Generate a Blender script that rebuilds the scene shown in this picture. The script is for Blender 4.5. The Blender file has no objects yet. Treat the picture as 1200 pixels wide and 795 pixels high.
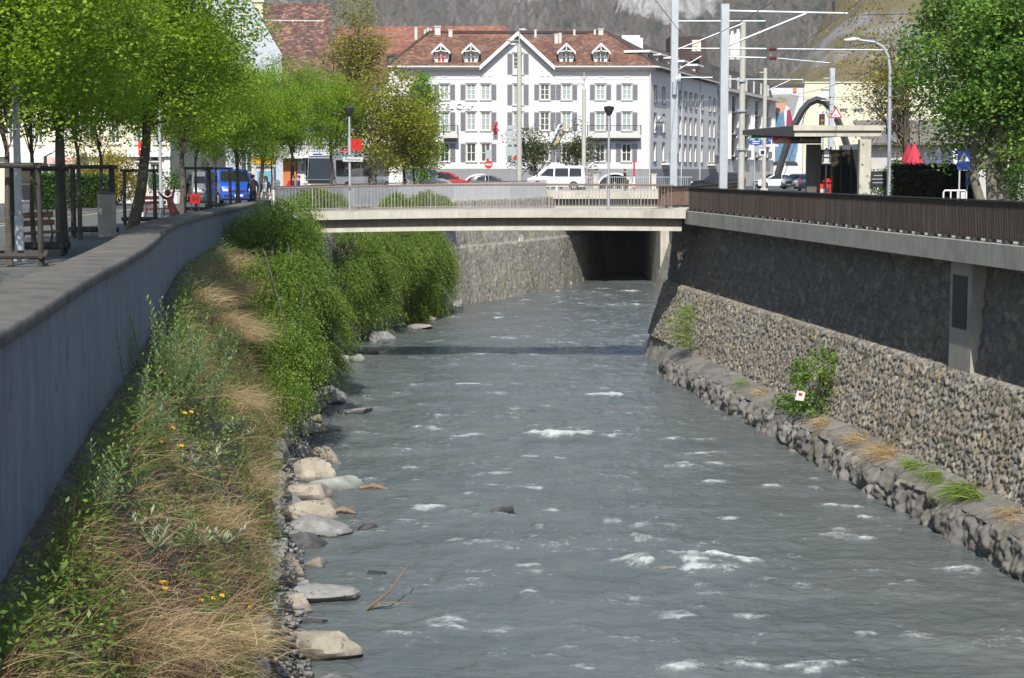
import bpy, math, random
import numpy as np
from mathutils import Vector, Matrix, Euler
R = math.radians
S = bpy.context.scene
COL = S.collection
rnd = random.Random(7)

# ------------------------------------------------------------------ camera
EYE = 1.8
F = 2000.0
TH = math.atan(197.5 / F)
_c, _s = math.cos(TH), math.sin(TH)
cam_d = bpy.data.cameras.new('camera'); cam = bpy.data.objects.new('camera', cam_d); COL.objects.link(cam)
cam_d.sensor_width = 36; cam_d.lens = 60; cam_d.clip_end = 9000; cam_d.clip_start = .1
cam.location = (0, 0, EYE); cam.rotation_euler = (math.pi / 2 - TH, 0, 0)
S.camera = cam

def ray(px, py):
    a, b = (px - 600) / F, (397.5 - py) / F
    return Vector((a, _c + b * _s, -_s + b * _c))
def P(px, py, Y):            # world point seen at a spot of the photograph, Y metres ahead
    d = ray(px, py); k = Y / d.y
    return Vector((d.x * k, Y, EYE + d.z * k))
def G(px, py, z):            # ... on the horizontal plane z
    d = ray(px, py); k = (z - EYE) / d.z
    return Vector((d.x * k, d.y * k, z))

# ------------------------------------------------------------------ tags
def tag(o, label=None, cat=None, group=None, kind=None):
    if label: o['label'] = label
    if cat: o['category'] = cat
    if group: o['group'] = group
    if kind: o['kind'] = kind
    return o
def thing(name, label, cat, loc=(0, 0, 0), rz=0, group=None, s=1):
    o = bpy.data.objects.new(name, None); COL.objects.link(o)
    o.empty_display_size = .2
    o.location = loc; o.rotation_euler = (0, 0, rz); o.scale = (s, s, s)
    return tag(o, label, cat, group)
def dup(o, parent=None):
    kids = [c for c in bpy.data.objects if c.parent == o]
    c = o.copy(); COL.objects.link(c)
    if parent: c.parent = parent
    for k in kids: dup(k, c)
    return c
def place(proto, used, loc, rz, label, s=1):
    """first use moves the prototype itself, later uses copy it"""
    o = proto if proto.name not in used else dup(proto)
    used.add(proto.name)
    o.location = loc; o.rotation_euler = (0, 0, rz); o.scale = (s, s, s) if not isinstance(s, tuple) else s
    o['label'] = label
    return o

# ------------------------------------------------------------------ mesh helpers
def link(name, me, mats, parent=None, smooth=False):
    o = bpy.data.objects.new(name, me); COL.objects.link(o)
    if not isinstance(mats, (list, tuple)): mats = [mats]
    for m in mats: me.materials.append(m)
    if smooth: me.polygons.foreach_set('use_smooth', np.ones(len(me.polygons), bool))
    if parent: o.parent = parent
    return o
def np_mesh(name, V, Fc, attrs=None):
    V = np.asarray(V, np.float32); Fc = np.asarray(Fc, np.int32)
    me = bpy.data.meshes.new(name)
    me.vertices.add(len(V)); me.vertices.foreach_set('co', V.ravel())
    n, k = Fc.shape
    me.loops.add(n * k); me.loops.foreach_set('vertex_index', Fc.ravel())
    me.polygons.add(n); me.polygons.foreach_set('loop_start', np.arange(n, dtype=np.int32) * k)
    me.update(calc_edges=True)
    for a, v in (attrs or {}).items():
        at = me.attributes.new(a, 'FLOAT', 'POINT'); at.data.foreach_set('value', np.asarray(v, np.float32).ravel())
    return me
def grid_faces(nu, nv):
    i = np.arange(nu - 1)[:, None] * nv + np.arange(nv - 1)[None, :]
    i = i.ravel()
    return np.stack([i, i + nv, i + nv + 1, i + 1], 1)

class MB:
    def __init__(self, off=(0, 0, 0)):
        self.v = []; self.f = []; self.m = []; self.off = Vector(off)
    def add(self, vs, fs, mi=0):
        b = len(self.v)
        self.v += [tuple(Vector(v) - self.off) for v in vs]
        self.f += [[b + i for i in f] for f in fs]; self.m += [mi] * len(fs)
        return self
    def box(self, c, s, rz=0, mi=0, rot=None, bev=0):
        hx, hy, hz = s[0] / 2, s[1] / 2, s[2] / 2
        M = rot if rot is not None else Matrix.Rotation(rz, 3, 'Z')
        if bev:
            b = min(bev, hx * .8, hy * .8, hz * .8)
            vs = []; 
            for sx in (-1, 1):
                for sy in (-1, 1):
                    for sz in (-1, 1):
                        vs += [(sx * hx, sy * (hy - b), sz * (hz - b)), (sx * (hx - b), sy * hy, sz * (hz - b)), (sx * (hx - b), sy * (hy - b), sz * hz)]
            idx = lambda sx, sy, sz, k: (((sx > 0) * 4 + (sy > 0) * 2 + (sz > 0)) * 3 + k)
            fs = []
            for s_ in (-1, 1):
                fs.append([idx(s_, -1, -1, 0), idx(s_, 1, -1, 0), idx(s_, 1, 1, 0), idx(s_, -1, 1, 0)])
                fs.append([idx(-1, s_, -1, 1), idx(1, s_, -1, 1), idx(1, s_, 1, 1), idx(-1, s_, 1, 1)])
                fs.append([idx(-1, -1, s_, 2), idx(1, -1, s_, 2), idx(1, 1, s_, 2), idx(-1, 1, s_, 2)])
            for a in (-1, 1):
                for c_ in (-1, 1):
                    fs.append([idx(a, c_, -1, 0), idx(a, c_, 1, 0), idx(a, c_, 1, 1), idx(a, c_, -1, 1)])
                    fs.append([idx(a, -1, c_, 0), idx(a, 1, c_, 0), idx(a, 1, c_, 2), idx(a, -1, c_, 2)])
                    fs.append([idx(-1, a, c_, 1), idx(1, a, c_, 1), idx(1, a, c_, 2), idx(-1, a, c_, 2)])
                    for d in (-1, 1): fs.append([idx(a, c_, d, 0), idx(a, c_, d, 1), idx(a, c_, d, 2)])
        else:
            vs = [(sx * hx, sy * hy, sz * hz) for sx in (-1, 1) for sy in (-1, 1) for sz in (-1, 1)]
            fs = [[0, 1, 3, 2], [4, 6, 7, 5], [0, 4, 5, 1], [2, 3, 7, 6], [0, 2, 6, 4], [1, 5, 7, 3]]
        c = Vector(c)
        return self.add([M @ Vector(v) + c for v in vs], fs, mi)
    def bar(self, a, b, w, h=None, mi=0):
        a, b = Vector(a), Vector(b); d = b - a; L = d.length
        if L < 1e-6: return self
        q = d.to_track_quat('Y', 'Z').to_matrix()
        return self.box((a + b) / 2, (w, L, h or w), rot=q, mi=mi)
    def tube(self, pts, rad, n=8, mi=0, cap=True):
        pts = [Vector(p) for p in pts]
        if not isinstance(rad, (list, tuple)): rad = [rad] * len(pts)
        vs = []; fs = []
        up = Vector((0, 0, 1))
        pu = None
        for i, p in enumerate(pts):
            d = (pts[min(i + 1, len(pts) - 1)] - pts[max(i - 1, 0)])
            d = d.normalized() if d.length > 1e-9 else Vector((0, 0, 1))
            if pu is None:
                u = d.cross(Vector((0, 1, 0)) if abs(d.y) < .9 else Vector((1, 0, 0))).normalized()
            else:
                u = (pu - d * pu.dot(d)); u = u.normalized() if u.length > 1e-6 else d.orthogonal().normalized()
            pu = u; w = d.cross(u)
            for k in range(n):
                a = 2 * math.pi * k / n
                vs.append(p + (u * math.cos(a) + w * math.sin(a)) * rad[i])
        for i in range(len(pts) - 1):
            for k in range(n):
                k2 = (k + 1) % n
                fs.append([i * n + k, i * n + k2, (i + 1) * n + k2, (i + 1) * n + k])
        if cap:
            fs.append([k for k in range(n)][::-1]); fs.append([(len(pts) - 1) * n + k for k in range(n)])
        return self.add(vs, fs, mi)
    def cyl(self, c, r, h, n=16, axis='Z', mi=0, r2=None):
        c = Vector(c); d = {'X': Vector((1, 0, 0)), 'Y': Vector((0, 1, 0)), 'Z': Vector((0, 0, 1))}[axis]
        return self.tube([c - d * h / 2, c + d * h / 2], [r, r if r2 is None else r2], n, mi)
    def prism(self, poly, d, mi=0):
        """closed polygon of points, extruded by the vector d"""
        poly = [Vector(p) for p in poly]; d = Vector(d); n = len(poly)
        fs = [list(range(n))[::-1], [n + i for i in range(n)]]
        fs += [[i, (i + 1) % n, n + (i + 1) % n, n + i] for i in range(n)]
        return self.add(poly + [p + d for p in poly], fs, mi)
    def quad(self, *p, mi=0): return self.add(p, [list(range(len(p)))], mi)
    def sphere(self, c, r, nu=10, nv=6, mi=0):
        c = Vector(c); r = r if isinstance(r, (list, tuple)) else (r, r, r)
        vs = [c + Vector((0, 0, -r[2]))]; fs = []
        for j in range(1, nv):
            t = -math.pi / 2 + math.pi * j / nv
            for i in range(nu):
                a = 2 * math.pi * i / nu
                vs.append(c + Vector((r[0] * math.cos(t) * math.cos(a), r[1] * math.cos(t) * math.sin(a), r[2] * math.sin(t))))
        vs.append(c + Vector((0, 0, r[2]))); L = len(vs) - 1
        for i in range(nu):
            k = (i + 1) % nu
            fs.append([0, 1 + k, 1 + i]); fs.append([L, L - nu + i, L - nu + k])
            for j in range(nv - 2):
                a = 1 + j * nu
                fs.append([a + i, a + k, a + nu + k, a + nu + i])
        return self.add(vs, fs, mi)
    def build(self, name, mats, parent=None, smooth=False):
        me = bpy.data.meshes.new(name); me.from_pydata(self.v, [], self.f); 
        o = link(name, me, mats, parent, smooth)
        if max(self.m, default=0): me.polygons.foreach_set('material_index', self.m)
        if smooth:
            try: me.set_sharp_from_angle(angle=R(42))
            except Exception: pass
        me.update()
        return o
def struct(name, mb, m):
    return tag(mb.build(name, m), kind='structure')

def text_mesh(name, body, size, extrude, m, parent, M):
    """letters as real raised geometry, M places the text's XY plane"""
    c = bpy.data.curves.new(name, 'FONT'); c.body = body; c.size = size; c.extrude = extrude
    c.align_x = 'CENTER'; c.align_y = 'CENTER'; c.resolution_u = 3
    t = bpy.data.objects.new(name, c); COL.objects.link(t)
    dg = bpy.context.evaluated_depsgraph_get()
    me = bpy.data.meshes.new_from_object(t.evaluated_get(dg))
    bpy.data.objects.remove(t); bpy.data.curves.remove(c)
    me.name = name; me.transform(M); me.materials.clear()
    return link(name, me, m, parent)
FRONT = Matrix.Rotation(R(90), 4, 'X')      # text that faces -Y

# ------------------------------------------------------------------ numpy noise
def _h(ix, iy, seed):
    n = (ix.astype(np.int64) * 374761393 + iy.astype(np.int64) * 668265263 + seed * 1274126177) & 0xffffffff
    n = ((n ^ (n >> 13)) * 1274126177) & 0xffffffff
    n = ((n ^ (n >> 16)) * 2246822519) & 0xffffffff
    return ((n ^ (n >> 15)) & 0xffffff) / float(0xffffff)
def vnoise(x, y, seed=0):
    ix, iy = np.floor(x), np.floor(y); fx, fy = x - ix, y - iy
    fx = fx * fx * (3 - 2 * fx); fy = fy * fy * (3 - 2 * fy)
    a, b, c, d = _h(ix, iy, seed), _h(ix + 1, iy, seed), _h(ix, iy + 1, seed), _h(ix + 1, iy + 1, seed)
    return (a * (1 - fx) + b * fx) * (1 - fy) + (c * (1 - fx) + d * fx) * fy
def fbm(x, y, o=4, seed=0):
    r = 0; a = .5; x = np.asarray(x, float); y = np.asarray(y, float)
    for i in range(o):
        r = r + a * (vnoise(x, y, seed + i) - .5) * 2; a *= .5; x = x * 2.03 + 7.1; y = y * 2.03 + 3.7
    return r
def worley(x, y, seed=0, jit=.9):
    ix, iy = np.floor(x), np.floor(y)
    f1 = np.full(x.shape, 9.); f2 = np.full(x.shape, 9.); cid = np.zeros(x.shape)
    for dx in (-1, 0, 1):
        for dy in (-1, 0, 1):
            cx, cy = ix + dx, iy + dy
            px = cx + .5 + jit * (_h(cx, cy, seed) - .5); py = cy + .5 + jit * (_h(cx, cy, seed + 5) - .5)
            d = np.hypot(px - x, py - y); idc = _h(cx, cy, seed + 9)
            near = d < f1
            f2 = np.where(near, f1, np.minimum(f2, d)); cid = np.where(near, idc, cid); f1 = np.where(near, d, f1)
    return f1, f2, cid
def lerp_tab(t, xs, ys): return np.interp(t, xs, ys)

# ------------------------------------------------------------------ materials
def nmat(name):
    m = bpy.data.materials.new(name); m.use_nodes = True
    nt = m.node_tree; b = nt.nodes['Principled BSDF']
    return m, nt, b
def N(nt, t, **kw):
    n = nt.nodes.new(t)
    for k, v in kw.items():
        if k in n.inputs: n.inputs[k].default_value = v
        else: setattr(n, k, v)
    return n
def col4(c): return (c[0], c[1], c[2], 1)
def ramp(nt, stops, interp='LINEAR'):
    n = nt.nodes.new('ShaderNodeValToRGB'); e = n.color_ramp.elements
    n.color_ramp.interpolation = interp
    while len(e) < len(stops): e.new(.5)
    for el, (p, c) in zip(e, stops): el.position = p; el.color = col4(c)
    return n
def mixc(nt, fac, a, b, blend='MIX'):
    n = nt.nodes.new('ShaderNodeMix'); n.data_type = 'RGBA'; n.blend_type = blend
    for sock, v in ((n.inputs[0], fac), (n.inputs[6], a), (n.inputs[7], b)):
        if hasattr(v, 'is_linked') or hasattr(v, 'links'): nt.links.new(v, sock)
        elif isinstance(v, (int, float)): sock.default_value = v
        else: sock.default_value = col4(v)
    return n.outputs[2]
def pos(nt, scale=(1, 1, 1)):
    g = nt.nodes.new('ShaderNodeNewGeometry'); m = nt.nodes.new('ShaderNodeMapping')
    m.inputs['Scale'].default_value = scale
    nt.links.new(g.outputs['Position'], m.inputs['Vector'])
    return m.outputs[0]
def noise(nt, vec, scale, detail=4, rough=.55):
    n = N(nt, 'ShaderNodeTexNoise', Scale=scale, Detail=detail, Roughness=rough)
    if vec is not None: nt.links.new(vec, n.inputs['Vector'])
    return n.outputs['Fac']
def bump(nt, b, h, strength=.3, dist=.02):
    n = N(nt, 'ShaderNodeBump', Strength=strength, Distance=dist)
    nt.links.new(h, n.inputs['Height']); nt.links.new(n.outputs[0], b.inputs['Normal'])
def mat(name, c, rough=.6, metal=0, var=.12, vs=2.0, bmp=.15, bs=30, streak=None, dirt=None, spec=.5):
    """plain weathered surface: base colour with patchy variation, optional vertical streaks and dirt"""
    m, nt, b = nmat(name)
    b.inputs['Roughness'].default_value = rough; b.inputs['Metallic'].default_value = metal
    b.inputs['Specular IOR Level'].default_value = spec
    if var or bmp:
        v = pos(nt); n1 = noise(nt, v, vs, 5, .6)
        r = ramp(nt, [(.25, [x * (1 - var) for x in c]), (.75, [min(1, x * (1 + var)) for x in c])])
        nt.links.new(n1, r.inputs[0]); out = r.outputs[0]
        if streak:
            n2 = noise(nt, pos(nt, (5, 5, .35)), 1.3, 5, .65)
            r2 = ramp(nt, [(.35, (0, 0, 0)), (.75, (1, 1, 1))]); nt.links.new(n2, r2.inputs[0])
            out = mixc(nt, r2.outputs[0], out, streak)
        if dirt:
            n3 = noise(nt, v, vs * .45, 6, .7)
            r3 = ramp(nt, [(.48, (0, 0, 0)), (.72, (1, 1, 1))]); nt.links.new(n3, r3.inputs[0])
            out = mixc(nt, r3.outputs[0], out, dirt)
        nt.links.new(out, b.inputs['Base Color'])
        if bmp: bump(nt, b, noise(nt, v, bs, 4), bmp, .01)
    else: b.inputs['Base Color'].default_value = col4(c)
    return m
def leaf_mat(name, dark, mid, light, trans=.45, rough=.5):
    m, nt, b = nmat(name)
    at = nt.nodes.new('ShaderNodeAttribute'); at.attribute_name = 'tint'
    r = ramp(nt, [(0, dark), (.5, mid), (1, light)]); nt.links.new(at.outputs['Fac'], r.inputs[0])
    nt.links.new(r.outputs[0], b.inputs['Base Color']); b.inputs['Roughness'].default_value = rough
    b.inputs['Specular IOR Level'].default_value = .3
    t = nt.nodes.new('ShaderNodeBsdfTranslucent'); 
    tc = mixc(nt, .5, r.outputs[0], [min(1, x * 1.5) for x in light]); nt.links.new(tc, t.inputs['Color'])
    mx = nt.nodes.new('ShaderNodeMixShader'); mx.inputs[0].default_value = trans
    nt.links.new(b.outputs[0], mx.inputs[1]); nt.links.new(t.outputs[0], mx.inputs[2])
    nt.links.new(mx.outputs[0], nt.nodes['Material Output'].inputs['Surface'])
    return m
def stone_mat(name, cols, mortar, bs=25, moss=None, var=.25):
    m, nt, b = nmat(name)
    a1 = nt.nodes.new('ShaderNodeAttribute'); a1.attribute_name = 'cell'
    a2 = nt.nodes.new('ShaderNodeAttribute'); a2.attribute_name = 'gap'
    r = ramp(nt, [(i / (len(cols) - 1), c) for i, c in enumerate(cols)]); nt.links.new(a1.outputs['Fac'], r.inputs[0])
    v = pos(nt)
    n1 = noise(nt, v, 6, 5, .65)
    rv = ramp(nt, [(.2, (1 - var,) * 3), (.8, (1 + var,) * 3)]); nt.links.new(n1, rv.inputs[0])
    c = mixc(nt, 1.0, r.outputs[0], rv.outputs[0], 'MULTIPLY')
    rg = ramp(nt, [(.03, (1, 1, 1)), (.16, (0, 0, 0))]); nt.links.new(a2.outputs['Fac'], rg.inputs[0])
    c = mixc(nt, rg.outputs[0], c, mortar)
    if moss:
        n3 = noise(nt, pos(nt, (1, 1, .4)), .9, 6, .7); r3 = ramp(nt, [(.55, (0, 0, 0)), (.7, (1, 1, 1))]); nt.links.new(n3, r3.inputs[0])
        c = mixc(nt, r3.outputs[0], c, moss)
    nt.links.new(c, b.inputs['Base Color']); b.inputs['Roughness'].default_value = .85
    bump(nt, b, noise(nt, v, bs, 5, .65), .5, .02)
    return m
def glass_mat(name, c, rough=.06):
    m, nt, b = nmat(name); b.inputs['Base Color'].default_value = col4(c)
    b.inputs['Roughness'].default_value = rough; b.inputs['Specular IOR Level'].default_value = .8
    n = noise(nt, pos(nt), .7, 2); bump(nt, b, n, .05, .05)
    return m
def paint(name, c, rough=.25, coat=.5):
    m, nt, b = nmat(name); b.inputs['Roughness'].default_value = rough; b.inputs['Coat Weight'].default_value = coat
    n = noise(nt, pos(nt), 3, 4); r = ramp(nt, [(.3, [x * .92 for x in c]), (.7, c)]); nt.links.new(n, r.inputs[0])
    nt.links.new(r.outputs[0], b.inputs['Base Color'])
    return m

M = {}
M['white_plaster'] = mat('white plaster', (.62, .62, .63), .8, var=.04, vs=.5, bmp=.08, streak=(.57, .57, .57), dirt=(.59, .59, .585))
M['grey_plaster'] = mat('grey plaster', (.62, .615, .61), .8, var=.05, vs=.6, bmp=.08)
M['plinth'] = mat('grey plinth', (.24, .24, .25), .8, var=.1)
M['cream'] = mat('cream plaster', (.66, .62, .48), .8, var=.07, vs=.6)
M['pale_cream'] = mat('pale cream plaster', (.6, .57, .45), .8, var=.05, vs=.3)
M['pink'] = mat('pink plaster', (.58, .42, .35), .8, var=.07)
M['pale_blue'] = mat('pale blue grey plaster', (.47, .51, .56), .8, var=.05, vs=.5)
M['orange'] = mat('orange plaster', (.5, .16, .05), .8, var=.1)
M['shutter'] = mat('grey shutter paint', (.20, .20, .23), .55, var=.06, vs=4)
M['trim'] = mat('stone window trim', (.52, .51, .48), .7, var=.08)
M['trim_dark'] = mat('dark stone window trim', (.16, .16, .165), .7, var=.08)
M['white'] = mat('white paint', (.7, .7, .69), .45, var=.04)
M['metal'] = mat('galvanised steel', (.42, .46, .5), .45, .35, var=.1, vs=3)
M['metal_dark'] = mat('dark metal', (.05, .05, .055), .45, .4, var=.1)
M['alu'] = mat('pale aluminium', (.6, .62, .63), .4, .4, var=.06)
M['concrete'] = mat('concrete', (.36, .34, .29), .85, var=.15, vs=1.5, streak=(.27, .255, .22), dirt=(.2, .19, .16))
M['pale_concrete'] = mat('pale concrete', (.52, .5, .43), .85, var=.1, vs=1.5, streak=(.42, .39, .32), dirt=(.33, .3, .25))
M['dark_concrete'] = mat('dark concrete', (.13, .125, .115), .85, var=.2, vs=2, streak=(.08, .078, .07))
M['mast'] = mat('spun concrete mast', (.4, .39, .35), .8, var=.1, vs=2)
M['asphalt'] = mat('asphalt', (.075, .075, .078), .85, var=.2, vs=.6, bmp=.3, bs=60, dirt=(.1, .1, .1))
M['paving'] = mat('paving', (.11, .11, .105), .85, var=.25, vs=1.2, bmp=.3, bs=50, dirt=(.08, .08, .075))
M['yellow_line'] = mat('yellow road paint', (.6, .38, .04), .7, var=.15)
M['white_line'] = mat('white road paint', (.6, .6, .58), .7, var=.15)
M['wood'] = mat('weathered wood', (.045, .04, .035), .85, var=.35, vs=5, bmp=.4)
M['bench_wood'] = mat('bench wood', (.24, .1, .035), .6, var=.2, vs=6)
M['bench_red'] = mat('red brown bench slats', (.17, .035, .025), .55, var=.2, vs=6)
M['bark'] = mat('bark', (.075, .062, .048), .95, var=.4, vs=6, bmp=1., bs=14, dirt=(.13, .12, .1))
M['bark_pale'] = mat('pale bark', (.17, .15, .12), .95, var=.35, vs=6, bmp=.9, bs=12)
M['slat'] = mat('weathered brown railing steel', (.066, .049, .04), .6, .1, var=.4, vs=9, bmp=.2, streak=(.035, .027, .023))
M['slat_lit'] = mat('sunlit tone brown slats', (.16, .105, .075), .6, .1, var=.25, vs=7)  # lighter copy of the slat brown, sunlight put into the colour
M['handrail'] = mat('brown handrail', (.2, .14, .11), .5, .1, var=.15, vs=4)
M['baluster'] = mat('grey brown baluster steel', (.33, .3, .28), .5, .2, var=.15, vs=4)
M['red'] = paint('red enamel', (.55, .02, .02)); M['blue'] = paint('sign blue', (.01, .07, .38), .35, .2)
M['navy'] = paint('navy enamel', (.012, .016, .05), .35, .2)
M['green_sign'] = paint('green enamel', (.01, .28, .16), .35, .2); M['black'] = mat('black rubber', (.015, .015, .016), .7, var=.1)
M['grey_sign'] = mat('bare aluminium sign back', (.38, .42, .44), .45, .3, var=.05)
M['yellow'] = paint('yellow enamel', (.65, .38, .02), .4, .2)
M['glass'] = glass_mat('window glass', (.05, .06, .065)); M['glass_pale'] = glass_mat('curtained window glass', (.27, .33, .33), .12)
M['car_glass'] = glass_mat('car glass', (.015, .018, .02), .03)
M['chrome'] = mat('wheel rim metal', (.5, .5, .5), .3, .8, var=0, bmp=0)
M['head_glass'] = glass_mat('lamp lens', (.6, .62, .62), .1); M['tail_glass'] = glass_mat('red lamp lens', (.5, .01, .01), .15)

def roof_mat(name, cols, scale=(2.4, 2.4, 3.2)):
    m, nt, b = nmat(name)
    v = pos(nt, scale)
    vo = N(nt, 'ShaderNodeTexVoronoi', Scale=1.0); nt.links.new(v, vo.inputs['Vector'])
    sep = nt.nodes.new('ShaderNodeSeparateColor'); nt.links.new(vo.outputs['Color'], sep.inputs[0])
    r = ramp(nt, [(i / (len(cols) - 1), c) for i, c in enumerate(cols)]); nt.links.new(sep.outputs[0], r.inputs[0])
    n1 = noise(nt, pos(nt), .35, 5, .6); r1 = ramp(nt, [(.3, (.65,) * 3), (.7, (1.25,) * 3)]); nt.links.new(n1, r1.inputs[0])
    c = mixc(nt, 1., r.outputs[0], r1.outputs[0], 'MULTIPLY')
    nt.links.new(c, b.inputs['Base Color']); b.inputs['Roughness'].default_value = .85
    w = N(nt, 'ShaderNodeTexWave', Scale=1.0, Distortion=1.0); w.bands_direction = 'Z'; w.inputs['Scale'].default_value = 1.6
    nt.links.new(pos(nt), w.inputs['Vector']); bump(nt, b, w.outputs['Fac'], .6, .06)
    return m
M['roof'] = roof_mat('red brown roof tiles', [(.10, .05, .04), (.15, .07, .05), (.13, .075, .055), (.22, .10, .06), (.28, .17, .11)], (3.4, 3.4, 4.6))
M['roof_orange'] = roof_mat('orange roof tiles', [(.17, .065, .045), (.24, .09, .06), (.15, .08, .06), (.3, .12, .07), (.3, .17, .11)], (3.2, 3.2, 4.4))
M['roof_mottled'] = roof_mat('mottled roof tiles', [(.07, .042, .037), (.085, .05, .042), (.10, .058, .045), (.2, .1, .07), (.26, .15, .11)], (3.2, 3.2, 4.6))
M['roof_brown'] = roof_mat('dark brown roof tiles', [(.065, .045, .04), (.085, .058, .05), (.075, .05, .045)])
M['roof_grey'] = mat('dark grey roof sheet', (.06, .06, .06), .6, var=.25, vs=1.5)
M['rust_box'] = mat('brown metal cladding', (.06, .046, .036), .5, .2, var=.15)

def _coping():
    m, nt, b = nmat('lichened coping concrete'); v = pos(nt)
    r = ramp(nt, [(.3, (.065, .062, .058)), (.5, (.12, .112, .10)), (.7, (.17, .16, .145))]); nt.links.new(noise(nt, v, 1.8, 7, .7), r.inputs[0])
    r2 = ramp(nt, [(.6, (0, 0, 0)), (.7, (1, 1, 1))]); nt.links.new(noise(nt, v, 1.1, 6, .7), r2.inputs[0])
    c = mixc(nt, r2.outputs[0], r.outputs[0], (.17, .13, .065))
    r3 = ramp(nt, [(.62, (0, 0, 0)), (.7, (1, 1, 1))]); nt.links.new(noise(nt, v, 9, 4, .7), r3.inputs[0])
    c = mixc(nt, r3.outputs[0], c, (.25, .24, .22)); nt.links.new(c, b.inputs['Base Color']); b.inputs['Roughness'].default_value = .9
    bump(nt, b, noise(nt, v, 22, 6, .7), .7, .02); M['coping'] = m
_coping()
def _plaster():
    m, nt, b = nmat('weathered blue grey plaster'); v = pos(nt)
    r = ramp(nt, [(.3, (.15, .165, .185)), (.7, (.21, .225, .25))]); nt.links.new(noise(nt, v, .7, 6, .65), r.inputs[0])
    r2 = ramp(nt, [(.42, (0, 0, 0)), (.72, (1, 1, 1))]); nt.links.new(noise(nt, pos(nt, (3, 3, .22)), 1.6, 6, .7), r2.inputs[0])
    c = mixc(nt, r2.outputs[0], r.outputs[0], (.125, .14, .16))
    r3 = ramp(nt, [(.5, (0, 0, 0)), (.68, (1, 1, 1))]); nt.links.new(noise(nt, pos(nt, (4, 4, .7)), 1.1, 6, .7), r3.inputs[0])
    c = mixc(nt, r3.outputs[0], c, (.225, .24, .262)); r4 = ramp(nt, [(.56, (0, 0, 0)), (.63, (1, 1, 1))]); nt.links.new(noise(nt, pos(nt, (1, 1, .5)), .55, 7, .72), r4.inputs[0]); c = mixc(nt, r4.outputs[0], c, (.20, .215, .235))
    r5 = ramp(nt, [(.6, (0, 0, 0)), (.66, (1, 1, 1))]); nt.links.new(noise(nt, v, 2.4, 7, .75), r5.inputs[0]); c = mixc(nt, r5.outputs[0], c, (.10, .11, .12))
    nt.links.new(c, b.inputs['Base Color']); b.inputs['Roughness'].default_value = .9
    bump(nt, b, noise(nt, v, 14, 6, .7), .6, .02); M['wall_plaster'] = m
_plaster()
# ================================================================== light, sky
dv = Vector((.05 * .731, .998 * .731, -.682)).normalized()
sun_d = bpy.data.lights.new('sun', 'SUN'); sun = bpy.data.objects.new('sun', sun_d); COL.objects.link(sun)
sun_d.energy = 4.3; sun_d.angle = R(.5); sun_d.color = (1, .95, .87)
sun.rotation_euler = dv.to_track_quat('-Z', 'Y').to_euler(); sun.location = (0, 0, 60)
w = bpy.data.worlds.new('World'); S.world = w; w.use_nodes = True
sk = w.node_tree.nodes.new('ShaderNodeTexSky'); sk.sky_type = 'NISHITA'; sk.sun_disc = False
sk.sun_elevation = math.asin(-dv.z); sk.sun_rotation = math.atan2(-dv.x, -dv.y); sk.altitude = 600; sk.dust_density = 1.5
bg = w.node_tree.nodes['Background']; w.node_tree.links.new(sk.outputs[0], bg.inputs[0]); bg.inputs[1].default_value = .11
S.view_settings.view_transform = 'Standard'; S.view_settings.look = 'None'
S.view_settings.exposure = .5; S.view_settings.gamma = 1
S.cycles.use_denoising = True; S.cycles.max_bounces = 6; S.cycles.transparent_max_bounces = 4
S.cycles.diffuse_bounces = 3; S.cycles.glossy_bounces = 2; S.cycles.transmission_bounces = 3
S.cycles.caustics_reflective = False; S.cycles.caustics_refractive = False
S.render.use_persistent_data = False

# ================================================================== plan of the banks
WATER = -7.05
_cop = [(-30, -2.2 + .0, .4), ] 
cop_px = [(0, 390), (40, 366), (113, 320), (153, 300), (181, 282), (197, 266), (213, 257.5), (258, 246.5), (300, 238), (322, 234)]
WALL = [(1.6, -30.), (-3.25, 5.)]                       # outer (river) edge of the coping on the left, X Y
for i, (a, b) in enumerate(cop_px):
    p = G(a, b, .4 + .05 * i / 9); WALL.append((p.x, p.y))
_wy = np.array([p[1] for p in WALL]); _wx = np.array([p[0] for p in WALL])
def Xw(Y): return np.interp(Y, _wy, _wx)
def zf(Y): return np.interp(Y, [5, 15, 18, 25, 35, 48, 60, 90], [-1.85, -1.8, -1.7, -1.55, -1.3, -.9, -.6, -.4])
def Xe(Y): return np.interp(Y, [0, 10, 20, 28.4, 37, 44, 56, 66, 76, 90], [-1.2, -2.3, -3.4, -4.2, -5.35, -6.3, -7.4, -8.1, -8.7, -9.4])
def ze(Y): return np.interp(Y, [5, 28, 37, 50, 90], [-5.0, -5.35, -5.6, -5.75, -5.9])
def bankpt(Y, t):
    t = np.asarray(t, float); Y = np.asarray(Y, float)
    x = Xw(Y) + .12 + (Xe(Y) - Xw(Y) - .12) * t
    z = zf(Y) + (ze(Y) - zf(Y)) * np.power(t, 1.2) + .16 * fbm(Y * .9, t * 3 + Y * .1, 3, 4) * np.minimum(1, t * 5)
    return np.stack([x, Y, z], -1)
LB = [(-10.75, 75), (-10.3, 84), (-9.1, 94), (-6.8, 105), (-3.7, 114), (0, 122), (2.9, 130), (5.2, 140), (7, 148)]     # top of the stone wall past the footbridge
def X0(Y): return 12 - .122 * (Y - 40)
RB = [(X0(0), 0.), (X0(81.5), 81.5), (7.15, 83.2), (7.9, 85.2), (9.0, 90), (10.2, 100), (11.2, 118), (11.5, 131), (12, 140), (13, 148)]

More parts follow.
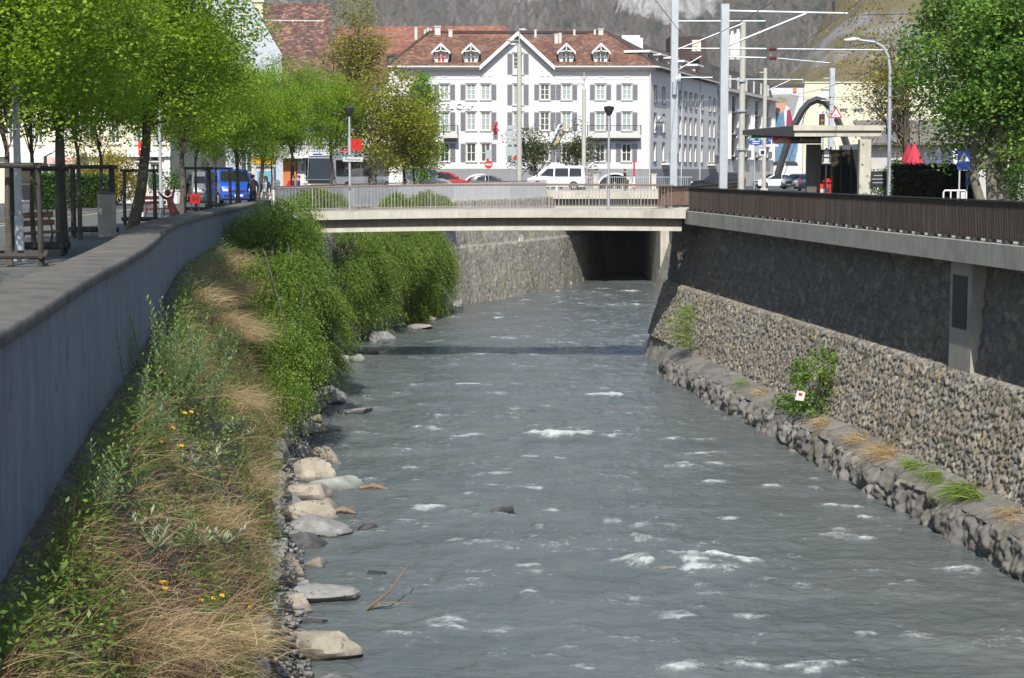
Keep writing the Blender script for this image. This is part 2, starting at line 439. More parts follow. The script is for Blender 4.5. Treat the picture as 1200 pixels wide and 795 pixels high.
# ground sheet, one face with the river cut out of it
GZ = -.2
g = [(-4000, -60), (3.5, -60)] + [(x - .5, y) for x, y in WALL if y < 80] + [(x - .3, y) for x, y in LB[1:]] + \
    [(x + .4, y) for x, y in reversed(RB)] + [(X0(-60) + .4, -60), (4000, -60), (4000, 5000), (-4000, 5000)]
mb = MB(); mb.quad(*[(x, y, GZ) for x, y in g]); struct('ground', mb, M['asphalt'])
# promenade along the left wall, a kerb above the street
prom_in = [(x - .45, y) for x, y in WALL if y < 82]
def inl(Y): return Xw(Y) - 7.5
mb = MB(); pl = [(x, y, -.1) for x, y in prom_in] + [(-10.75 - .4, 84, -.1)] + [(inl(y), y, -.1) for y in (84, 60, 40, 20, 0, -30)]
mb.prism([(x, y, -.35) for x, y, z in pl], (0, 0, .25)); struct('promenade', mb, M['paving'])
mb = MB()
for y0, y1 in ((20, 40), (40, 60), (60, 84)): mb.prism([(inl(y0) - .15, y0, -.19), (inl(y0) - .003, y0, -.19), (inl(y1) - .003, y1, -.19), (inl(y1) - .15, y1, -.19)], (0, 0, .1))
struct('kerb', mb, M['pale_concrete'])
# platform on the right bank
mb = MB()
pl = [(x + .35, y) for x, y in RB if y < 132] + [(24, 132), (26, 100), (X0(0) + 9, 0)]
mb.prism([(x, y, -.3) for x, y in pl], (0, 0, .296)); struct('platform', mb, M['paving'])
# markings on the left street
mb = MB()
for px, py, L, wd, rz in ((25, 262, 3.5, .25, 0), (70, 249, 5, .25, .1), (110, 268, 2.5, .3, 0), (140, 249, 3, .25, 0), (72, 266, 1.6, .25, 0), (140, 266, 2.4, .25, .2)):
    p = G(px, py, GZ + .004); u = Vector((math.cos(rz), math.sin(rz), 0)) * L / 2; v = Vector((-math.sin(rz), math.cos(rz), 0)) * wd
    mb.quad(p - u - v, p + u - v, p + u + v, p - u + v)
struct('road_markings', mb, M['yellow_line'])

# ------------------------------------------------------------------ bank soil
def bank_soil():
    Ys = np.concatenate([np.arange(2, 50, .25), np.arange(50, 90, .4)]); ts = np.linspace(0, 1, 34)
    YY, TT = np.meshgrid(Ys, ts, indexing='ij')
    V = bankpt(YY, TT)
    V[..., 2] += .10 * fbm(V[..., 0] * 3, V[..., 1] * 3, 4, 21); V[..., 0] += .08 * fbm(V[..., 1] * 2.4, V[..., 2] * 2.4, 3, 31)
    V[:, 0, 0] = Xw(Ys) - .35; V[:, 0, 2] = zf(Ys)
    # rough stone toe wall and shingle under the edge
    e = V[:, -1].copy(); rows = []
    for k, (dx, zz) in enumerate(((.05, -5.95), (.1, -6.25), (.22, -6.6), (.5, -6.9), (.9, -7.15), (1.8, -7.6))):
        r = e.copy(); r[:, 0] += dx + .16 * fbm(Ys * 1.7, Ys * 0 + k, 3, 8); r[:, 2] = np.minimum(e[:, 2] - .1 * (k + 1), zz + .14 * fbm(Ys * 2.1, Ys * 0 + k * 3, 3, 9)); rows.append(r)
    V = np.concatenate([V, np.stack(rows, 1)], 1)
    nu, nv = V.shape[:2]
    me = np_mesh('left_bank', V.reshape(-1, 3), grid_faces(nu, nv))
    m, nt, b = nmat('bank soil'); v = pos(nt)
    r = ramp(nt, [(.3, (.045, .036, .024)), (.5, (.11, .085, .055)), (.7, (.06, .07, .03))]); nt.links.new(noise(nt, v, 1.6, 7, .7), r.inputs[0])
    r2 = ramp(nt, [(.45, (0, 0, 0)), (.6, (1, 1, 1))]); nt.links.new(noise(nt, v, 3.1, 6, .7), r2.inputs[0])
    c = mixc(nt, r2.outputs[0], r.outputs[0], (.15, .14, .12)); nt.links.new(c, b.inputs['Base Color'])
    b.inputs['Roughness'].default_value = .95; bump(nt, b, noise(nt, v, 12, 6, .7), 1, .06)
    tag(link('left_bank', me, m, smooth=True), kind='structure')
bank_soil()

# ------------------------------------------------------------------ river
def river():
    Ys = [14.]
    while Ys[-1] < 150: Ys.append(Ys[-1] + max(.1, min(.3, .0035 * Ys[-1])))
    Ys = np.array(Ys); U = np.linspace(0, 1, 230)
    XL = np.interp(Ys, [8, 30, 44, 60, 80, 95, 107, 114, 122, 131, 150], [-3.6, -5.2, -6.5, -8, -10, -9, -5.5, -3, .6, 3, 9])
    XR = np.interp(Ys, [0, 76, 79, 95, 131, 150], [X0(0) + .3, X0(76) + .3, 8, 10, 11.5, 24])
    X = XL[:, None] + (XR - XL)[:, None] * U; Y = np.repeat(Ys[:, None], len(U), 1)
    def ridg(x, y, o, s): return 1 - np.abs(fbm(x, y, o, s)) * 2
    wx = X + .5 * fbm(X * .4, Y * .4, 3, 60); wy = Y + .6 * fbm(X * .5 + 9, Y * .4, 3, 61)
    h = .06 * ridg(wx * .45, wy * .9, 3, 40) + .045 * ridg(wx * 1.2, wy * 1.9, 3, 41) + .10 * fbm(wx * .16, wy * .3, 3, 42) + .022 * ridg(wx * 3.2, wy * 4, 2, 43)
    foam = np.zeros_like(h)
    hot = [(790, 668, 75, 1.3), (850, 662, 70, 1.3), (755, 660, 30, .9), (680, 514, 62, 1.25), (740, 508, 22, .8), (640, 516, 26, .9), (552, 455, 28, 1.1), (580, 460, 16, .8), (708, 463, 30, 1.1), (735, 461, 12, .8), (498, 600, 26, 1.1), (505, 622, 18, .8),
           (637, 601, 18, .9), (588, 605, 20, .7), (500, 504, 24, .9), (512, 493, 12, .6), (868, 612, 28, 1), (905, 608, 16, .8), (845, 545, 20, .8), (990, 598, 34, .95), (1015, 608, 16, .8), (910, 572, 24, .7), (835, 500, 16, .6), (622, 698, 12, .7), (535, 742, 18, .9),
           (512, 730, 12, .7), (470, 722, 10, .6), (800, 785, 40, .8), (950, 788, 45, .9), (480, 552, 12, .7), (630, 623, 10, .6), (570, 388, 60, .55), (640, 386, 22, .8), (690, 377, 26, .8), (590, 374, 18, 1), (535, 392, 24, .8), (515, 402, 20, .7), (640, 412, 20, .7),
           (566, 418, 30, .8), (640, 420, 24, .7), (720, 358, 22, .8), (735, 343, 24, 1), (705, 340, 14, .9), (655, 350, 14, .9), (650, 364, 20, .6), (660, 395, 16, .6), (532, 366, 12, .6), (870, 545, 18, .6), (760, 430, 18, .5), (790, 520, 22, .6), (610, 480, 30, .45),
           (720, 560, 25, .5), (660, 640, 30, .5), (930, 640, 35, .5), (1060, 690, 30, .6), (560, 690, 22, .5), (450, 700, 16, .5), (850, 720, 40, .45), (690, 730, 30, .4), (1120, 760, 50, .5)]
    r2 = np.random.default_rng(5)
    for k in range(260):
        py = 345 + 440 * r2.uniform() ** 1.3; xl = np.interp(py, [340, 365, 400, 480, 600, 790], [660, 545, 460, 420, 410, 390]); xr = np.interp(py, [340, 405, 560, 680, 790], [765, 755, 980, 1190, 1250])
        hot.append((xl + (xr - xl) * r2.uniform(.02, .98), py, r2.uniform(9, 36) * (.5 + py / 800), r2.uniform(.3, .72)))
    brk = fbm(wx * 1.5, wy * 3.4, 6, 50)
    for i, (px, py, wpx, s) in enumerate(hot):
        p = G(px, py, WATER); wm = wpx * p.y / F; dy = .26 + .09 * wm + .0025 * p.y
        u = (X - p.x) / wm; v = (Y - p.y + .25 * np.sin((X - p.x) * 1.8 + i)) / dy
        v = np.where(v > 0, v * .7, v * 1.5)                 # steep on the near side, trailing off upstream
        gsn = np.exp(-(u * u) ** 1.5 - v * v)
        h += .10 * s * gsn * min(1, .5 + wm * .4) * (1 + .8 * brk); foam = np.maximum(foam, s * gsn * (.48 + 1.8 * brk))
    crest = np.clip((ridg(wx * .9, wy * 1.5, 3, 47) - .82) * 5, 0, 1) * np.clip(fbm(X * .3, Y * .35, 3, 48) * 3 - .1, 0, 1)
    foam = np.maximum(foam, .55 * crest)
    foam *= .55 + .9 * np.clip(fbm(wx * 6, wy * 8, 3, 51) + .5, 0, 1)
    V = np.stack([X, Y, WATER + h - .05], -1).reshape(-1, 3)
    me = np_mesh('river', V, grid_faces(*h.shape), {'foam': np.clip(foam, 0, 1.4)})
    m, nt, b = nmat('glacial river water')
    at = nt.nodes.new('ShaderNodeAttribute'); at.attribute_name = 'foam'
    v = pos(nt, (1, 1.5, 1))
    n1 = noise(nt, pos(nt, (.25, .5, 1)), 1, 4); r1 = ramp(nt, [(.3, (.09, .107, .108)), (.7, (.13, .147, .145))]); nt.links.new(n1, r1.inputs[0])
    mm = N(nt, 'ShaderNodeMath'); mm.operation = 'ADD'
    n2 = noise(nt, v, 9, 5, .7); m2 = N(nt, 'ShaderNodeMath'); m2.operation = 'MULTIPLY_ADD'; m2.inputs[1].default_value = 1.3; m2.inputs[2].default_value = -.65; nt.links.new(n2, m2.inputs[0])
    nt.links.new(at.outputs['Fac'], mm.inputs[0]); nt.links.new(m2.outputs[0], mm.inputs[1])
    rf = ramp(nt, [(.3, (0, 0, 0)), (.95, (1, 1, 1))]); nt.links.new(mm.outputs[0], rf.inputs[0])
    c = mixc(nt, rf.outputs[0], r1.outputs[0], (.44, .48, .485)); nt.links.new(c, b.inputs['Base Color'])
    rr = N(nt, 'ShaderNodeMapRange'); rr.inputs['To Min'].default_value = .13; rr.inputs['To Max'].default_value = .7; nt.links.new(rf.outputs[0], rr.inputs[0]); nt.links.new(rr.outputs[0], b.inputs['Roughness'])
    b.inputs['IOR'].default_value = 1.33
    nb = N(nt, 'ShaderNodeMath'); nb.operation = 'ADD'
    nt.links.new(noise(nt, v, 3.2, 5, .62), nb.inputs[0]); nt.links.new(noise(nt, pos(nt, (1, 1.9, 1)), 1.1, 4, .6), nb.inputs[1])
    bump(nt, b, nb.outputs[0], .75, .09)
    tag(link('river', me, m, smooth=True), kind='structure')
river()

# ------------------------------------------------------------------ stone walls as relief
def stone_wall(name, poly, side, prof, y0, y1, ds, dv_, cell, amp, m, parent=None, seed=1, taper=None, fine=.4, off=(0, 0, 0), zvar=None, mixed=False):
    """poly: plan line; side +1 when the land is right of it; prof: (inland offset, z) from top to bottom"""
    pts = np.array(poly, float); seg = np.hypot(*np.diff(pts, axis=0).T); cum = np.concatenate([[0], np.cumsum(seg)])
    s = np.arange(0, cum[-1], ds); x = np.interp(s, cum, pts[:, 0]); y = np.interp(s, cum, pts[:, 1])
    k = (y >= y0) & (y <= y1); s, x, y = s[k], x[k], y[k]
    kk = max(3, int(3 / ds)); ker = np.ones(kk) / kk
    tx = np.gradient(x); ty = np.gradient(y)
    tx = np.convolve(np.pad(tx, kk, 'edge'), ker, 'same')[kk:-kk]; ty = np.convolve(np.pad(ty, kk, 'edge'), ker, 'same')[kk:-kk]
    L = np.hypot(tx, ty); nx, ny = side * ty / L, -side * tx / L           # inland normal
    pr = np.array(prof, float); pl_ = np.concatenate([[0], np.cumsum(np.hypot(*np.diff(pr, axis=0).T))])
    v = np.linspace(0, pl_[-1], max(2, int(pl_[-1] / dv_) + 1)); o = np.interp(v, pl_, pr[:, 0]); z = np.interp(v, pl_, pr[:, 1])
    SS, VV = np.meshgrid(s, v, indexing='ij'); O = np.repeat(o[None], len(s), 0); Z = np.repeat(z[None], len(s), 0)
    if taper is not None:
        kk_ = taper(y)[:, None]; O = kk_ * O + (1 - kk_) * np.interp(v, pl_, pr[:, 2])[None]
    f1, f2, cid = worley(SS / cell[0] + .35 * fbm(SS * 2, VV * 2, 2, seed), VV / cell[1] + .35 * fbm(SS * 2 + 5, VV * 2, 2, seed + 1), seed)
    if mixed:                                    # small stones packed between large ones
        w1 = fbm(SS * 1.4, VV * 1.4, 3, seed + 20); SX, VX = SS + .16 * fbm(SS * 3, VV * 3, 3, seed + 21), VV + .16 * fbm(SS * 3 + 4, VV * 3, 3, seed + 22)
        g1, g2, gid = worley(SX / (cell[0] * 2.1), VX / (cell[1] * 1.9), seed + 30); big = (w1 > .02)
        f1 = np.where(big, g1, f1); f2 = np.where(big, g2, f2); cid = np.where(big, gid, cid)
    gap = f2 - f1
    d = amp * (np.clip(gap * (4.2 if mixed else 2.2), 0, 1) ** .55 - .6) * (.45 + .8 * cid) + amp * fine * fbm(SS / cell[0] * 1.7, VV / cell[0] * 1.7, 4, seed + 3) + amp * .8 * fbm(SS * .5, VV * .5, 3, seed + 6)
    O = O - d
    if zvar is not None: Z = Z + zvar(y)[:, None]
    V = np.stack([x[:, None] + nx[:, None] * O, y[:, None] + ny[:, None] * O, Z], -1).reshape(-1, 3) - np.array(off)
    me = np_mesh(name, V, grid_faces(len(s), len(v)), {'cell': cid, 'gap': gap})
    return link(name, me, m, parent)
M['st_lower'] = stone_mat('pale rubble stone', [(.12, .115, .105), (.27, .235, .18), (.17, .165, .155), (.38, .34, .27), (.22, .18, .125), (.3, .285, .25), (.14, .13, .12), (.32, .25, .16), (.24, .23, .21)], (.12, .11, .095), 22, var=.4, moss=(.13, .115, .07))
M['st_upper'] = stone_mat('dark rough masonry', [(.10, .095, .088), (.15, .135, .115), (.09, .085, .08), (.21, .19, .155), (.12, .11, .10), (.17, .14, .10)], (.095, .09, .08), 9, var=.45)
M['st_foot'] = stone_mat('eroded footing concrete', [(.13, .125, .115), (.2, .19, .17), (.16, .15, .14), (.25, .235, .21)], (.13, .12, .11), 14, moss=(.12, .11, .05))
M['st_left'] = stone_mat('grey yellow rubble stone', [(.2, .195, .18), (.31, .29, .25), (.24, .23, .21), (.4, .37, .3), (.28, .25, .17)], (.14, .13, .11), 16, moss=(.13, .13, .05))

qw = thing('quay_wall', 'tall rubble stone river wall with concrete edge beam, below the brown slat railing', 'river wall', (X0(60), 60, -7))
qo = tuple(qw.location)
tp = None; te = lambda y: np.clip((76.6 - y) / 2.5, 0, 1)
stone_wall('upper_face', RB, 1, [(.8, -.45), (.56, -3.47)], 22, 90, .075, .075, (.34, .26), .1, M['st_upper'], qw, 11, tp, .9, qo)
stone_wall('lower_face', RB, 1, [(.62, -3.42), (.42, -3.47), (.33, -3.58), (-.42, -5.98)], 30, 84, .04, .04, (.15, .2), .085, M['st_lower'], qw, 12, tp, 1.1, qo, None, True)
stone_wall('far_lower_face', RB, 1, [(.58, -3.47), (.5, -3.5), (-.3, -5.98), (-.6, -7.4)], 73, 131, .12, .12, (.35, .3), .07, M['st_left'], qw, 14, None, .4, qo)
stone_wall('footing', RB, 1, [(-.2, -5.86, -.1), (-.6, -5.92, -.2), (-1.12, -6.12, -.3), (-1.27, -6.24, -.35)], 30, 77, .06, .06, (1.3, .9), .05, M['st_foot'], qw, 13, te, 1.2, qo)
stone_wall('footing_face', RB, 1, [(-1.2, -6.2, -.3), (-1.3, -6.27, -.35), (-1.42, -6.5, -.45), (-1.5, -7.4, -.6)], 30, 77, .05, .05, (.7, .5), .13, M['st_foot'], qw, 16, te, 2.0, qo, None, True)
mb = MB(qo)                                              # concrete edge beam, cast in lengths
ys = np.arange(0, 76.6, 4.5)
for a in ys:
    b = min(a + 4.49, 76.5)
    mb.prism([(X0(a), a, -.55), (X0(b), b, -.55), (X0(b) + 1.1, b, -.55), (X0(a) + 1.1, a, -.55)], (0, 0, .56))
mb.build('edge_beam', M['concrete'], qw)
# pillar with a dark vent, carrying the beam
pc = P(1127, 330, 42.6); cx, cy = X0(44.9) + .22, 44.9
mb = MB(qo); mb.box((cx + .6, cy, -2.05), (.8, 1.5, 2.96), rz=R(7)); mb.build('pillar', M['concrete'], qw)
mb = MB(qo); mb.box((cx + .2, cy, -1.65), (.05, .98, 1.4), rz=R(7)); mb.build('vent_panel', M['metal_dark'], qw)

sw = thing('stone_wall', 'lit grey rubble stone wall curving in beyond the footbridge', 'river wall', (-4, 114, -7))
so = tuple(sw.location)
stone_wall('masonry', LB, -1, [(.25, -.15), (0, -.2), (-.6, -3.2), (-.75, -3.25), (-1.3, -7.5)], 74, 148, .11, .11, (.34, .28), .08, M['st_left'], sw, 15, None, .4, so)
mb = MB(so)
for k in (0, 1):
    p = P(590 + 14 * k, 276, 121 + 1.2 * k); mb.prism([(p.x - .35, p.y - .9, p.z - .75), (p.x + .35, p.y - .9, p.z - .75), (p.x + .22, p.y - .1, p.z + .35), (p.x - .22, p.y - .1, p.z + .35)], (.3, .8, 0))
mb.build('spout', M['pale_concrete'], sw)

# ------------------------------------------------------------------ mountains
def mountain(name, x0, x1, y0, y1, nx, ny, hfun, m, seed):
    X, Y = np.meshgrid(np.linspace(x0, x1, nx), np.linspace(y0, y1, ny), indexing='ij')
    Z, attrs = hfun(X, Y)
    me = np_mesh(name, np.stack([X, Y, Z], -1).reshape(-1, 3), grid_faces(nx, ny), attrs)
    return tag(link(name, me, m, smooth=True), kind='structure')
def far_h(X, Y):
    t = np.clip((Y - 1010) / 990, 0, 1)
    base = -30 + 640 * t ** 1.15 + 20 * fbm(X / 120, Y / 120, 5, 70)
    ck = np.clip(2.2 * fbm(X / 75 + 3.3, Y / 150, 3, 72) + .25, 0, 1)
    for cx_, cy_, rx, ry in ((-58, 1270, 46, 75), (74, 1235, 27, 50), (-210, 1290, 60, 60), (10, 1330, 30, 30), (120, 1300, 40, 40)):
        ck = np.maximum(ck * .6, np.clip(1.6 - 1.5 * (((X - cx_ - 14 * fbm(X / 30, Y / 40, 3, 79)) / rx) ** 2 + ((Y - cy_) / ry) ** 2), 0, 1))
    f1, f2, cid = worley(X / 7, Y / 7, 74)
    tree = (1 - ck) * (9 * np.clip(1 - f1 * 1.5, 0, 1) * (.4 + cid))
    rock = ck * (16 + 18 * fbm(X / 22, Y / 40, 5, 75) + 14 * (1 - np.abs(fbm(X / 12, Y / 30, 4, 76)) * 2))
    return base + tree + rock, {'rock': ck, 'cell': cid}
def near_h(X, Y):
    cr = 40 + .42 * (Y - 620)                        # left flank of the spur
    t = np.clip((X - cr + 14 * fbm(Y / 60, X * 0, 3, 80)) / 120, 0, 1.6)
    up = np.clip((Y - 560) / 560, 0, 1.2)
    z = -6 + 345 * up * np.clip(t * 1.35, 0, 1) ** .75 + 14 * fbm(X / 60, Y / 90, 5, 81) * np.clip(t * 3, 0, 1) + 5 * (1 - np.abs(fbm(X / 18 + Y / 60, Y / 50, 4, 82)) * 2) * np.clip(up * 8, 0, 1)
    gul = np.clip(3 * fbm(X / 30 + Y / 80, Y / 100, 5, 83) - .3, 0, 1); steep = np.clip(.8 - t * 1.9, 0, 1)
    return z, {'rock': np.clip(np.maximum(gul, steep * .9), 0, 1), 'cell': vnoise(X / 25, Y / 40, 84)}
def mountain_mat(name, veg, rock, mixs=.5, scale=.12):
    m, nt, b = nmat(name); v = pos(nt)
    a = nt.nodes.new('ShaderNodeAttribute'); a.attribute_name = 'rock'; a2 = nt.nodes.new('ShaderNodeAttribute'); a2.attribute_name = 'cell'
    r = ramp(nt, [(i / (len(veg) - 1), c) for i, c in enumerate(veg)])
    n0 = noise(nt, v, scale * .12, 5, .6); mx = N(nt, 'ShaderNodeMath'); mx.operation = 'MULTIPLY_ADD'; mx.inputs[1].default_value = mixs; nt.links.new(a2.outputs['Fac'], mx.inputs[0])
    m3 = N(nt, 'ShaderNodeMath'); m3.operation = 'MULTIPLY_ADD'; m3.inputs[1].default_value = 1.6; m3.inputs[2].default_value = -.55; nt.links.new(n0, m3.inputs[0]); nt.links.new(m3.outputs[0], mx.inputs[2])
    nt.links.new(mx.outputs[0], r.inputs[0])
    n1 = noise(nt, pos(nt, (1, 1, .45)), scale, 8, .72); rk = ramp(nt, [(.32, rock[0]), (.5, rock[1]), (.66, rock[2])]); nt.links.new(n1, rk.inputs[0])
    n2 = noise(nt, v, scale * .7, 6, .75); ad = N(nt, 'ShaderNodeMath'); ad.operation = 'ADD'; nt.links.new(n2, ad.inputs[0]); nt.links.new(a.outputs['Fac'], ad.inputs[1])
    rf = ramp(nt, [(.78, (0, 0, 0)), (1.0, (1, 1, 1))]); nt.links.new(ad.outputs[0], rf.inputs[0])
    c = mixc(nt, rf.outputs[0], r.outputs[0], rk.outputs[0]); nt.links.new(c, b.inputs['Base Color']); b.inputs['Roughness'].default_value = 1; b.inputs['Specular IOR Level'].default_value = .1
    bump(nt, b, noise(nt, v, scale * 2, 6, .7), .8, 3)
    return m
mountain('mountain_forest', -480, 330, 1000, 1420, 560, 290, far_h, mountain_mat('forest and cliffs', [(.04, .056, .046), (.065, .075, .06), (.12, .105, .095), (.105, .10, .088), (.15, .135, .125), (.175, .15, .138)], [(.2, .2, .195), (.33, .33, .325), (.46, .455, .44)], .6, .14), 1)
mountain('grass_slope', -60, 560, 540, 1180, 260, 150, near_h, mountain_mat('dry grass slope', [(.10, .10, .055), (.155, .14, .078), (.21, .17, .095), (.14, .13, .08)], [(.17, .165, .165), (.25, .24, .235), (.32, .305, .3)], .4, .11), 2)
# ================================================================== left parapet
pw = thing('parapet_wall', 'long grey plastered parapet wall with a broad concrete coping along the promenade', 'wall', (-8, 40, -1))
po = tuple(pw.location)
def wall_line(d, step=.6, y0=-20., y1=78.6):
    """coping line moved inland by d, rounded at the bends"""
    pts = np.array([p for p in WALL if p[1] <= 82], float)
    ys = np.arange(y0, y1, step); xs = np.interp(ys, pts[:, 1], pts[:, 0])
    k = np.ones(7) / 7; xs = np.convolve(np.pad(xs, 3, 'edge'), k, 'valid')
    n = np.stack([np.gradient(ys), -np.gradient(xs)], 1); n /= np.hypot(n[:, 0], n[:, 1])[:, None]
    return xs - n[:, 0] * d, ys - n[:, 1] * d
cw = lambda y: np.interp(y, [0, 48, 60, 80], [.9, .9, .7, .6])
xs0, ys0 = wall_line(0); topz = np.interp(ys0, [0, 14, 80], [.4, .4, .45])
nx_, ny_ = wall_line(1.0); dxn, dyn = nx_ - xs0, ny_ - ys0
def ribbon(name, cols, m, parent, attrs=None):
    V = np.stack(cols, 1); return link(name, np_mesh(name, (V.reshape(-1, 3) - np.array(po)), grid_faces(V.shape[0], V.shape[1]), attrs), m, parent)
def rail_pt(d, z): return np.stack([xs0 + dxn * d, ys0 + dyn * d, np.broadcast_to(z, xs0.shape)], 1)
W_ = cw(ys0)
def rp(d, z): return np.stack([xs0 + dxn * d, ys0 + dyn * d, z + 0 * ys0], 1)
rough = .02 * fbm(ys0 * 1.7, ys0 * 0, 3, 3)
ribbon('coping', [rp(.05, topz - .17), rp(-.0 + rough, topz - .15), rp(0 + rough, topz - .02), rp(.03 + rough, topz), rp(W_ * .5, topz + .015), rp(W_ - .03, topz), rp(W_, topz - .03), rp(W_, topz - .17), rp(W_ - .1, topz - .17), rp(W_ - .1, topz * 0 - .35)], M['coping'] if 'coping' in M else M['concrete'], pw)
ribbon('wall_face', [rp(.07, topz - .16)] + [rp(.07 + .012 * fbm(ys0 * .8, ys0 * 0 + k, 2, 5), topz - .16 - (topz - .16 - zf(ys0) + .6) * k / 6) for k in range(1, 7)] + [rp(.5, zf(ys0) - .6)], M['wall_plaster'] if 'wall_plaster' in M else M['grey_plaster'], pw)
mb = MB(po); e = (rp(.04, topz - .4)[-1], rp(W_ - .08, topz - .4)[-1])
mb.prism([e[0] + np.array([0, -.02, 0]), e[1] + np.array([0, -.02, 0]), e[1] + np.array([0, .12, 0]), e[0] + np.array([0, .12, 0])], (0, 0, .38)); mb.prism([(a[0], a[1] - .01, -2.5) for a in e] + [(e[1][0], e[1][1] + .1, -2.5), (e[0][0], e[0][1] + .1, -2.5)], (0, 0, 2.54)); mb.build('wall_end', M['concrete'], pw)

# ================================================================== footbridge
fb = thing('footbridge', 'low concrete footbridge with pale fascia and slim grey bar railings', 'bridge', (-1.5, 76.6, 0)); fo = tuple(fb.location)
bx = np.linspace(-11.2, 7.62, 40)
def camb(x): return .085 - .0011 * (x - 1.5) ** 2
def span(name, sec, m, x0=-11.2, x1=7.62, n=40):
    xs = np.linspace(x0, x1, n); mb = MB(fo); k = len(sec)
    vs = [(x, y, camb(x) + z) for x in xs for y, z in sec]
    fs = [[i * k + j, i * k + (j + 1) % k, (i + 1) * k + (j + 1) % k, (i + 1) * k + j] for i in range(n - 1) for j in range(k)]
    fs += [list(range(k))[::-1], [(n - 1) * k + j for j in range(k)]]
    mb.add(vs, fs); return mb.build(name, m, fb)
span('deck', [(75, 0), (78.2, 0), (78.2, -.33), (75.45, -.36), (75.03, -.34)], M['pale_concrete'])
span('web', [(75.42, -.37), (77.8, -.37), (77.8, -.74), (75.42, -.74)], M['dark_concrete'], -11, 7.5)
span('bottom_flange', [(75.12, -.73), (78.1, -.73), (78.1, -.92), (75.12, -.9)], M['pale_concrete'], -11.1, 7.45)
def bridge_rail(name, y, x0, x1):
    r = MB(fo)
    xs = np.arange(x0, x1, .15)
    for i, x in enumerate(xs):
        z = camb(x); r.box((x, y, z + .55), (.011 if i % 12 else .03, .04, 1.02))
    o = r.build(name, M['baluster'], fb)
    h = MB(fo); xs = np.linspace(x0, x1, 20)
    h.tube([(x, y, camb(x) + 1.09) for x in xs], .035, 6); h.build('handrail', M['handrail'], o)
    h = MB(fo); h.tube([(x, y, camb(x) + .09) for x in xs], .018, 4); h.build('bottom_rail', M['baluster'], o)
bridge_rail('railing', 75.16, -10.55, 7.1); bridge_rail('railing', 78.05, -10.9, 6.9)

mb = MB(fo); mb.prism([(6.3, 78.21, -.33), (9.3, 78.21, -.33), (9.3, 83.3, -.33), (7.5, 83.3, -.33), (6.6, 80.5, -.33), (6.4, 79.4, -.33)], (0, 0, .38)); mb.build('landing', M['pale_concrete'], fb)
# ================================================================== slat railing on the quay
sr = thing('slat_railing', 'long dark brown railing of close vertical slats on the concrete edge beam', 'railing', (X0(55) + .3, 55, 0)); so_ = tuple(sr.location)
def slats(pts, m, parent, off, sp=.1, z0=.1, z1=1.03, cap=True, feet=True):
    pts = np.array(pts, float); cum = np.concatenate([[0], np.cumsum(np.hypot(*np.diff(pts, axis=0).T))]); L = cum[-1]
    s = np.arange(.04, L, sp); x = np.interp(s, cum, pts[:, 0]); y = np.interp(s, cum, pts[:, 1]); tx = np.gradient(x); ty = np.gradient(y)
    mb = MB(off)
    for i in range(len(s)):
        mb.box((x[i], y[i], (z0 + z1) / 2), (.052, .018, z1 - z0), rz=math.atan2(ty[i], tx[i]) - math.pi / 2 + rnd.gauss(0, .1))
    mb.build('slats', m, parent)
    ss = np.arange(0, L, 1.0); P_ = [(np.interp(a, cum, pts[:, 0]), np.interp(a, cum, pts[:, 1])) for a in list(ss) + [L]]
    for nm, dx, z, w_, h_ in (('top_rail', 0, z1 + .022, .1, .035), ('lower_rail', .05, z0 + .04, .02, .05), ('middle_rail', .05, z1 - .1, .02, .05)):
        mb = MB(off)
        for a, b in zip(P_[:-1], P_[1:]): mb.bar((a[0] + dx, a[1], z), (b[0] + dx, b[1], z), w_, h_)
        mb.build(nm, M['metal_dark'], parent)
    if feet:
        for a in P_: mb = MB(off); mb.box((a[0] + .02, a[1], z0 / 2 + .003), (.2, .3, z0 - .006)); mb.build('foot', M['metal_dark'], parent)
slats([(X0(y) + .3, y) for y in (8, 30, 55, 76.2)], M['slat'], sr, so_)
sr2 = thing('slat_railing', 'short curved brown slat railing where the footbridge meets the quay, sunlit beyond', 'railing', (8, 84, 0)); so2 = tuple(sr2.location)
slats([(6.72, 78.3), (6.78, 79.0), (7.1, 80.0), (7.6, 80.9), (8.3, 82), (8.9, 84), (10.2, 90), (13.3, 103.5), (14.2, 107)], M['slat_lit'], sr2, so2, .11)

# ================================================================== street parapet, road bridge
sp_ = thing('street_parapet', 'pale grey concrete parapet slab on top of the curving stone wall', 'wall', (-6, 105, 0)); spo = tuple(sp_.location)
mb = MB(spo); lbx = [(x - .3, y) for x, y in LB if y <= 130]; lbx[0] = (-11.1, 79); lbx[-1] = (2.5, 130.2)
V = []
for i, (x, y) in enumerate(lbx):
    a = lbx[max(i - 1, 0)]; b = lbx[min(i + 1, len(lbx) - 1)]; t = Vector((b[0] - a[0], b[1] - a[1], 0)).normalized(); n = Vector((t.y, -t.x, 0))
    zt = .92 + .05 * i / len(lbx)
    for o, z in ((.14, -.3), (.14, zt), (-.14, zt), (-.14, -.3)): V.append(Vector((x, y, z)) + n * o)
mb.add(V, [[i * 4 + j, i * 4 + (j + 1) % 4, (i + 1) * 4 + (j + 1) % 4, (i + 1) * 4 + j] for i in range(len(lbx) - 1) for j in range(4)] + [[0, 1, 2, 3], [len(V) - 4 + j for j in range(4)]])
mb.build('slab', mat('parapet concrete', (.74, .74, .73), .8, var=.06, vs=.7, streak=(.6, .6, .6)), sp_)
mb = MB(spo)
for a, b in zip(lbx[:-1], lbx[1:]): mb.bar((a[0], a[1], 1.03), (b[0], b[1], 1.03), .3, .06)
mb.build('coping', M['handrail'], sp_)
rb = thing('road_bridge', 'concrete road bridge upstream with pale edge beam and thin steel railing', 'bridge', (10, 135, 0)); ro = tuple(rb.location)
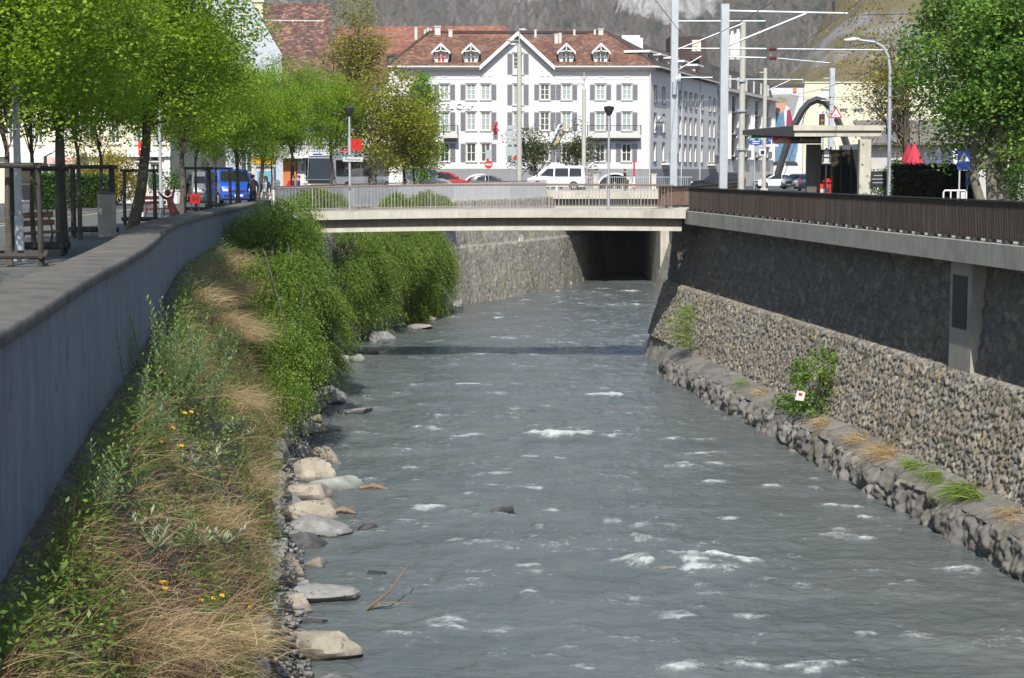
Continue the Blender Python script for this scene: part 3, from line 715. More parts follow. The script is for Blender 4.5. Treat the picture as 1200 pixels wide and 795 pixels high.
mb = MB(ro); mb.prism([(2.2, 131, -.36), (18, 131, -.36), (18, 131, .22), (2.2, 131, .22)], (0, 17, 0)); mb.build('deck', M['pale_concrete'], rb)
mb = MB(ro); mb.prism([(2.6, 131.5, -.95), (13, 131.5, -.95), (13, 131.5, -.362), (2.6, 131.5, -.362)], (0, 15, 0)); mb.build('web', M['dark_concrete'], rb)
mb = MB(ro); mb.prism([(3.0, 131.1, -1.22), (11.2, 131.1, -1.22), (11.2, 131.1, -.96), (3.0, 131.1, -.96)], (0, .8, 0)); mb.build('bottom_flange', M['white'], rb)
mb = MB(ro); mb.prism([(11.25, 129.4, -7.3), (13.5, 129.4, -7.3), (13.5, 129.4, -.98), (11.25, 129.4, -.98)], (0, 17, 0)); mb.build('abutment', M['pale_concrete'], rb)
mb = MB(ro); mb.box((8, 149, -4), (16, .4, 7)); mb.build('end_wall', M['dark_concrete'], rb)
mb = MB(ro)
for x in np.arange(2.4, 13.5, .16): mb.box((x, 131.2, .77), (.02, .03, 1.05))
mb.box((8, 131.2, 1.3), (11.6, .07, .05)); mb.build('railing', M['metal'], rb)

# ================================================================== windows and facades
class Face:
    """a wall plane: x runs along u (plan), z up, d goes into the wall"""
    def __init__(s, o, u, off): s.o = Vector((o[0], o[1], 0)); s.u = Vector((u[0], u[1], 0)).normalized(); s.n = Vector((-s.u.y, s.u.x, 0)); s.off = off
    def p(s, x, z, d=0): return s.o + s.u * x + s.n * d + Vector((0, 0, z))
    def box(s, mb, x0, x1, z0, z1, d0, d1, mi=0):
        c = [s.p(x, z, d) for x in (x0, x1) for d in (d0, d1) for z in (z0, z1)]
        mb.add(c, [[0, 1, 3, 2], [4, 6, 7, 5], [0, 4, 5, 1], [2, 3, 7, 6], [0, 2, 6, 4], [1, 5, 7, 3]], mi)
    def wall(s, mb, x0, x1, z0, z1, holes, depth=.22, mi=0, top=None):
        xs = sorted(set([x0, x1] + [h[0] for h in holes] + [h[1] for h in holes])); zs = sorted(set([z0, z1] + [h[2] for h in holes] + [h[3] for h in holes]))
        for a, b in zip(xs[:-1], xs[1:]):
            for c, d in zip(zs[:-1], zs[1:]):
                mx, mz = (a + b) / 2, (c + d) / 2
                if any(h[0] < mx < h[1] and h[2] < mz < h[3] for h in holes): continue
                mb.add([s.p(a, c), s.p(b, c), s.p(b, d), s.p(a, d)], [[0, 1, 2, 3]], mi)
        for h in holes:
            a, b, c, d = h
            for q in (((a, c), (a, d)), ((b, d), (b, c)), ((a, d), (b, d)), ((b, c), (a, c))):
                (xa, za), (xb, zb) = q
                mb.add([s.p(xa, za), s.p(xb, zb), s.p(xb, zb, depth), s.p(xa, za, depth)], [[0, 1, 2, 3]], mi)
    def window(s, parent, h, depth=.16, mull=1, trans=2, fr=.07, trim=.1, fm=None, tm=None, gm=None, hood=.06):
        a, b, c, d = h; mb = MB(s.off)
        for q in ((a, a + fr, c, d), (b - fr, b, c, d), (a + fr, b - fr, c, c + fr), (a + fr, b - fr, d - fr, d)): s.box(mb, *q, depth - .05, depth + .04)
        for i in range(mull): x = a + (b - a) * (i + 1) / (mull + 1); s.box(mb, x - fr * .55, x + fr * .55, c + fr, d - fr, depth - .055, depth + .035)
        for i in range(trans): z = c + (d - c) * (i + 1) / (trans + 1); s.box(mb, a + fr, b - fr, z - .022, z + .022, depth - .04, depth + .03)
        if trim:
            t = trim
            for q in ((a - t, a - .002, c, d + t), (b + .002, b + t, c, d + t), (a, b, d + .002, d + t)): s.box(mb, *q, -.035, .05, 1)
            s.box(mb, a - t - .06, b + t + .06, c - .1, c - .002, -.12, .1, 1)
            if hood: s.box(mb, a - t - .05, b + t + .05, d + t + .002, d + t + .09, -hood - .06, .02, 1)
        w = mb.build('window', [fm or M['white'], tm or M['trim']], parent)
        g = MB(s.off); s.box(g, a + .01, b - .01, c + .01, d - .01, depth, depth + .02); g.build('pane', gm or M['glass'], w)
        return w
    def shutter(s, parent, x0, x1, z0, z1, m=None):
        mb = MB(s.off); f = .06
        for q in ((x0, x0 + f, z0, z1), (x1 - f, x1, z0, z1), (x0 + f, x1 - f, z0, z0 + f), (x0 + f, x1 - f, z1 - f, z1), (x0 + f, x1 - f, (z0 + z1) / 2 - f / 2, (z0 + z1) / 2 + f / 2)): s.box(mb, *q, -.075, -.03)
        k = int((z1 - z0) / .13)
        for i in range(k): z = z0 + f + (z1 - z0 - 2 * f) * (i + .5) / k; s.box(mb, x0 + f, x1 - f, z - .035, z + .035, -.06, -.035)
        mb.build('shutter', m or M['shutter'], parent)
def poly3(name, pts_list, m, parent, off, thick=.12):
    mb = MB(off)
    for pts in pts_list:
        v = [Vector(p) for p in pts]; n = (v[1] - v[0]).cross(v[2] - v[0]).normalized()
        if n.z < 0: n = -n
        mb.prism([p - n * thick for p in v], n * thick)
    return mb.build(name, m, parent)

# ------------------------------------------------------------------ the hotel
HY = 170.
hx = lambda px: P(px, 150, HY).x
hz = lambda py: P(600, py, HY).z
ht = thing('hotel', 'large white hotel with grey shutters, central gable and red brown tiled roof', 'hotel', (hx(610), HY, 0)); ho = tuple(ht.location)
xl, xr, ez = hx(462), hx(761.5), hz(80)
fc = Face((0, HY), (1, 0), ho)
cols = [(493, 1, 1), (521, 1, 1), (552.2, 1, 0), (569.2, 0, 1), (607, 1, 1), (638.4, 1, 1), (663.8, 1, 1), (703.5, 1, 1), (734.4, 1, 1)]
hw = 5.3; holes = []; wins = []
for cx_, l, r in cols:
    for k, (ya, yb) in enumerate(((99.2, 117), (131.8, 153), (168.6, 189.5))):
        if cx_ == 607 and k == 0: yb = 123
        h = (hx(cx_ - hw), hx(cx_ + hw), hz(yb), hz(ya)); holes.append(h); wins.append((h, l, r, k, cx_))
gw = (hx(601.5), hx(612.5), hz(87), hz(63))
mb = MB(ho); fc.wall(mb, xl, xr, hz(198), ez, holes)
# gable wall with its window
gx0, gx1, gxa, gza = hx(563.5), hx(648.5), hx(606.5), hz(41.5)
tops = lambda x: ez + (gza - ez) * (1 - abs(x - gxa) / ((gx1 - gx0) / 2))
def gquad(x0, x1, zb0, zb1): mb.add([fc.p(x0, zb0), fc.p(x1, zb1), fc.p(x1, max(tops(x1), zb1)), fc.p(x0, max(tops(x0), zb0))], [[0, 1, 2, 3]])
gquad(gx0, gw[0], ez, ez); gquad(gw[1], gx1, ez, ez)
mb.add([fc.p(gw[0], gw[3]), fc.p(gw[1], gw[3]), fc.p(gw[1], tops(gw[1])), fc.p(gxa, gza), fc.p(gw[0], tops(gw[0]))], [[0, 1, 2, 3, 4]])
fc.wall(mb, gw[0], gw[1], gw[2], gw[3], [gw]); 
if gw[2] < ez: pass
mb.add([fc.p(gw[0], ez), fc.p(gw[1], ez), fc.p(gw[1], gw[2]), fc.p(gw[0], gw[2])], [[0, 1, 2, 3]]) if gw[2] > ez + .01 else None
for ax, aw in ((557, 0), ): pass
ax = Vector((hx(761.5), HY, 0)); B2 = Vector((24.2, 203, 0)); su = (B2 - ax).normalized(); SL = (B2 - ax).length
mb.add([fc.p(xl, -.5), fc.p(xl, -.5, 17), fc.p(xl, ez, 17), fc.p(xl, ez)], [[0, 1, 2, 3]])
mb.build('facade', M['white_plaster'], ht)
fc.window(ht, gw, trans=4); fc.shutter(ht, hx(594.5), hx(600.6), gw[2], gw[3]); fc.shutter(ht, hx(613.4), hx(619.5), gw[2], gw[3])
for h, l, r, k, cx_ in wins:
    fc.window(ht, h, trans=2 if k < 2 else 1, gm=M['glass_pale'] if (k < 2 and cx_ not in (638.4,)) else M['glass'])
    if l: fc.shutter(ht, hx(cx_ - hw - 7.2), hx(cx_ - hw - 1.3), h[2], h[3])
    if r: fc.shutter(ht, hx(cx_ + hw + 1.3), hx(cx_ + hw + 7.2), h[2], h[3])
# plinth with arches
mb = MB(ho); arch = [(562.5, 18.5, 205.5), (721, 19, 204.5), (645, 14, 206)]
zs = hz(198); px_ = [hx(462)]
segs = []
for cx_, w_, yt in sorted(arch):
    a, b, zt = hx(cx_ - w_), hx(cx_ + w_), hz(yt); segs.append((a, b, zt))
x = xl
for a, b, zt in segs:
    fc.box(mb, x, a, -.6, zs, -.06, .3); n = 14; c = (a + b) / 2; rx = (b - a) / 2; zb = .2
    pts = [(c - rx * math.cos(math.pi * i / n), zb + (zt - zb) * math.sin(math.pi * i / n)) for i in range(n + 1)]
    for (xa, za), (xb, zb_) in zip(pts[:-1], pts[1:]):
        mb.add([fc.p(xa, za, -.06), fc.p(xb, zb_, -.06), fc.p(xb, zs, -.06), fc.p(xa, zs, -.06)], [[0, 1, 2, 3]]); mb.add([fc.p(xa, za, -.06), fc.p(xa, za, .9), fc.p(xb, zb_, .9), fc.p(xb, zb_, -.06)], [[0, 1, 2, 3]])
    x = b
fc.box(mb, x, xr, -.6, zs, -.06, .3); mb.build('plinth', M['plinth'], ht)
for a, b, zt in segs:
    mb = MB(ho); n = 16; c = (a + b) / 2; rx = (b - a) / 2; zb = .2
    for i in range(n):
        q = []
        for t, k in ((i, 1), (i + 1, 1), (i + 1, 1.13), (i, 1.13)): q.append((c - rx * k * math.cos(math.pi * t / n), zb + (zt - zb) * k * math.sin(math.pi * t / n)))
        mb.prism([fc.p(u, v, -.1) for u, v in q], (0, .06, 0))
    am = mb.build('arch_opening', M['white'], ht)
    g = MB(ho); fc.box(g, a, b, -.5, zt, .8, .85); g.build('pane', M['glass'], am)
    g = MB(ho)
    for q in range(1, 4): fc.box(g, a + (b - a) * q / 4 - .06, a + (b - a) * q / 4 + .06, -.5, zt - .2, .7, .79)
    g.build('mullion', M['trim'], am)
# cornice band, small attic panels, roundels
mb = MB(ho)
for a, b in ((xl - .5, gx0), (gx1, xr + .5)):
    mb.prism([fc.p(a, ez - .32, 0), fc.p(a, ez - .05, -.7), fc.p(a, ez + .18, -.75), fc.p(a, ez + .22, 0)], (b - a, 0, 0))
mb.build('cornice', M['trim'], ht)
mb = MB(ho)
for c in (548.5, 556, 566, 574.5, 635, 642.5, 660, 667.5):
    a, b, z0, z1 = hx(c - 2), hx(c + 2), hz(89.5), hz(83.2)
    for q in ((a, a + .06, z0, z1), (b - .06, b, z0, z1), (a + .06, b - .06, z0, z0 + .06), (a + .06, b - .06, z1 - .07, z1)): fc.box(mb, *q, -.06, .02)
for c in (521, 704, 734.5):
    n = 14; z = hz(86.5)
    for i in range(n):
        q = [(hx(c) + r * math.cos(t), z + r * math.sin(t)) for t, r in ((2 * math.pi * i / n, .26), (2 * math.pi * (i + 1) / n, .26), (2 * math.pi * (i + 1) / n, .36), (2 * math.pi * i / n, .36))]
        mb.prism([fc.p(u, v, -.06) for u, v in q], (0, .05, 0))
fc.box(mb, xl, gx0, hz(93), hz(92.2), -.03, .02); fc.box(mb, gx1, xr, hz(93), hz(92.2), -.03, .02)
mb.build('attic_trim', M['white_plaster'], ht)
# roof
RYz = 180.; rz_ = P(600, 38, RYz).z; rL, rR = P(503, 38, RYz), P(711, 38, RYz)
eL = Vector((hx(462) - .6, HY - .7, ez + .2)); eR = Vector((xr + .7, HY - .7, ez + .2)); bL = Vector((eL.x + 1, 191, ez + .2)); sE = Vector((24.7, 203, ez + .2))
g0, g1, ga = Vector((gx0 - .1, HY - .7, ez + .2)), Vector((gx1 + .1, HY - .7, ez + .2)), Vector((gxa, HY - .7, gza + .35))
gb = Vector((gxa, HY + 9.2, gza + .35))
poly3('roof', [(eL, g0, gb, rL), (g1, eR, rR, gb), (g0, ga, gb), (ga, g1, gb), (rL, bL, eL)], M['roof'], ht, ho)
rb2 = P(838, 74, 206); rt2 = Vector((rR.x + 3.2, 184, rR.z + .6))
poly3('wing_roof', [(eR, sE, Vector((sE.x - 5.2, 206, rb2.z + 1.0)), rR)], M['roof_brown'], ht, ho)
mb = MB(ho)
for a, b in ((g0, ga), (ga, g1)):
    a2, b2 = a + Vector((0, -.06, -.02)), b + Vector((0, -.06, -.02)); mb.prism([a2, b2, b2 + Vector((0, 0, -.42)), a2 + Vector((0, 0, -.42))], (0, .35, 0))
mb.build('gable_board', M['white'], ht)
mb = MB(ho); mb.tube([rL, rR], .16, 6); mb.tube([rR, eR], .16, 6); mb.tube([rL, eL], .16, 6); mb.build('ridge_tile', M['roof_brown'], ht)
mb = MB(ho); mb.tube([eL + Vector((0, -.1, -.12)), g0 + Vector((0, -.1, -.12))], .1, 6); mb.tube([g1 + Vector((0, -.1, -.12)), eR + Vector((0, -.1, -.12))], .1, 6); mb.tube([eR + Vector((.1, 0, -.12)), sE + Vector((.1, 0, -.12))], .1, 6); mb.build('gutter', M['trim'], ht)
mb = MB(ho); mb.tube([(xr - .0, HY - .16, ez - .2), (xr, HY - .16, 0)], .07, 6); mb.build('downpipe', M['trim'], ht)
for c, mred in ((517, 1), (552, 0), (663.5, 0), (704, 0)):                # dormers
    yd = 170.5; f = Face((0, yd), (1, 0), ho); X_ = lambda p_: P(p_, 65, yd).x; Z_ = lambda p_: P(600, p_, yd).z
    a, b, z0, z1, zt = X_(c - 7.6), X_(c + 7.6), Z_(74.5), Z_(60), Z_(51)
    h = (X_(c - 4.6), X_(c + 4.6), Z_(72.8), Z_(61.8)); xm = X_(c)
    mb = MB(ho); f.wall(mb, a, b, z0, z1, [h], .1); mb.add([f.p(a, z1), f.p(b, z1), f.p(xm, zt - .15)], [[0, 1, 2]])
    mb.add([f.p(a, z0), f.p(a, z1), f.p(a, z1, 4), f.p(a, z0, 3)], [[0, 1, 2, 3]]); mb.add([f.p(b, z0), f.p(b, z1), f.p(b, z1, 4), f.p(b, z0, 3)], [[0, 1, 2, 3]])
    d = mb.build('dormer', M['white'], ht)
    f.window(d, h, depth=.08, trans=1, trim=0, fm=M['red'] if mred else None) if False else None
    g = MB(ho); f.box(g, h[0], h[1], h[2], h[3], .08, .1); g.build('pane', M['red'] if mred else M['glass'], d)
    g = MB(ho)
    for q in ((h[0], h[0] + .07, h[2], h[3]), (h[1] - .07, h[1], h[2], h[3]), (xm - .05, xm + .05, h[2], h[3]), (h[0] + .07, h[1] - .07, (h[2] + h[3]) / 2 - .03, (h[2] + h[3]) / 2 + .03)): f.box(g, *q, .03, .075)
    g.build('window_frame', M['white'], d)
    mb = MB(ho)
    for sx in (-1, 1):
        e_ = f.p(X_(c + sx * 11), z1 - .12, -.75); t_ = f.p(xm, zt + .02, -.75); mb.prism([e_, t_, t_ + Vector((0, 0, -.26)), e_ + Vector((0, 0, -.26))], (0, .12, 0))
        mb.bar(f.p(X_(c + sx * 7), z1 - .1, -.66), f.p(X_(c + sx * 1), zt - .75, -.66), .09); mb.bar(f.p(X_(c + sx * 8), z1 - .9, -.05), f.p(X_(c + sx * 9.5), z1 - .1, -.62), .1)
    mb.bar(f.p(xm, zt - .2, -.66), f.p(xm, zt - .75, -.66), .09); mb.build('bargeboard', M['white'], d)
    poly3('dormer_roof', [(f.p(X_(c - 11), z1 - .1, -.7), f.p(xm, zt + .04, -.7), f.p(xm, zt + .04, 5), f.p(X_(c - 11), z1 - .1, 4)), (f.p(xm, zt + .04, -.7), f.p(X_(c + 11), z1 - .1, -.7), f.p(X_(c + 11), z1 - .1, 4), f.p(xm, zt + .04, 5))], M['roof_brown'], d, ho, .1)
for c, yt, yb, wd, Yc in ((487.5, 33, 44, .28, 182), (498, 36, 44, .2, 181), (501.5, 34, 43, .24, 181), (505, 35, 42, .2, 181), (513, 32, 44, .6, 179.5), (528, 36, 41, .4, 179), (627.5, 36, 42, .22, 179.5), (652, 41, 51, .38, 177), (656.5, 40, 50, .26, 177), (673, 36, 43, .22, 179.5), (697, 36, 41, .22, 179.5), (704, 35, 43, .5, 179.3)):
    a, b = P(c, yt, Yc), P(c, yb + 3, Yc); mb = MB(ho); mb.box((a + b) / 2, (wd, wd, (a - b).length)); mb.box(a + Vector((0, 0, .05)), (wd * 1.25, wd * 1.25, .1)); mb.build('chimney', M['trim'], ht)
a, b = P(739, 42, 184), P(739, 66, 184); mb = MB(ho); mb.box(((a.x), 186, (a.z + b.z) / 2), (1.95, 5, a.z - b.z)); mb.box((a.x + 1.15, 184.2, a.z - .9), (.3, .8, 1.3)); mb.build('roof_house', M['white'], ht)
# balconies with flags
for a, b in ((688, 751), (519.5, 537)):
    mb = MB(ho); z = hz(158.5); mb.box(((hx(a) + hx(b)) / 2, HY - .6, z - .15), (hx(b) - hx(a), 1.2, .3)); bal = mb.build('balcony', M['trim'], ht)
    mb = MB(ho); n = int((hx(b) - hx(a)) / .13)
    for i in range(n + 1): mb.box((hx(a) + .05 + (hx(b) - hx(a) - .1) * i / n, HY - 1.15, z + .45), (.025, .025, .9))
    mb.box(((hx(a) + hx(b)) / 2, HY - 1.15, z + .92), (hx(b) - hx(a), .05, .05)); 
    for xx in (hx(a) + .03, hx(b) - .03):
        mb.box((xx, HY - .6, z + .92), (.05, 1.1, .05))
        for k in range(7): mb.box((xx, HY - .15 - .15 * k, z + .45), (.025, .025, .9))
    mb.build('balustrade', M['metal_dark'], bal)
    mb = MB(ho); mb.prism([(hx(a) + .1, HY - 1.0, z - .31), (hx(b) - .1, HY - 1.0, z - .31), (hx(b) - .1, HY - .01, z - .62), (hx(a) + .1, HY - .01, z - .62)], (0, .005, .3)); mb.build('bracket', M['shutter'], bal)
text_mesh('lettering', 'HOTEL Chur', .82, .05, M['white'], ht, Matrix.Translation((hx(528) - ho[0], -.16, hz(124.5))) @ FRONT)
# side wing
sf = Face((ax.x, ax.y), (su.x, su.y), ho)
spx = lambda px, py: None
def side_hit(px):        # distance along the wing where a photo column meets it
    k = (px - 600) / F * 1.0; # X/Y ~ k (depth measured along the axis at horizon level)
    k = ray(px, 200).x / ray(px, 200).y
    return (k * ax.y - ax.x) / (su.x - k * su.y)
holes = []; wl = []
for c in (767, 777, 796.5, 802.5, 808.5, 814.5, 822, 831, 836):
    t = side_hit(c); w_ = .5
    for z0, z1 in ((hz(119), hz(100.5)), (hz(155), hz(133)), (hz(189), hz(167.5))):
        h = (t - w_, t + w_, z0, z1); holes.append(h)
mb = MB(ho); sf.wall(mb, 0, SL, hz(198), ez, holes, .3); mb.build('side_facade', M['grey_plaster'], ht)
mb = MB(ho); sf.box(mb, 0, SL, -.5, hz(198), -.04, .3); mb.build('side_plinth', M['plinth'], ht)
for h in holes: sf.window(ht, h, .26, 1, 2, .06, .16, tm=M['trim_dark'], gm=M['glass_pale'], hood=0)
mb = MB(ho); 
for t in (side_hit(819), side_hit(797)): mb.tube([sf.p(t, -.3, -.12), sf.p(t, ez, -.12)], .06, 6)
mb.build('downpipe', M['trim'], ht)
t = side_hit(771)
mb = MB(ho); sf.box(mb, t - 1.9, t + 1.9, hz(143.4), hz(142.6), -.35, -.1); sg = mb.build('sign_rail', M['metal_dark'], ht)
Ms = Matrix.Translation(sf.p(t, hz(139.6), -.3) - Vector(ho)) @ Matrix.Rotation(math.atan2(su.y, su.x), 4, 'Z') @ FRONT
text_mesh('lettering', 'HOTEL', .95, .05, M['pale_blue'], sg, Ms)
for px0, px1 in ((775, 785), (829, 838)):                                  # small balconies low on the wing
    a, b = side_hit(px0), side_hit(px1); z = hz(191)
    mb = MB(ho); sf.box(mb, a, b, z - .2, z, -.9, 0); bal = mb.build('balcony', M['trim'], ht)
    mb = MB(ho); n = 14
    for i in range(n + 1): x_ = a + (b - a) * i / n; sf.box(mb, x_ - .015, x_ + .015, z, z + .95, -.88, -.84)
    sf.box(mb, a, b, z + .93, z + .99, -.9, -.82); mb.build('balustrade', M['metal_dark'], bal)
for c in (771, 783, 796, 810, 825):                                        # wing dormers
    t = side_hit(c); mb = MB(ho); sf.box(mb, t - 1.3, t + 1.3, ez + .5, ez + 1.7, .9, 3); d = mb.build('dormer', M['grey_plaster'], ht)
    mb = MB(ho); sf.box(mb, t - 1.7, t + 1.7, ez + 1.7, ez + 1.92, .5, 3.2); mb.build('dormer_roof', M['white'], d)
    mb = MB(ho); sf.box(mb, t - .9, t + .9, ez + .8, ez + 1.55, .85, .91); mb.build('pane', M['glass'], d)
mb = MB(ho); a = P(806, 43, 215); b = P(806, 90, 215); mb.box((a.x, 217, (a.z + b.z) / 2), (4.6, 5, a.z - b.z), bev=.05); mb.build('roof_house', M['roof_brown'], ht)
mb = MB(ho); a = P(816, 54, 212); mb.box(a, (1.1, .5, 1.4), bev=.03); mb.box(a + Vector((-.05, -.28, .1)), (.3, .1, .3)); mb.build('ventilation_unit', M['pale_cream'], ht)

# ------------------------------------------------------------------ modern block beyond the wing
mo = thing('office_block', 'pale modern block with vertical fins and dark mansard top beyond the hotel wing', 'building', (30, 220, 0)); mo_o = tuple(mo.location)
B3 = Vector((36.3, 238.5, 0)); mu = (B3 - B2).normalized(); ML = (B3 - B2).length; B2_ = B2 + mu * .3
mf = Face((B2_.x, B2_.y), (mu.x, mu.y), mo_o)
Hm = 11.2; holes = []; fl = [(.6, 3.0), (3.6, 5.6), (6.3, 8.3), (9.0, 10.9)]
nb = 5; bw = ML / nb
for z0, z1 in fl[1:]:
    for i in range(nb):
        a = i * bw; holes.append((a + .5, a + bw * .42, z0, z1)); 
        for k in range(3): holes.append((a + bw * (.52 + .14 * k), a + bw * (.59 + .14 * k), z0 + .3, z1))
mb = MB(mo_o); mf.wall(mb, 0, ML - .3, -.4, Hm, holes, .35); f2 = Face((B3.x, B3.y), (-mu.y, mu.x), mo_o); 
mb.add([mf.p(ML - .3, -.4), mf.p(ML - .3, -.4, 14), mf.p(ML - .3, Hm, 14), mf.p(ML - .3, Hm)], [[0, 1, 2, 3]]); mb.build('facade', mat('pale render', (.55, .54, .51), .8, var=.05, bmp=.05), mo)
for h in holes:
    if h[1] - h[0] > 1: 
        mf.window(mo, h, .3, 1, 0, .06, 0, fm=M['shutter'])
        mb = MB(mo_o); a, b, z0, z1 = h
        mf.box(mb, a - .1, b + .1, z0 - .1, z0 + .75, -.55, -.5); mf.box(mb, a - .1, b + .1, z0 - .12, z0 - .02, -.5, 0)
        mb.prism([mf.p(a + .3, z0 - .13, -.4), mf.p(b - .3, z0 - .13, -.4), mf.p((a + b) / 2, z0 - .7, -.03)], mf.n * .02); mb.build('balcony', M['metal_dark'] if False else M['shutter'], mo)
    else:
        mf.window(mo, h, .3, 0, 0, .03, 0, fm=M['shutter'])
for i in range(nb):
    for k in range(4): x_ = i * bw + bw * (.49 + .14 * k); mb = MB(mo_o); mf.box(mb, x_, x_ + .16, 3.2, Hm - .1, -.28, -.003); mb.build('fin', M['white'], mo)
mb = MB(mo_o); mf.box(mb, -.2, ML + .2, Hm, Hm + .35, -.9, .5); mb.build('eaves', M['trim'], mo)
mb = MB(mo_o); mb.prism([mf.p(0, Hm + .352, .1), mf.p(0, Hm + 3.0, .9), mf.p(0, Hm + 3.3, 9), mf.p(0, Hm + .352, 11)], mu * (ML - .2)); mb.build('mansard_roof', M['roof_grey'], mo)
for i in range(7):
    t = 1.2 + i * (ML - 2) / 7
    mb = MB(mo_o); mf.box(mb, t - .55, t + .75, Hm + .45, Hm + 2.3, -.15, 1.5); d = mb.build('dormer', M['roof_grey'], mo)
    g = MB(mo_o); mf.box(g, t - .45, t - .02, Hm + .6, Hm + 2.1, -.2, -.153); mf.box(g, t + .1, t + .55, Hm + .6, Hm + 2.1, -.2, -.153); g.build('window_frame', M['white'], d)
for c, yt, yb in ((858, 41, 70), (865, 39, 70), (861, 52, 66)):
    a, b = P(c, yt, 226), P(c, yb, 226); mb = MB(mo_o); mb.tube([b, a], .42 if c != 861 else .7, 10); mb.tube([a, a + Vector((0, 0, .5))], .2, 6); mb.build('antenna', M['white'], mo)

# ------------------------------------------------------------------ right background
mu_ = thing('poster_building', 'white building carrying a huge standing man poster behind the station roof', 'building', (37, 240, 0)); muo = tuple(mu_.location)
f = Face((0, 240), (1, 0), muo); X_ = lambda p_: P(p_, 150, 240).x; Z_ = lambda p_: P(900, p_, 240).z
mb = MB(muo); f.box(mb, X_(898), X_(941), -.4, Z_(101), 0, 10); mb.build('wall', M['white_plaster'], mu_)
mb = MB(muo); f.box(mb, X_(897), X_(942), Z_(101), Z_(98.5), -.3, 10.3); mb.build('roof_edge', M['roof_grey'], mu_)
mb = MB(muo); f.box(mb, X_(902), X_(940), Z_(211), Z_(203), -.05, 0); mb.build('shopfront', M['white'], mu_)
po_ = MB(muo)
ppl = lambda pts, d: [f.p(X_(a), Z_(b), d) for a, b in pts]
mats = []
def pp(pts, m, d):
    if m not in mats: mats.append(m)
    po_.prism(ppl(pts, -.03 - d), (0, .02 + d * .9, 0), mats.index(m))
skin = mat('printed skin tone', (.5, .26, .19), .7, var=.15); den = mat('printed denim', (.10, .19, .30), .7, var=.3, vs=1.5); cap_m = mat('printed olive cloth', (.22, .2, .13), .7, var=.2); mar = mat('printed maroon cloth', (.25, .02, .06), .7, var=.2); vest = mat('printed pale cloth', (.5, .56, .6), .7, var=.2, vs=1.5); gr1 = mat('printed grey', (.27, .27, .28), .7, var=.05)
pp([(902, 111), (936, 112), (930, 135), (924, 150), (902, 150)], gr1, .0)
pp([(902, 152), (905, 128), (911, 123), (918, 121), (925, 127), (929, 150), (927, 152)], vest, .02)
pp([(906, 152), (907, 132), (912, 127), (918, 130), (920, 152)], den, .04)
pp([(921, 152), (922, 130), (925, 128), (930, 146), (930, 152)], mar, .04)
pp([(909, 122), (909.5, 132), (914, 134), (919, 129), (921, 122), (920, 117), (910, 118)], skin, .05)
pp([(909, 120), (909.5, 115.5), (915, 113), (921, 116), (922, 120), (915, 120.5)], cap_m, .06)
pp([(908, 152), (921, 152), (918, 175), (917, 190), (909, 192), (908, 170)], den, .045); pp([(921, 152), (936, 152), (935, 175), (932, 192), (922, 191), (924, 170)], den, .055)
pp([(907, 190), (919, 188), (920, 193), (906, 194)], M['metal_dark'], .06); pp([(921, 189), (934, 190), (936, 194), (921, 194)], M['metal_dark'], .065)
po_.build('poster', mats, mu_)
mb = MB(muo); f.box(mb, X_(928.5), X_(932.5), Z_(108), Z_(103.5), -.2, -.1); mb.build('small_sign', mat('orange sign', (.6, .17, .05), .5), mu_)
cb = thing('cream_building', 'pale cream flat roofed building far behind the traffic light', 'building', (48, 245, 0)); cbo = tuple(cb.location)
f = Face((0, 243), (1, 0), cbo); X_ = lambda p_: P(p_, 150, 243).x; Z_ = lambda p_: P(900, p_, 243).z
hs = [(X_(961), X_(974), Z_(114.5), Z_(105)), (X_(984), X_(992), Z_(132), Z_(127.5)), (X_(1000), X_(1012), Z_(132), Z_(127.5)), (X_(1020), X_(1034), Z_(132), Z_(126))]
mb = MB(cbo); f.wall(mb, X_(941.5), X_(1110), -.4, Z_(97.5), hs, .3); f.box(mb, X_(941.5), X_(1110), Z_(97.4), Z_(96), -.15, 12); f.box(mb, X_(941.5), X_(1110), Z_(116.5), Z_(116), -.06, .1); mb.build('wall', M['pale_cream'], cb)
for i, h in enumerate(hs): f.window(cb, h, .2, 2, 0, .06, 0, fm=M['alu'], gm=M['alu'] if i == 0 else M['glass'])
mb = MB(cbo); f.box(mb, X_(941.5), X_(1110), -.4, Z_(98), .9, 12); mb.build('core', M['plinth'], cb)
hs = thing('garden_house', 'low house with grey shingle roof behind the leaning bare branches', 'house', (20, 100, 0)); hso = tuple(hs.location)
f = Face((0, 100), (1, 0), hso); X_ = lambda p_: P(p_, 150, 100).x; Z_ = lambda p_: P(900, p_, 100).z
mb = MB(hso); hl = [(X_(1044), X_(1056), Z_(186), Z_(178)), (X_(1100), X_(1118), Z_(186), Z_(174)), (X_(1150), X_(1168), Z_(186), Z_(174)), (X_(1190), X_(1206), Z_(186), Z_(174))]
f.wall(mb, X_(1018), X_(1290), -.3, Z_(168), hl, .2); mb.add([f.p(X_(1018), -.3), f.p(X_(1018), -.3, 9), f.p(X_(1018), Z_(168), 9), f.p(X_(1018), Z_(168))], [[0, 1, 2, 3]]); mb.build('wall', mat('grey white render', (.45, .44, .42), .85), hs)
for h in hl: f.window(hs, h, .12, 1, 1, .06, .1)
poly3('roof', [(f.p(X_(1010), Z_(168), -.8), f.p(X_(1300), Z_(168), -.8), f.p(X_(1290), Z_(138), 5.5), f.p(X_(1022), Z_(138), 5.5))], mat('grey shingles', (.17, .155, .14), .9, var=.45, vs=3.5, bmp=.6, bs=8), hs, hso)

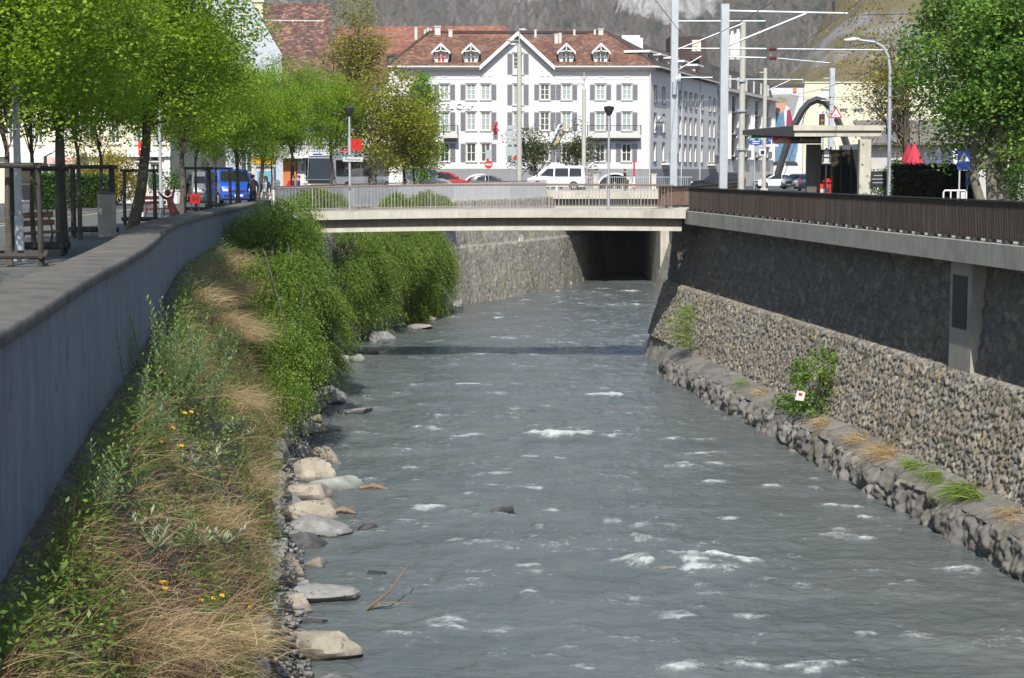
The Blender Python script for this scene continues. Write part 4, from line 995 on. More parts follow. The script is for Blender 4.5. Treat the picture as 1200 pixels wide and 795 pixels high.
# ------------------------------------------------------------------ left background
def holes_of(X_, Z_, L): return [(X_(a), X_(b), Z_(d), Z_(c)) for a, c, b, d in L]
ac = thing('arcade_house', 'cream house with arched ground floor windows behind the promenade trees', 'house', (-26, 105, 0)); aco = tuple(ac.location)
f = Face((0, 105), (1, 0), aco); X_ = lambda p_: P(p_, 200, 105).x; Z_ = lambda p_: P(100, p_, 105).z
L = [(160, 192, 170, 228), (177, 192, 187, 228), (100, 196, 122, 236), (70, 196, 92, 236), (20, 196, 55, 236), (-60, 196, -20, 236)] + [(a, 140, a + 11, 168) for a in (-50, -20, 10, 40, 70, 100, 130, 160, 182)] + [(a, 85, a + 11, 118) for a in (-50, -20, 10, 40, 70, 100, 130, 160, 182)]
hl = holes_of(X_, Z_, L)
mb = MB(aco); f.wall(mb, X_(-120), X_(200), -.4, Z_(45), hl, .25); mb.add([f.p(X_(200), -.4), f.p(X_(200), -.4, 14), f.p(X_(200), Z_(45), 14), f.p(X_(200), Z_(45))], [[0, 1, 2, 3]]); mb.build('wall', M['cream'], ac)
mb = MB(aco); f.box(mb, X_(-120), X_(201), Z_(184), Z_(179), -.35, .1); f.box(mb, X_(193), X_(200), -.4, Z_(184), -.12, .2); f.box(mb, X_(148), X_(154), -.4, Z_(184), -.12, .2); mb.build('cornice', M['white'], ac)
for i, h in enumerate(hl): f.window(ac, h, .2, 1, 1 if i > 1 else 2, .07, .08)
for i in (0, 1):
    a, b, c, d = hl[i]; mb = MB(aco); r = (b - a) / 2; cx_ = (a + b) / 2
    pts = [(cx_ - r * math.cos(math.pi * k / 10), d + .1 + r * math.sin(math.pi * k / 10)) for k in range(11)]
    mb.prism([f.p(u, v, -.03) for u, v in pts], (0, .02, 0)); mb.build('arch_light', M['glass'], ac)
poly3('roof', [(f.p(X_(-125), Z_(45), -.6), f.p(X_(204), Z_(45), -.6), f.p(X_(195), Z_(-15), 7), f.p(X_(-125), Z_(-15), 7))], M['roof'], ac, aco)
for k, (a, b, lab) in enumerate(((22, 66, 'white cloth awning over the shop terrace, left of the other'), (70, 104, 'white cloth awning with red pattern over the shop terrace'))):
    t = thing('awning', lab, 'awning', (X_((a + b) / 2), 104, 0), group='awnings on the cream house'); o_ = tuple(t.location)
    mb = MB(o_); x0, x1, z = X_(a), X_(b), Z_(183); mb.prism([(x0, 104.6, z + .25), (x1, 104.6, z + .25), (x1, 102.2, z - .1), (x0, 102.2, z - .1)], (0, 0, .05)); mb.build('canvas', M['white'], t)
    mb = MB(o_); mb.box(((x0 + x1) / 2, 102.2, z - .3), (x1 - x0, .03, .4)); v_ = mb.build('valance', M['white'] if k == 0 else mat('patterned valance', (.55, .35, .33), .8, var=.5, vs=4), t)
    mb = MB(o_); 
    for x_ in (x0 + .1, x1 - .1): mb.tube([(x_, 102.25, -.2), (x_, 102.25, z - .1)], .04, 6)
    mb.build('post', M['alu'], t)
pk = thing('pink_house', 'small pink plastered house between the cream house and the blue van', 'house', (-24, 125, 0)); pko = tuple(pk.location)
f = Face((0, 126), (1, 0), pko); X_ = lambda p_: P(p_, 200, 126).x; Z_ = lambda p_: P(200, p_, 126).z
hl = holes_of(X_, Z_, [(214, 195, 222, 228), (226, 195, 234, 212), (214, 150, 222, 172), (228, 150, 236, 172), (214, 110, 222, 130), (228, 110, 236, 130)])
mb = MB(pko); f.wall(mb, X_(190), X_(243), -.4, Z_(80), hl, .2); mb.add([f.p(X_(243), -.4), f.p(X_(243), -.4, 8), f.p(X_(243), Z_(80), 8), f.p(X_(243), Z_(80))], [[0, 1, 2, 3]]); mb.build('wall', M['pink'], pk)
for h in hl: f.window(pk, h, .15, 1, 1, .07, .1)
poly3('roof', [(f.p(X_(188), Z_(80), -.5), f.p(X_(246), Z_(80), -.5), f.p(X_(246), Z_(50), 5), f.p(X_(188), Z_(50), 5))], M['roof'], pk, pko)
pg = thing('gabled_house', 'tall pale blue grey house with steep gable rising above the lime trees', 'house', (-25, 142, 0)); pgo = tuple(pg.location)
gxo = P(300, 100, 142).x; f = Face((gxo, 142), (.93, .367), pgo); X_ = lambda p_: ((p_ - 600) / F * 142 - gxo) / (.93 - .367 * (p_ - 600) / F); Z_ = lambda p_: P(280, p_, 142).z
hl = holes_of(X_, Z_, [(267, 15, 276.5, 43), (286, 20, 291.5, 41), (267, 66, 277, 90), (290, 70, 298, 92), (255, 120, 264, 142), (280, 120, 290, 142), (306, 120, 316, 142), (258, 185, 268, 210), (284, 178, 298, 214), (309, 185, 320, 214)])
zg = Z_(62); mb = MB(pgo); low = [h for h in hl if h[3] < zg]; top = [h for h in hl if h[2] > zg]
f.wall(mb, X_(225), X_(333), -.4, zg, low, .2)
xa, xb = X_(270), X_(298.5); zr = lambda x: zg + (x - X_(333)) * (Z_(-60) - zg) / (X_(262) - X_(333))
f.wall(mb, X_(262), X_(298), zg, Z_(5), top, .2)
f.wall(mb, X_(225), X_(262), zg, Z_(5), [], .2)
mb.add([f.p(X_(298), zg), f.p(X_(333), zg), f.p(X_(298), zr(X_(298)))], [[0, 1, 2]]); mb.add([f.p(X_(225), Z_(5)), f.p(X_(298), Z_(5)), f.p(X_(298), zr(X_(298))), f.p(X_(262), Z_(-60)), f.p(X_(225), Z_(0))], [[0, 1, 2, 3, 4]])
mb.add([f.p(X_(333), -.4), f.p(X_(333), -.4, 14), f.p(X_(333), zg, 14), f.p(X_(333), zg)], [[0, 1, 2, 3]]); mb.build('wall', M['pale_blue'], pg)
for h in hl: f.window(pg, h, .15, 1, 2, .08, .12)
poly3('roof', [(f.p(X_(334.5), Z_(62), .05), f.p(X_(262), Z_(-61), .05), f.p(X_(262), Z_(-61), 14), f.p(X_(334.5), Z_(62), 14)), (f.p(X_(262), Z_(-64), -.4), f.p(X_(223), Z_(0), -.4), f.p(X_(223), Z_(0), 14), f.p(X_(262), Z_(-64), 14))], M['roof_brown'], pg, pgo)
mb = MB(pgo); a, b = P(301.5, -14, 146), P(301.5, 40, 146); mb.box((a + b) / 2, (1.1, 1.1, a.z - b.z)); mb.box(P(301.5, 1.5, 146), (1.35, 1.35, .3)); mb.build('chimney', M['pale_cream'], pg)
tb = thing('tiled_house', 'white house with a high mottled brown tile roof behind the pale gable', 'house', (-22, 166, 0)); tbo = tuple(tb.location)
f = Face((0, 166), (1, 0), tbo); X_ = lambda p_: P(p_, 100, 166).x; Z_ = lambda p_: P(350, p_, 166).z
hl = holes_of(X_, Z_, [(a, b, a + 10, b + 22) for a in (322, 345, 368, 391, 414, 437) for b in (112, 150)] + [(330, 190, 347, 214), (356, 188, 400, 214), (408, 190, 440, 214)])
mb = MB(tbo); f.wall(mb, X_(305), X_(452), -.4, Z_(96), hl, .25); mb.build('wall', M['white_plaster'], tb)
for h in hl: f.window(tb, h, .2, 1, 1, .08, .1)
mb = MB(tbo); f.box(mb, X_(326), X_(410), Z_(186), Z_(182), -1.6, 0); bal = mb.build('balcony', M['white'], tb)
mb = MB(tbo); 
for k in range(45): x_ = X_(326) + (X_(410) - X_(326)) * k / 44; f.box(mb, x_ - .02, x_ + .02, Z_(182), Z_(170), -1.58, -1.54)
f.box(mb, X_(326), X_(410), Z_(170), Z_(169), -1.6, -1.52)
for k in range(6): x_ = X_(326) + (X_(410) - X_(326)) * k / 5; mb.bar(f.p(x_, Z_(182), -1.56), f.p(x_ + 1.2, Z_(150), -.2), .05)
mb.build('balustrade', M['metal_dark'], bal)
mb = MB(tbo); f.box(mb, X_(328), X_(346), -.4, Z_(187), -.25, -.05); mb.build('entrance', M['orange'], tb)
rt = [P(306, 4, 178), P(382.5, 4, 178)]
poly3('roof', [(f.p(X_(300), Z_(98), -.7), f.p(X_(392), Z_(98), -.7), Vector((P(382.5, 4, 178).x + .4, 178, rt[0].z)), Vector((rt[0].x - 2, 178, rt[0].z)))], M['roof_mottled'], tb, tbo)
poly3('lower_roof', [(f.p(X_(392), Z_(98), -.7), f.p(X_(456), Z_(98), -.7), P(452, 62, 174), P(388, 62, 174))], M['roof'], tb, tbo)
mb = MB(tbo)
q0, q1 = P(306, 24.2, 174.9), P(380, 25, 174.9); mb.tube([q0, q1], .07, 6)
for k in range(5): q = q0 + (q1 - q0) * (k + .5) / 5; mb.box(q + Vector((0, .1, -.1)), (.12, .3, .4))
mb.build('snow_guard', M['trim'], tb)
bh = thing('long_roof_house', 'house with a long orange tiled roof showing above the hotel', 'house', (-14, 200, 0)); bho = tuple(bh.location)
f = Face((0, 196), (1, 0), bho); X_ = lambda p_: P(p_, 100, 196).x; Z_ = lambda p_: P(450, p_, 196).z
hl = holes_of(X_, Z_, [(a, b, a + 9, b + 20) for a in (408, 428, 448, 468) for b in (72, 104, 136)])
mb = MB(bho); f.wall(mb, X_(395), X_(600), -.4, Z_(64), hl, .25); f.box(mb, X_(395), X_(600), Z_(66), Z_(63), -.5, .1); mb.build('wall', M['grey_plaster'], bh)
for h in hl: f.window(bh, h, .2, 1, 2, .08, .1)
poly3('roof', [(f.p(X_(392), Z_(63.5), -.7), f.p(X_(602), Z_(63.5), -.7), P(593.5, 30.5, 206), P(395, 31, 206))], M['roof_orange'], bh, bho)
for c in (408, 420, 430):
    mb = MB(bho); a = P(c + 12, 62, 201); mb.box(a, (1.3, 2.4, 1.5)); d = mb.build('dormer', M['roof_grey'], bh)
    mb = MB(bho); mb.box(a + Vector((0, -1.22, 0)), (.9, .05, .9)); mb.build('pane', M['glass'], d)
# ================================================================== foliage
rg = np.random.default_rng(11)
def unit(v): return v / np.maximum(1e-9, np.linalg.norm(v, axis=1, keepdims=True))
def leaf_quads(P_, size, rng, up=.5, asp=.62, dirs=None, dirw=0.):
    """a folded diamond leaf at every point"""
    n = len(P_); nrm = rng.normal(size=(n, 3)); nrm[:, 2] = np.abs(nrm[:, 2]) + up; nrm = unit(nrm)
    t = rng.normal(size=(n, 3)); 
    if dirs is not None: t = t * (1 - dirw) + dirs * dirw * 2
    t = unit(t - nrm * (t * nrm).sum(1, keepdims=True)); b = np.cross(nrm, t)
    s = (size * rng.uniform(.65, 1.25, n))[:, None]
    V = np.stack([P_ - t * s * .5, P_ + b * s * asp * .5 - nrm * s * .08, P_ + t * s * .5, P_ - b * s * asp * .5 - nrm * s * .08], 1)
    return V.reshape(-1, 3), np.arange(n * 4).reshape(n, 4)
def cloud(name, P_, tint, size, m, parent, rng, up=.5, asp=.62, dirs=None, dirw=0., off=(0, 0, 0)):
    V, Fc = leaf_quads(np.asarray(P_) - np.array(off), size, rng, up, asp, dirs, dirw)
    return link(name, np_mesh(name, V, Fc, {'tint': np.repeat(np.clip(tint, 0, 1), 4)}), m, parent)
def blades(name, base, d, L, w, bend, tint, m, parent=None, off=(0, 0, 0), rng=rg, nseg=3):
    """grass blades or thin stems: strips that bend over"""
    base = np.asarray(base) - np.array(off); n = len(base); L = np.broadcast_to(L, n); w = np.broadcast_to(w, n)
    d = unit(d); side = unit(np.cross(d, rng.normal(size=(n, 3)))); hb = d.copy(); hb[:, 2] = 0; hb = unit(hb + rng.normal(size=(n, 3)) * .3 * [1, 1, 0]); bend = np.broadcast_to(bend, n)[:, None]
    rows = []
    for k in range(nseg + 1):
        t = k / nseg; c = base + d * (L * t)[:, None] + (hb * .6 - np.array([0, 0, 1.]) * .6) * bend * (t * t * L)[:, None]
        ww = (w * (1 - .85 * t) * .5)[:, None]; rows += [c - side * ww, c + side * ww]
    V = np.stack(rows, 1); k2 = 2 * (nseg + 1); i = np.arange(n)[:, None] * k2
    f = np.concatenate([np.stack([i[:, 0] + 2 * k, i[:, 0] + 2 * k + 1, i[:, 0] + 2 * k + 3, i[:, 0] + 2 * k + 2], 1) for k in range(nseg)])
    return link(name, np_mesh(name, V.reshape(-1, 3), f, {'tint': np.repeat(np.clip(tint, 0, 1), k2)}), m, parent)
M['lime_leaf'] = leaf_mat('fresh lime tree leaf', (.07, .145, .010), (.18, .325, .02), (.33, .45, .045), .5)
M['chest_leaf'] = leaf_mat('ochre green chestnut leaf', (.15, .18, .025), (.28, .30, .04), (.38, .36, .06), .5)
M['poplar_leaf'] = leaf_mat('olive spring leaf', (.16, .17, .03), (.28, .28, .05), (.38, .34, .075), .45)
M['pyr_leaf'] = leaf_mat('bright green leaf', (.10, .21, .016), (.17, .34, .025), (.26, .41, .045), .5)
M['ginkgo_leaf'] = leaf_mat('glossy green leaf', (.04, .12, .022), (.11, .25, .04), (.25, .37, .07), .4)
M['sparse_leaf'] = leaf_mat('young yellow leaf', (.18, .17, .03), (.30, .29, .05), (.36, .27, .06), .5)
M['willow_leaf'] = leaf_mat('yellow green leaf', (.18, .17, .03), (.3, .26, .04), (.36, .3, .06), .45)
M['pine_leaf'] = leaf_mat('dark needle', (.055, .075, .035), (.11, .145, .055), (.17, .19, .08), .3)
M['hedge_leaf'] = leaf_mat('hedge leaf', (.02, .05, .01), (.05, .12, .016), (.1, .2, .03), .3)
M['hedge_light'] = leaf_mat('light shrub leaf', (.06, .12, .02), (.13, .24, .03), (.22, .34, .06), .4)
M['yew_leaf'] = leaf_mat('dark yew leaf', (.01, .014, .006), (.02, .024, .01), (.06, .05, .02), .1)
M['cascade_leaf'] = leaf_mat('cascading shrub leaf', (.06, .125, .014), (.14, .235, .03), (.26, .33, .07), .4)
M['spurge_leaf'] = leaf_mat('grey green stalk leaf', (.11, .17, .09), (.22, .31, .18), (.38, .45, .09), .4)
M['mullein_leaf'] = leaf_mat('silvery leaf', (.2, .25, .16), (.31, .37, .24), (.42, .47, .33), .3)
M['dry_leaf'] = leaf_mat('dry straw', (.19, .11, .06), (.38, .27, .14), (.55, .45, .28), .3, .8)
M['weed_leaf'] = leaf_mat('weed leaf', (.06, .12, .02), (.15, .25, .04), (.29, .36, .10), .45)
M['flower'] = mat('yellow petals', (.75, .42, .01), .6, var=.1, bmp=0)
M['twig'] = mat('dry twig', (.2, .14, .085), .85, var=.3, vs=6)

def limb(mb, a, b, r0, r1, wob, rng, n=5, sides=6):
    a, b = np.array(a), np.array(b); L = np.linalg.norm(b - a); pts = []
    for i in range(n + 1):
        t = i / n; p = a + (b - a) * t + rng.normal(size=3) * wob * L * (t * (1 - t) * 4) * .5; p[2] += .12 * L * math.sin(t * math.pi) * (.5 if b[2] > a[2] else 0); pts.append(tuple(p))
    mb.tube(pts, [r0 + (r1 - r0) * i / n for i in range(n + 1)], sides); return pts
def tree(name, label, cat, loc, H0, c, rad, tr, ncl, nlf, ls, leafm, barkm, seed, lean=(0, 0), sig=.3, shell=.45, group=None, nl=9, drop=0., cone=0., sparse=False, stems=None):
    """trunk foot at loc; H0 height where limbs start; c crown centre (local); rad crown radii"""
    rng = np.random.default_rng(seed); t = thing(name, label, cat, loc, 0, group); c = np.array(c, float); rad = np.array(rad, float)
    d = unit(rng.normal(size=(ncl, 3))); r = rng.uniform(0, 1, ncl) ** shell
    lump = 1 + .22 * fbm(d[:, 0] * 2 + seed, d[:, 1] * 2 + d[:, 2] * 1.7, 3, seed)
    C = c + d * rad * (r * lump)[:, None]
    if cone: 
        k = np.clip((C[:, 2] - (c[2] - rad[2])) / (2 * rad[2]), 0, 1); f_ = np.where(k > .25, 1 - cone * (k - .25) / .75, 1); C[:, :2] = c[:2] + (C[:, :2] - c[:2]) * f_[:, None]
    mb = MB(); fork = np.array([lean[0] * H0, lean[1] * H0, H0])
    base = [(0, 0, -.15), (0, 0, .1), tuple(fork * .45 + rng.normal(size=3) * [.05, .05, 0]), tuple(fork)]
    if not stems:
        mb.tube(base, [tr * 1.45, tr * 1.12, tr * .95, tr * .8], 10)
        top = np.array([c[0] * .8, c[1] * .8, c[2] + rad[2] * .55]); limb(mb, fork, top, tr * .75, tr * .12, .06, rng, 6, 7)
        starts = [fork + (top - fork) * k for k in np.linspace(0, .6, nl)]
    else:
        starts = []
        for (sx, sy, sr) in stems:
            f2 = np.array([sx, sy, H0 * rng.uniform(.9, 1.3)]); pts = [(sx * .12, sy * .12, -.15), (sx * .3, sy * .3, .4), tuple(f2 * [.7, .7, .55]), tuple(f2)]
            mb.tube(pts, [sr * 1.3, sr * 1.05, sr * .95, sr * .85], 10); top = c + np.array([sx * 1.1, sy * 1.1, rad[2] * rng.uniform(.1, .6)]); limb(mb, f2, top, sr * .8, sr * .15, .08, rng, 6, 7)
            starts += [f2 + (top - f2) * k for k in np.linspace(0, .6, max(2, nl // len(stems) + 1))]
    pick = rng.choice(ncl, min(ncl, nl * 3), replace=False)
    for j, i in enumerate(pick):
        s_ = starts[j % len(starts)]; pts = limb(mb, s_, C[i], tr * (.34 if j < nl else .2), .012, .1, rng, 5, 5)
        if sparse:
            for q in range(4): limb(mb, pts[2 + q % 3], np.array(pts[3]) + rng.normal(size=3) * rad * .28, tr * .09, .006, .15, rng, 3, 4)
    mb.build('trunk', barkm, t, smooth=True)
    n = ncl * nlf; cc = np.repeat(C, nlf, 0); g = rng.normal(size=(n, 3)) * sig * [1.15, 1.15, .75]; Pn = cc + g
    Pn[:, 2] -= drop * (g[:, 0] ** 2 + g[:, 1] ** 2) * 2
    ct = np.repeat(rng.uniform(.05, .9, ncl), nlf); tint = ct + rng.normal(size=n) * .16
    cloud('crown', Pn, tint, ls, leafm, t, rng, up=.7)
    return t
used = set()
lime_a = tree('lime_tree', 'x', 'tree', (0, 0, 0), 2.5, (0, 0, 5.75), (2.7, 2.7, 3.3), .13, 230, 125, .12, M['lime_leaf'], M['bark'], 21, sig=.30, group='lime trees along the promenade')
lime_b = tree('lime_tree', 'x', 'tree', (0, 0, 0), 2.3, (.15, 0, 5.4), (2.3, 2.4, 3.0), .06, 180, 125, .115, M['lime_leaf'], M['bark'], 22, sig=.28, group='lime trees along the promenade')
lime_c = tree('lime_tree', 'x', 'tree', (0, 0, 0), 2.6, (.8, .3, 5.9), (2.9, 2.6, 3.4), .16, 235, 125, .12, M['lime_leaf'], M['bark'], 23, lean=(.17, .05), sig=.31, group='lime trees along the promenade')
LIMES = [(lime_b, 9, 34, 1, 'slender lime tree in the nearest timber guard, at the left edge'), (lime_b, 38, 38.5, .95, 'slender lime tree in a guard just right of the steel post'), (lime_a, 71, 42, 1.08, 'thick straight trunked lime tree beside the wooden bench'),
         (lime_b, 92, 47, 1.02, 'slender lime tree standing between the thick trunk and the concrete bin'), (lime_b, 119, 53, 1, 'slender lime tree just behind the concrete bin'), (lime_c, 154, 54, 1.1, 'dark leaning lime tree close behind the coping bend'),
         (lime_a, 213, 70, .98, 'straight dark lime tree beside the red carved figure'), (lime_b, 229, 76, 1, 'slender lime tree in the guard left of the blue van'), (lime_b, 253, 84, .9, 'slender lime tree in front of the blue van windscreen, left side'), (lime_a, 278, 87, .84, 'pale trunked lime tree in front of the blue van'),
         (lime_c, 300, 99, .84, 'lime tree rising behind the walking couple'), (lime_b, 318, 106, .9, 'leaning thin lime tree beside the striped hydrant'), (lime_a, 343, 104, .92, 'lime tree in front of the orange entrance, beside the coach'), (lime_a, 388, 116, .9, 'lime tree hanging over the coach front, last of the row')]
for i, (pr, px, Y, s, lab) in enumerate(LIMES):
    p = P(px, 200, Y); place(pr, used, (p.x, Y, -.12 if Y < 85 else (-.2 if Y < 100 else .35)), rnd.uniform(0, 6.28) if pr is not lime_c else rnd.uniform(-.4, .4), lab, s)
for i, (x, y, s_) in enumerate(((-9.0, 4, 1.), (-10.0, 10.5, 1.0), (-10.9, 16.5, 1.), (-12, 23, .98), (-14.5, 29, 1.0))):
    place(lime_a, used, (x, y, -.12), i * 1.3, 'broad lime tree beside the near end of the parapet wall, outside the left edge', s_)
# trees behind the coach and by the hotel
p = P(437, 200, 118); tree('chestnut_tree', 'stout grey trunked chestnut tree with ochre young leaves beside the coach', 'tree', (p.x, 118, -.2), 3.2, (.6, 0, 5.6), (3.9, 3.2, 3.4), .3, 170, 60, .24, M['chest_leaf'], M['bark_pale'], 31, sig=.42, group='chestnut trees by the coach')
p = P(473, 200, 127); tree('chestnut_tree', 'small chestnut tree with ochre leaves over the white delivery truck', 'tree', (p.x, 127, -.2), 2.3, (0, 0, 4.3), (2.7, 2.6, 2.4), .12, 110, 60, .22, M['chest_leaf'], M['bark'], 32, sig=.38, group='chestnut trees by the coach')
p = P(484, 200, 122); tree('chestnut_tree', 'thin chestnut tree in front of the white van, nearest the hotel', 'tree', (p.x, 122, -.2), 1.9, (.2, 0, 3.9), (1.7, 1.7, 2.0), .08, 70, 55, .2, M['chest_leaf'], M['bark'], 33, sig=.34, group='chestnut trees by the coach')
p = P(421, 200, 150); tree('tall_spring_tree', 'tall thin spring tree with sparse olive leaves, highest in front of the roofs', 'tree', (p.x, 150, -.2), 5, (0, 0, 11.4), (4.0, 3.2, 6.2), .3, 250, 30, .27, M['poplar_leaf'], M['bark_pale'], 34, sig=.5, shell=.7, nl=14, cone=.55, sparse=True)
p = P(494, 200, 142); tree('pyramidal_tree', 'bright green pointed tree against the left end of the hotel', 'tree', (p.x, 142, -.2), 2, (0, 0, 5.6), (2.2, 2.0, 4.6), .14, 160, 60, .23, M['pyr_leaf'], M['bark'], 35, sig=.34, cone=.75)
for px, Y, s, lab, sd in ((626, 152, 1.02, 'open dark pine tree left of the white minibus, partly behind the tall lamp mast', 36), (677, 155, 1.05, 'open dark pine tree behind the white minibus', 37)):
    p = P(px, 200, Y); t = tree('pine_tree', lab, 'tree', (p.x, Y, 0), 1.3, (0, 0, 3.6), (2.5, 2.0, 2.7), .15, 70, 55, .22, M['pine_leaf'], M['bark'], sd, sig=.34, shell=.8, group='pine trees before the hotel')
# right hand trees
p = P(1168, 200, 56); tree('ginkgo_tree', 'big dense green tree with several pale trunks on the right', 'tree', (p.x, 56, -.1), 1.9, (.75, .2, 5.5), (3.75, 3.2, 3.6), .28, 460, 110, .17, M['ginkgo_leaf'], M['bark_pale'], 38, sig=.33, nl=14, stems=[(-.75, .1, .17), (-.25, -.2, .2), (.15, .1, .27), (.55, -.1, .24)], shell=.5)
p = P(1092, 200, 84); tree('spring_tree', 'leaning dark limbed tree with thin yellow young leaves behind the shelter', 'tree', (p.x, 84, -.1), 1.6, (-2.1, 0, 6.4), (3.1, 2.4, 4.2), .2, 150, 34, .16, M['sparse_leaf'], M['bark'], 39, lean=(-.75, 0), sig=.42, shell=.75, nl=13, sparse=True)

# ------------------------------------------------------------------ shrubs and hedges
def shrub(name, label, cat, lobes, leafm, n, ls, seed, group=None, up=.4, base=None):
    """lobes: (centre, radii) in world space"""
    rng = np.random.default_rng(seed); c0 = base or (lobes[0][0][0], lobes[0][0][1], lobes[0][0][2] - lobes[0][1][2])
    t = thing(name, label, cat, c0, 0, group); A = []
    for c, r in lobes:
        k = int(n / len(lobes)); d = unit(rng.normal(size=(k, 3))); q = rng.uniform(.55, 1.05, k) * (1 + .25 * fbm(d[:, 0] * 3 + c[0], d[:, 1] * 3 + d[:, 2] * 2.5, 3, seed))
        A.append(np.array(c) + d * np.array(r) * q[:, None])
    A = np.concatenate(A); tint = .5 + .35 * fbm(A[:, 0] * 2.5, A[:, 2] * 2.5 + A[:, 1], 3, seed + 1) + rng.normal(size=len(A)) * .15
    cloud('foliage', A, tint, ls, leafm, t, rng, up=up, off=c0)
    mb = MB(c0)
    for i in range(9): c, r = lobes[i % len(lobes)]; e = np.array(c) + unit(rng.normal(size=(1, 3)))[0] * np.array(r) * .6; limb(mb, (c0[0] + rng.normal() * .1, c0[1] + rng.normal() * .1, c0[2]), e, .03, .01, .1, rng, 4, 5)
    mb.build('stem', M['bark'], t); return t
def box_hedge(name, label, a, b, w, z0, z1, leafm, n, ls, seed):
    rng = np.random.default_rng(seed); a, b = Vector(a), Vector(b); t = thing(name, label, 'hedge', ((a.x + b.x) / 2, (a.y + b.y) / 2, z0)); u = rng.uniform(0, 1, n); v = rng.uniform(-1, 1, n); z = rng.uniform(0, 1, n)
    f_ = rng.integers(0, 3, n); v = np.where(f_ == 0, -1, v); z = np.where(f_ == 1, 1, z)
    d = (b - a).normalized(); nn = Vector((-d.y, d.x, 0)); L = (b - a).length
    Pn = np.array(a)[None] + u[:, None] * L * np.array(d) + (v * w / 2 + rng.normal(size=n) * .05)[:, None] * np.array(nn); Pn[:, 2] = z0 + z * (z1 - z0) + rng.normal(size=n) * .05 + .06 * fbm(u * L * 2, v, 3, seed)
    cloud('foliage', Pn, .45 + .3 * fbm(u * L * 1.5, z * 3 + v * 3, 3, seed) + rng.normal(size=n) * .15, ls, leafm, t, rng, off=t.location)
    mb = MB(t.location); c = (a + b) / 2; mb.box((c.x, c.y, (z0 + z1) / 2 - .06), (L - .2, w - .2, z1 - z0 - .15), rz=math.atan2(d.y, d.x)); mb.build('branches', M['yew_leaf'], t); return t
a, b = P(1046, 200, 61), P(1146, 200, 60); box_hedge('yew_hedge', 'dark clipped hedge under the big tree, behind the crossing sign', (a.x, 61, 0), (b.x, 60, 0), 1.2, 0, 1.93, M['yew_leaf'], 9000, .1, 51)
p = P(1196, 212, 49); shrub('clipped_bush', 'bright green rounded bush at the right edge', 'bush', [((p.x + .25, 49, 1.15), (.62, .6, 1.0))], M['hedge_leaf'], 5200, .07, 52)
p = P(1030, 190, 72); shrub('garden_shrub', 'fresh green shrub growing behind the station column', 'bush', [((p.x - .2, 72, .9), (.8, .6, 1.0)), ((p.x + .9, 72.5, 1.3), (.7, .6, .9))], M['hedge_leaf'], 4200, .12, 53)
p = P(1060, 192, 74); shrub('garden_shrub', 'low leafy shrub below the red parasols', 'bush', [((p.x - .1, 74, 1.3), (1.0, .6, .95)), ((p.x + 1.3, 74, 1.1), (.9, .6, .9))], M['hedge_leaf'], 4200, .12, 54)
for px0, px1, Y, z1, lab, sd in ((40, 76, 88, 1.55, 'clipped green hedge on the street terrace, left part', 55), (78, 128, 92, 1.5, 'clipped green hedge on the street terrace, in front of the yellow shrub', 56)):
    a, b = P(px0, 200, Y), P(px1, 200, Y); box_hedge('terrace_hedge', lab, (a.x, Y, -.2), (b.x, Y, -.2), .8, -.2, z1, M['hedge_leaf'], 3500, .14, sd)
for px, Y, r, zc, lab, sd in ((108, 97, 1.6, 2.4, 'large yellow green shrub behind the concrete bin', 57), (137, 99, 1.2, 1.8, 'yellow green shrub left of the leaning lime trunk', 58), (206, 112, .9, 1.4, 'small yellow shrub by the cream house corner', 59), (228, 116, 1.2, 1.6, 'yellow shrub in front of the pink house', 60)):
    p = P(px, 200, Y); shrub('yellow_shrub', lab, 'bush', [((p.x, Y, zc), (r, r, r * 1.05)), ((p.x + r * .4, Y, zc * .55), (r * .8, r * .8, r * .8))], M['willow_leaf'], 3000, .16, sd, 'yellow leaved shrubs on the terrace', base=(p.x, Y, -.2))

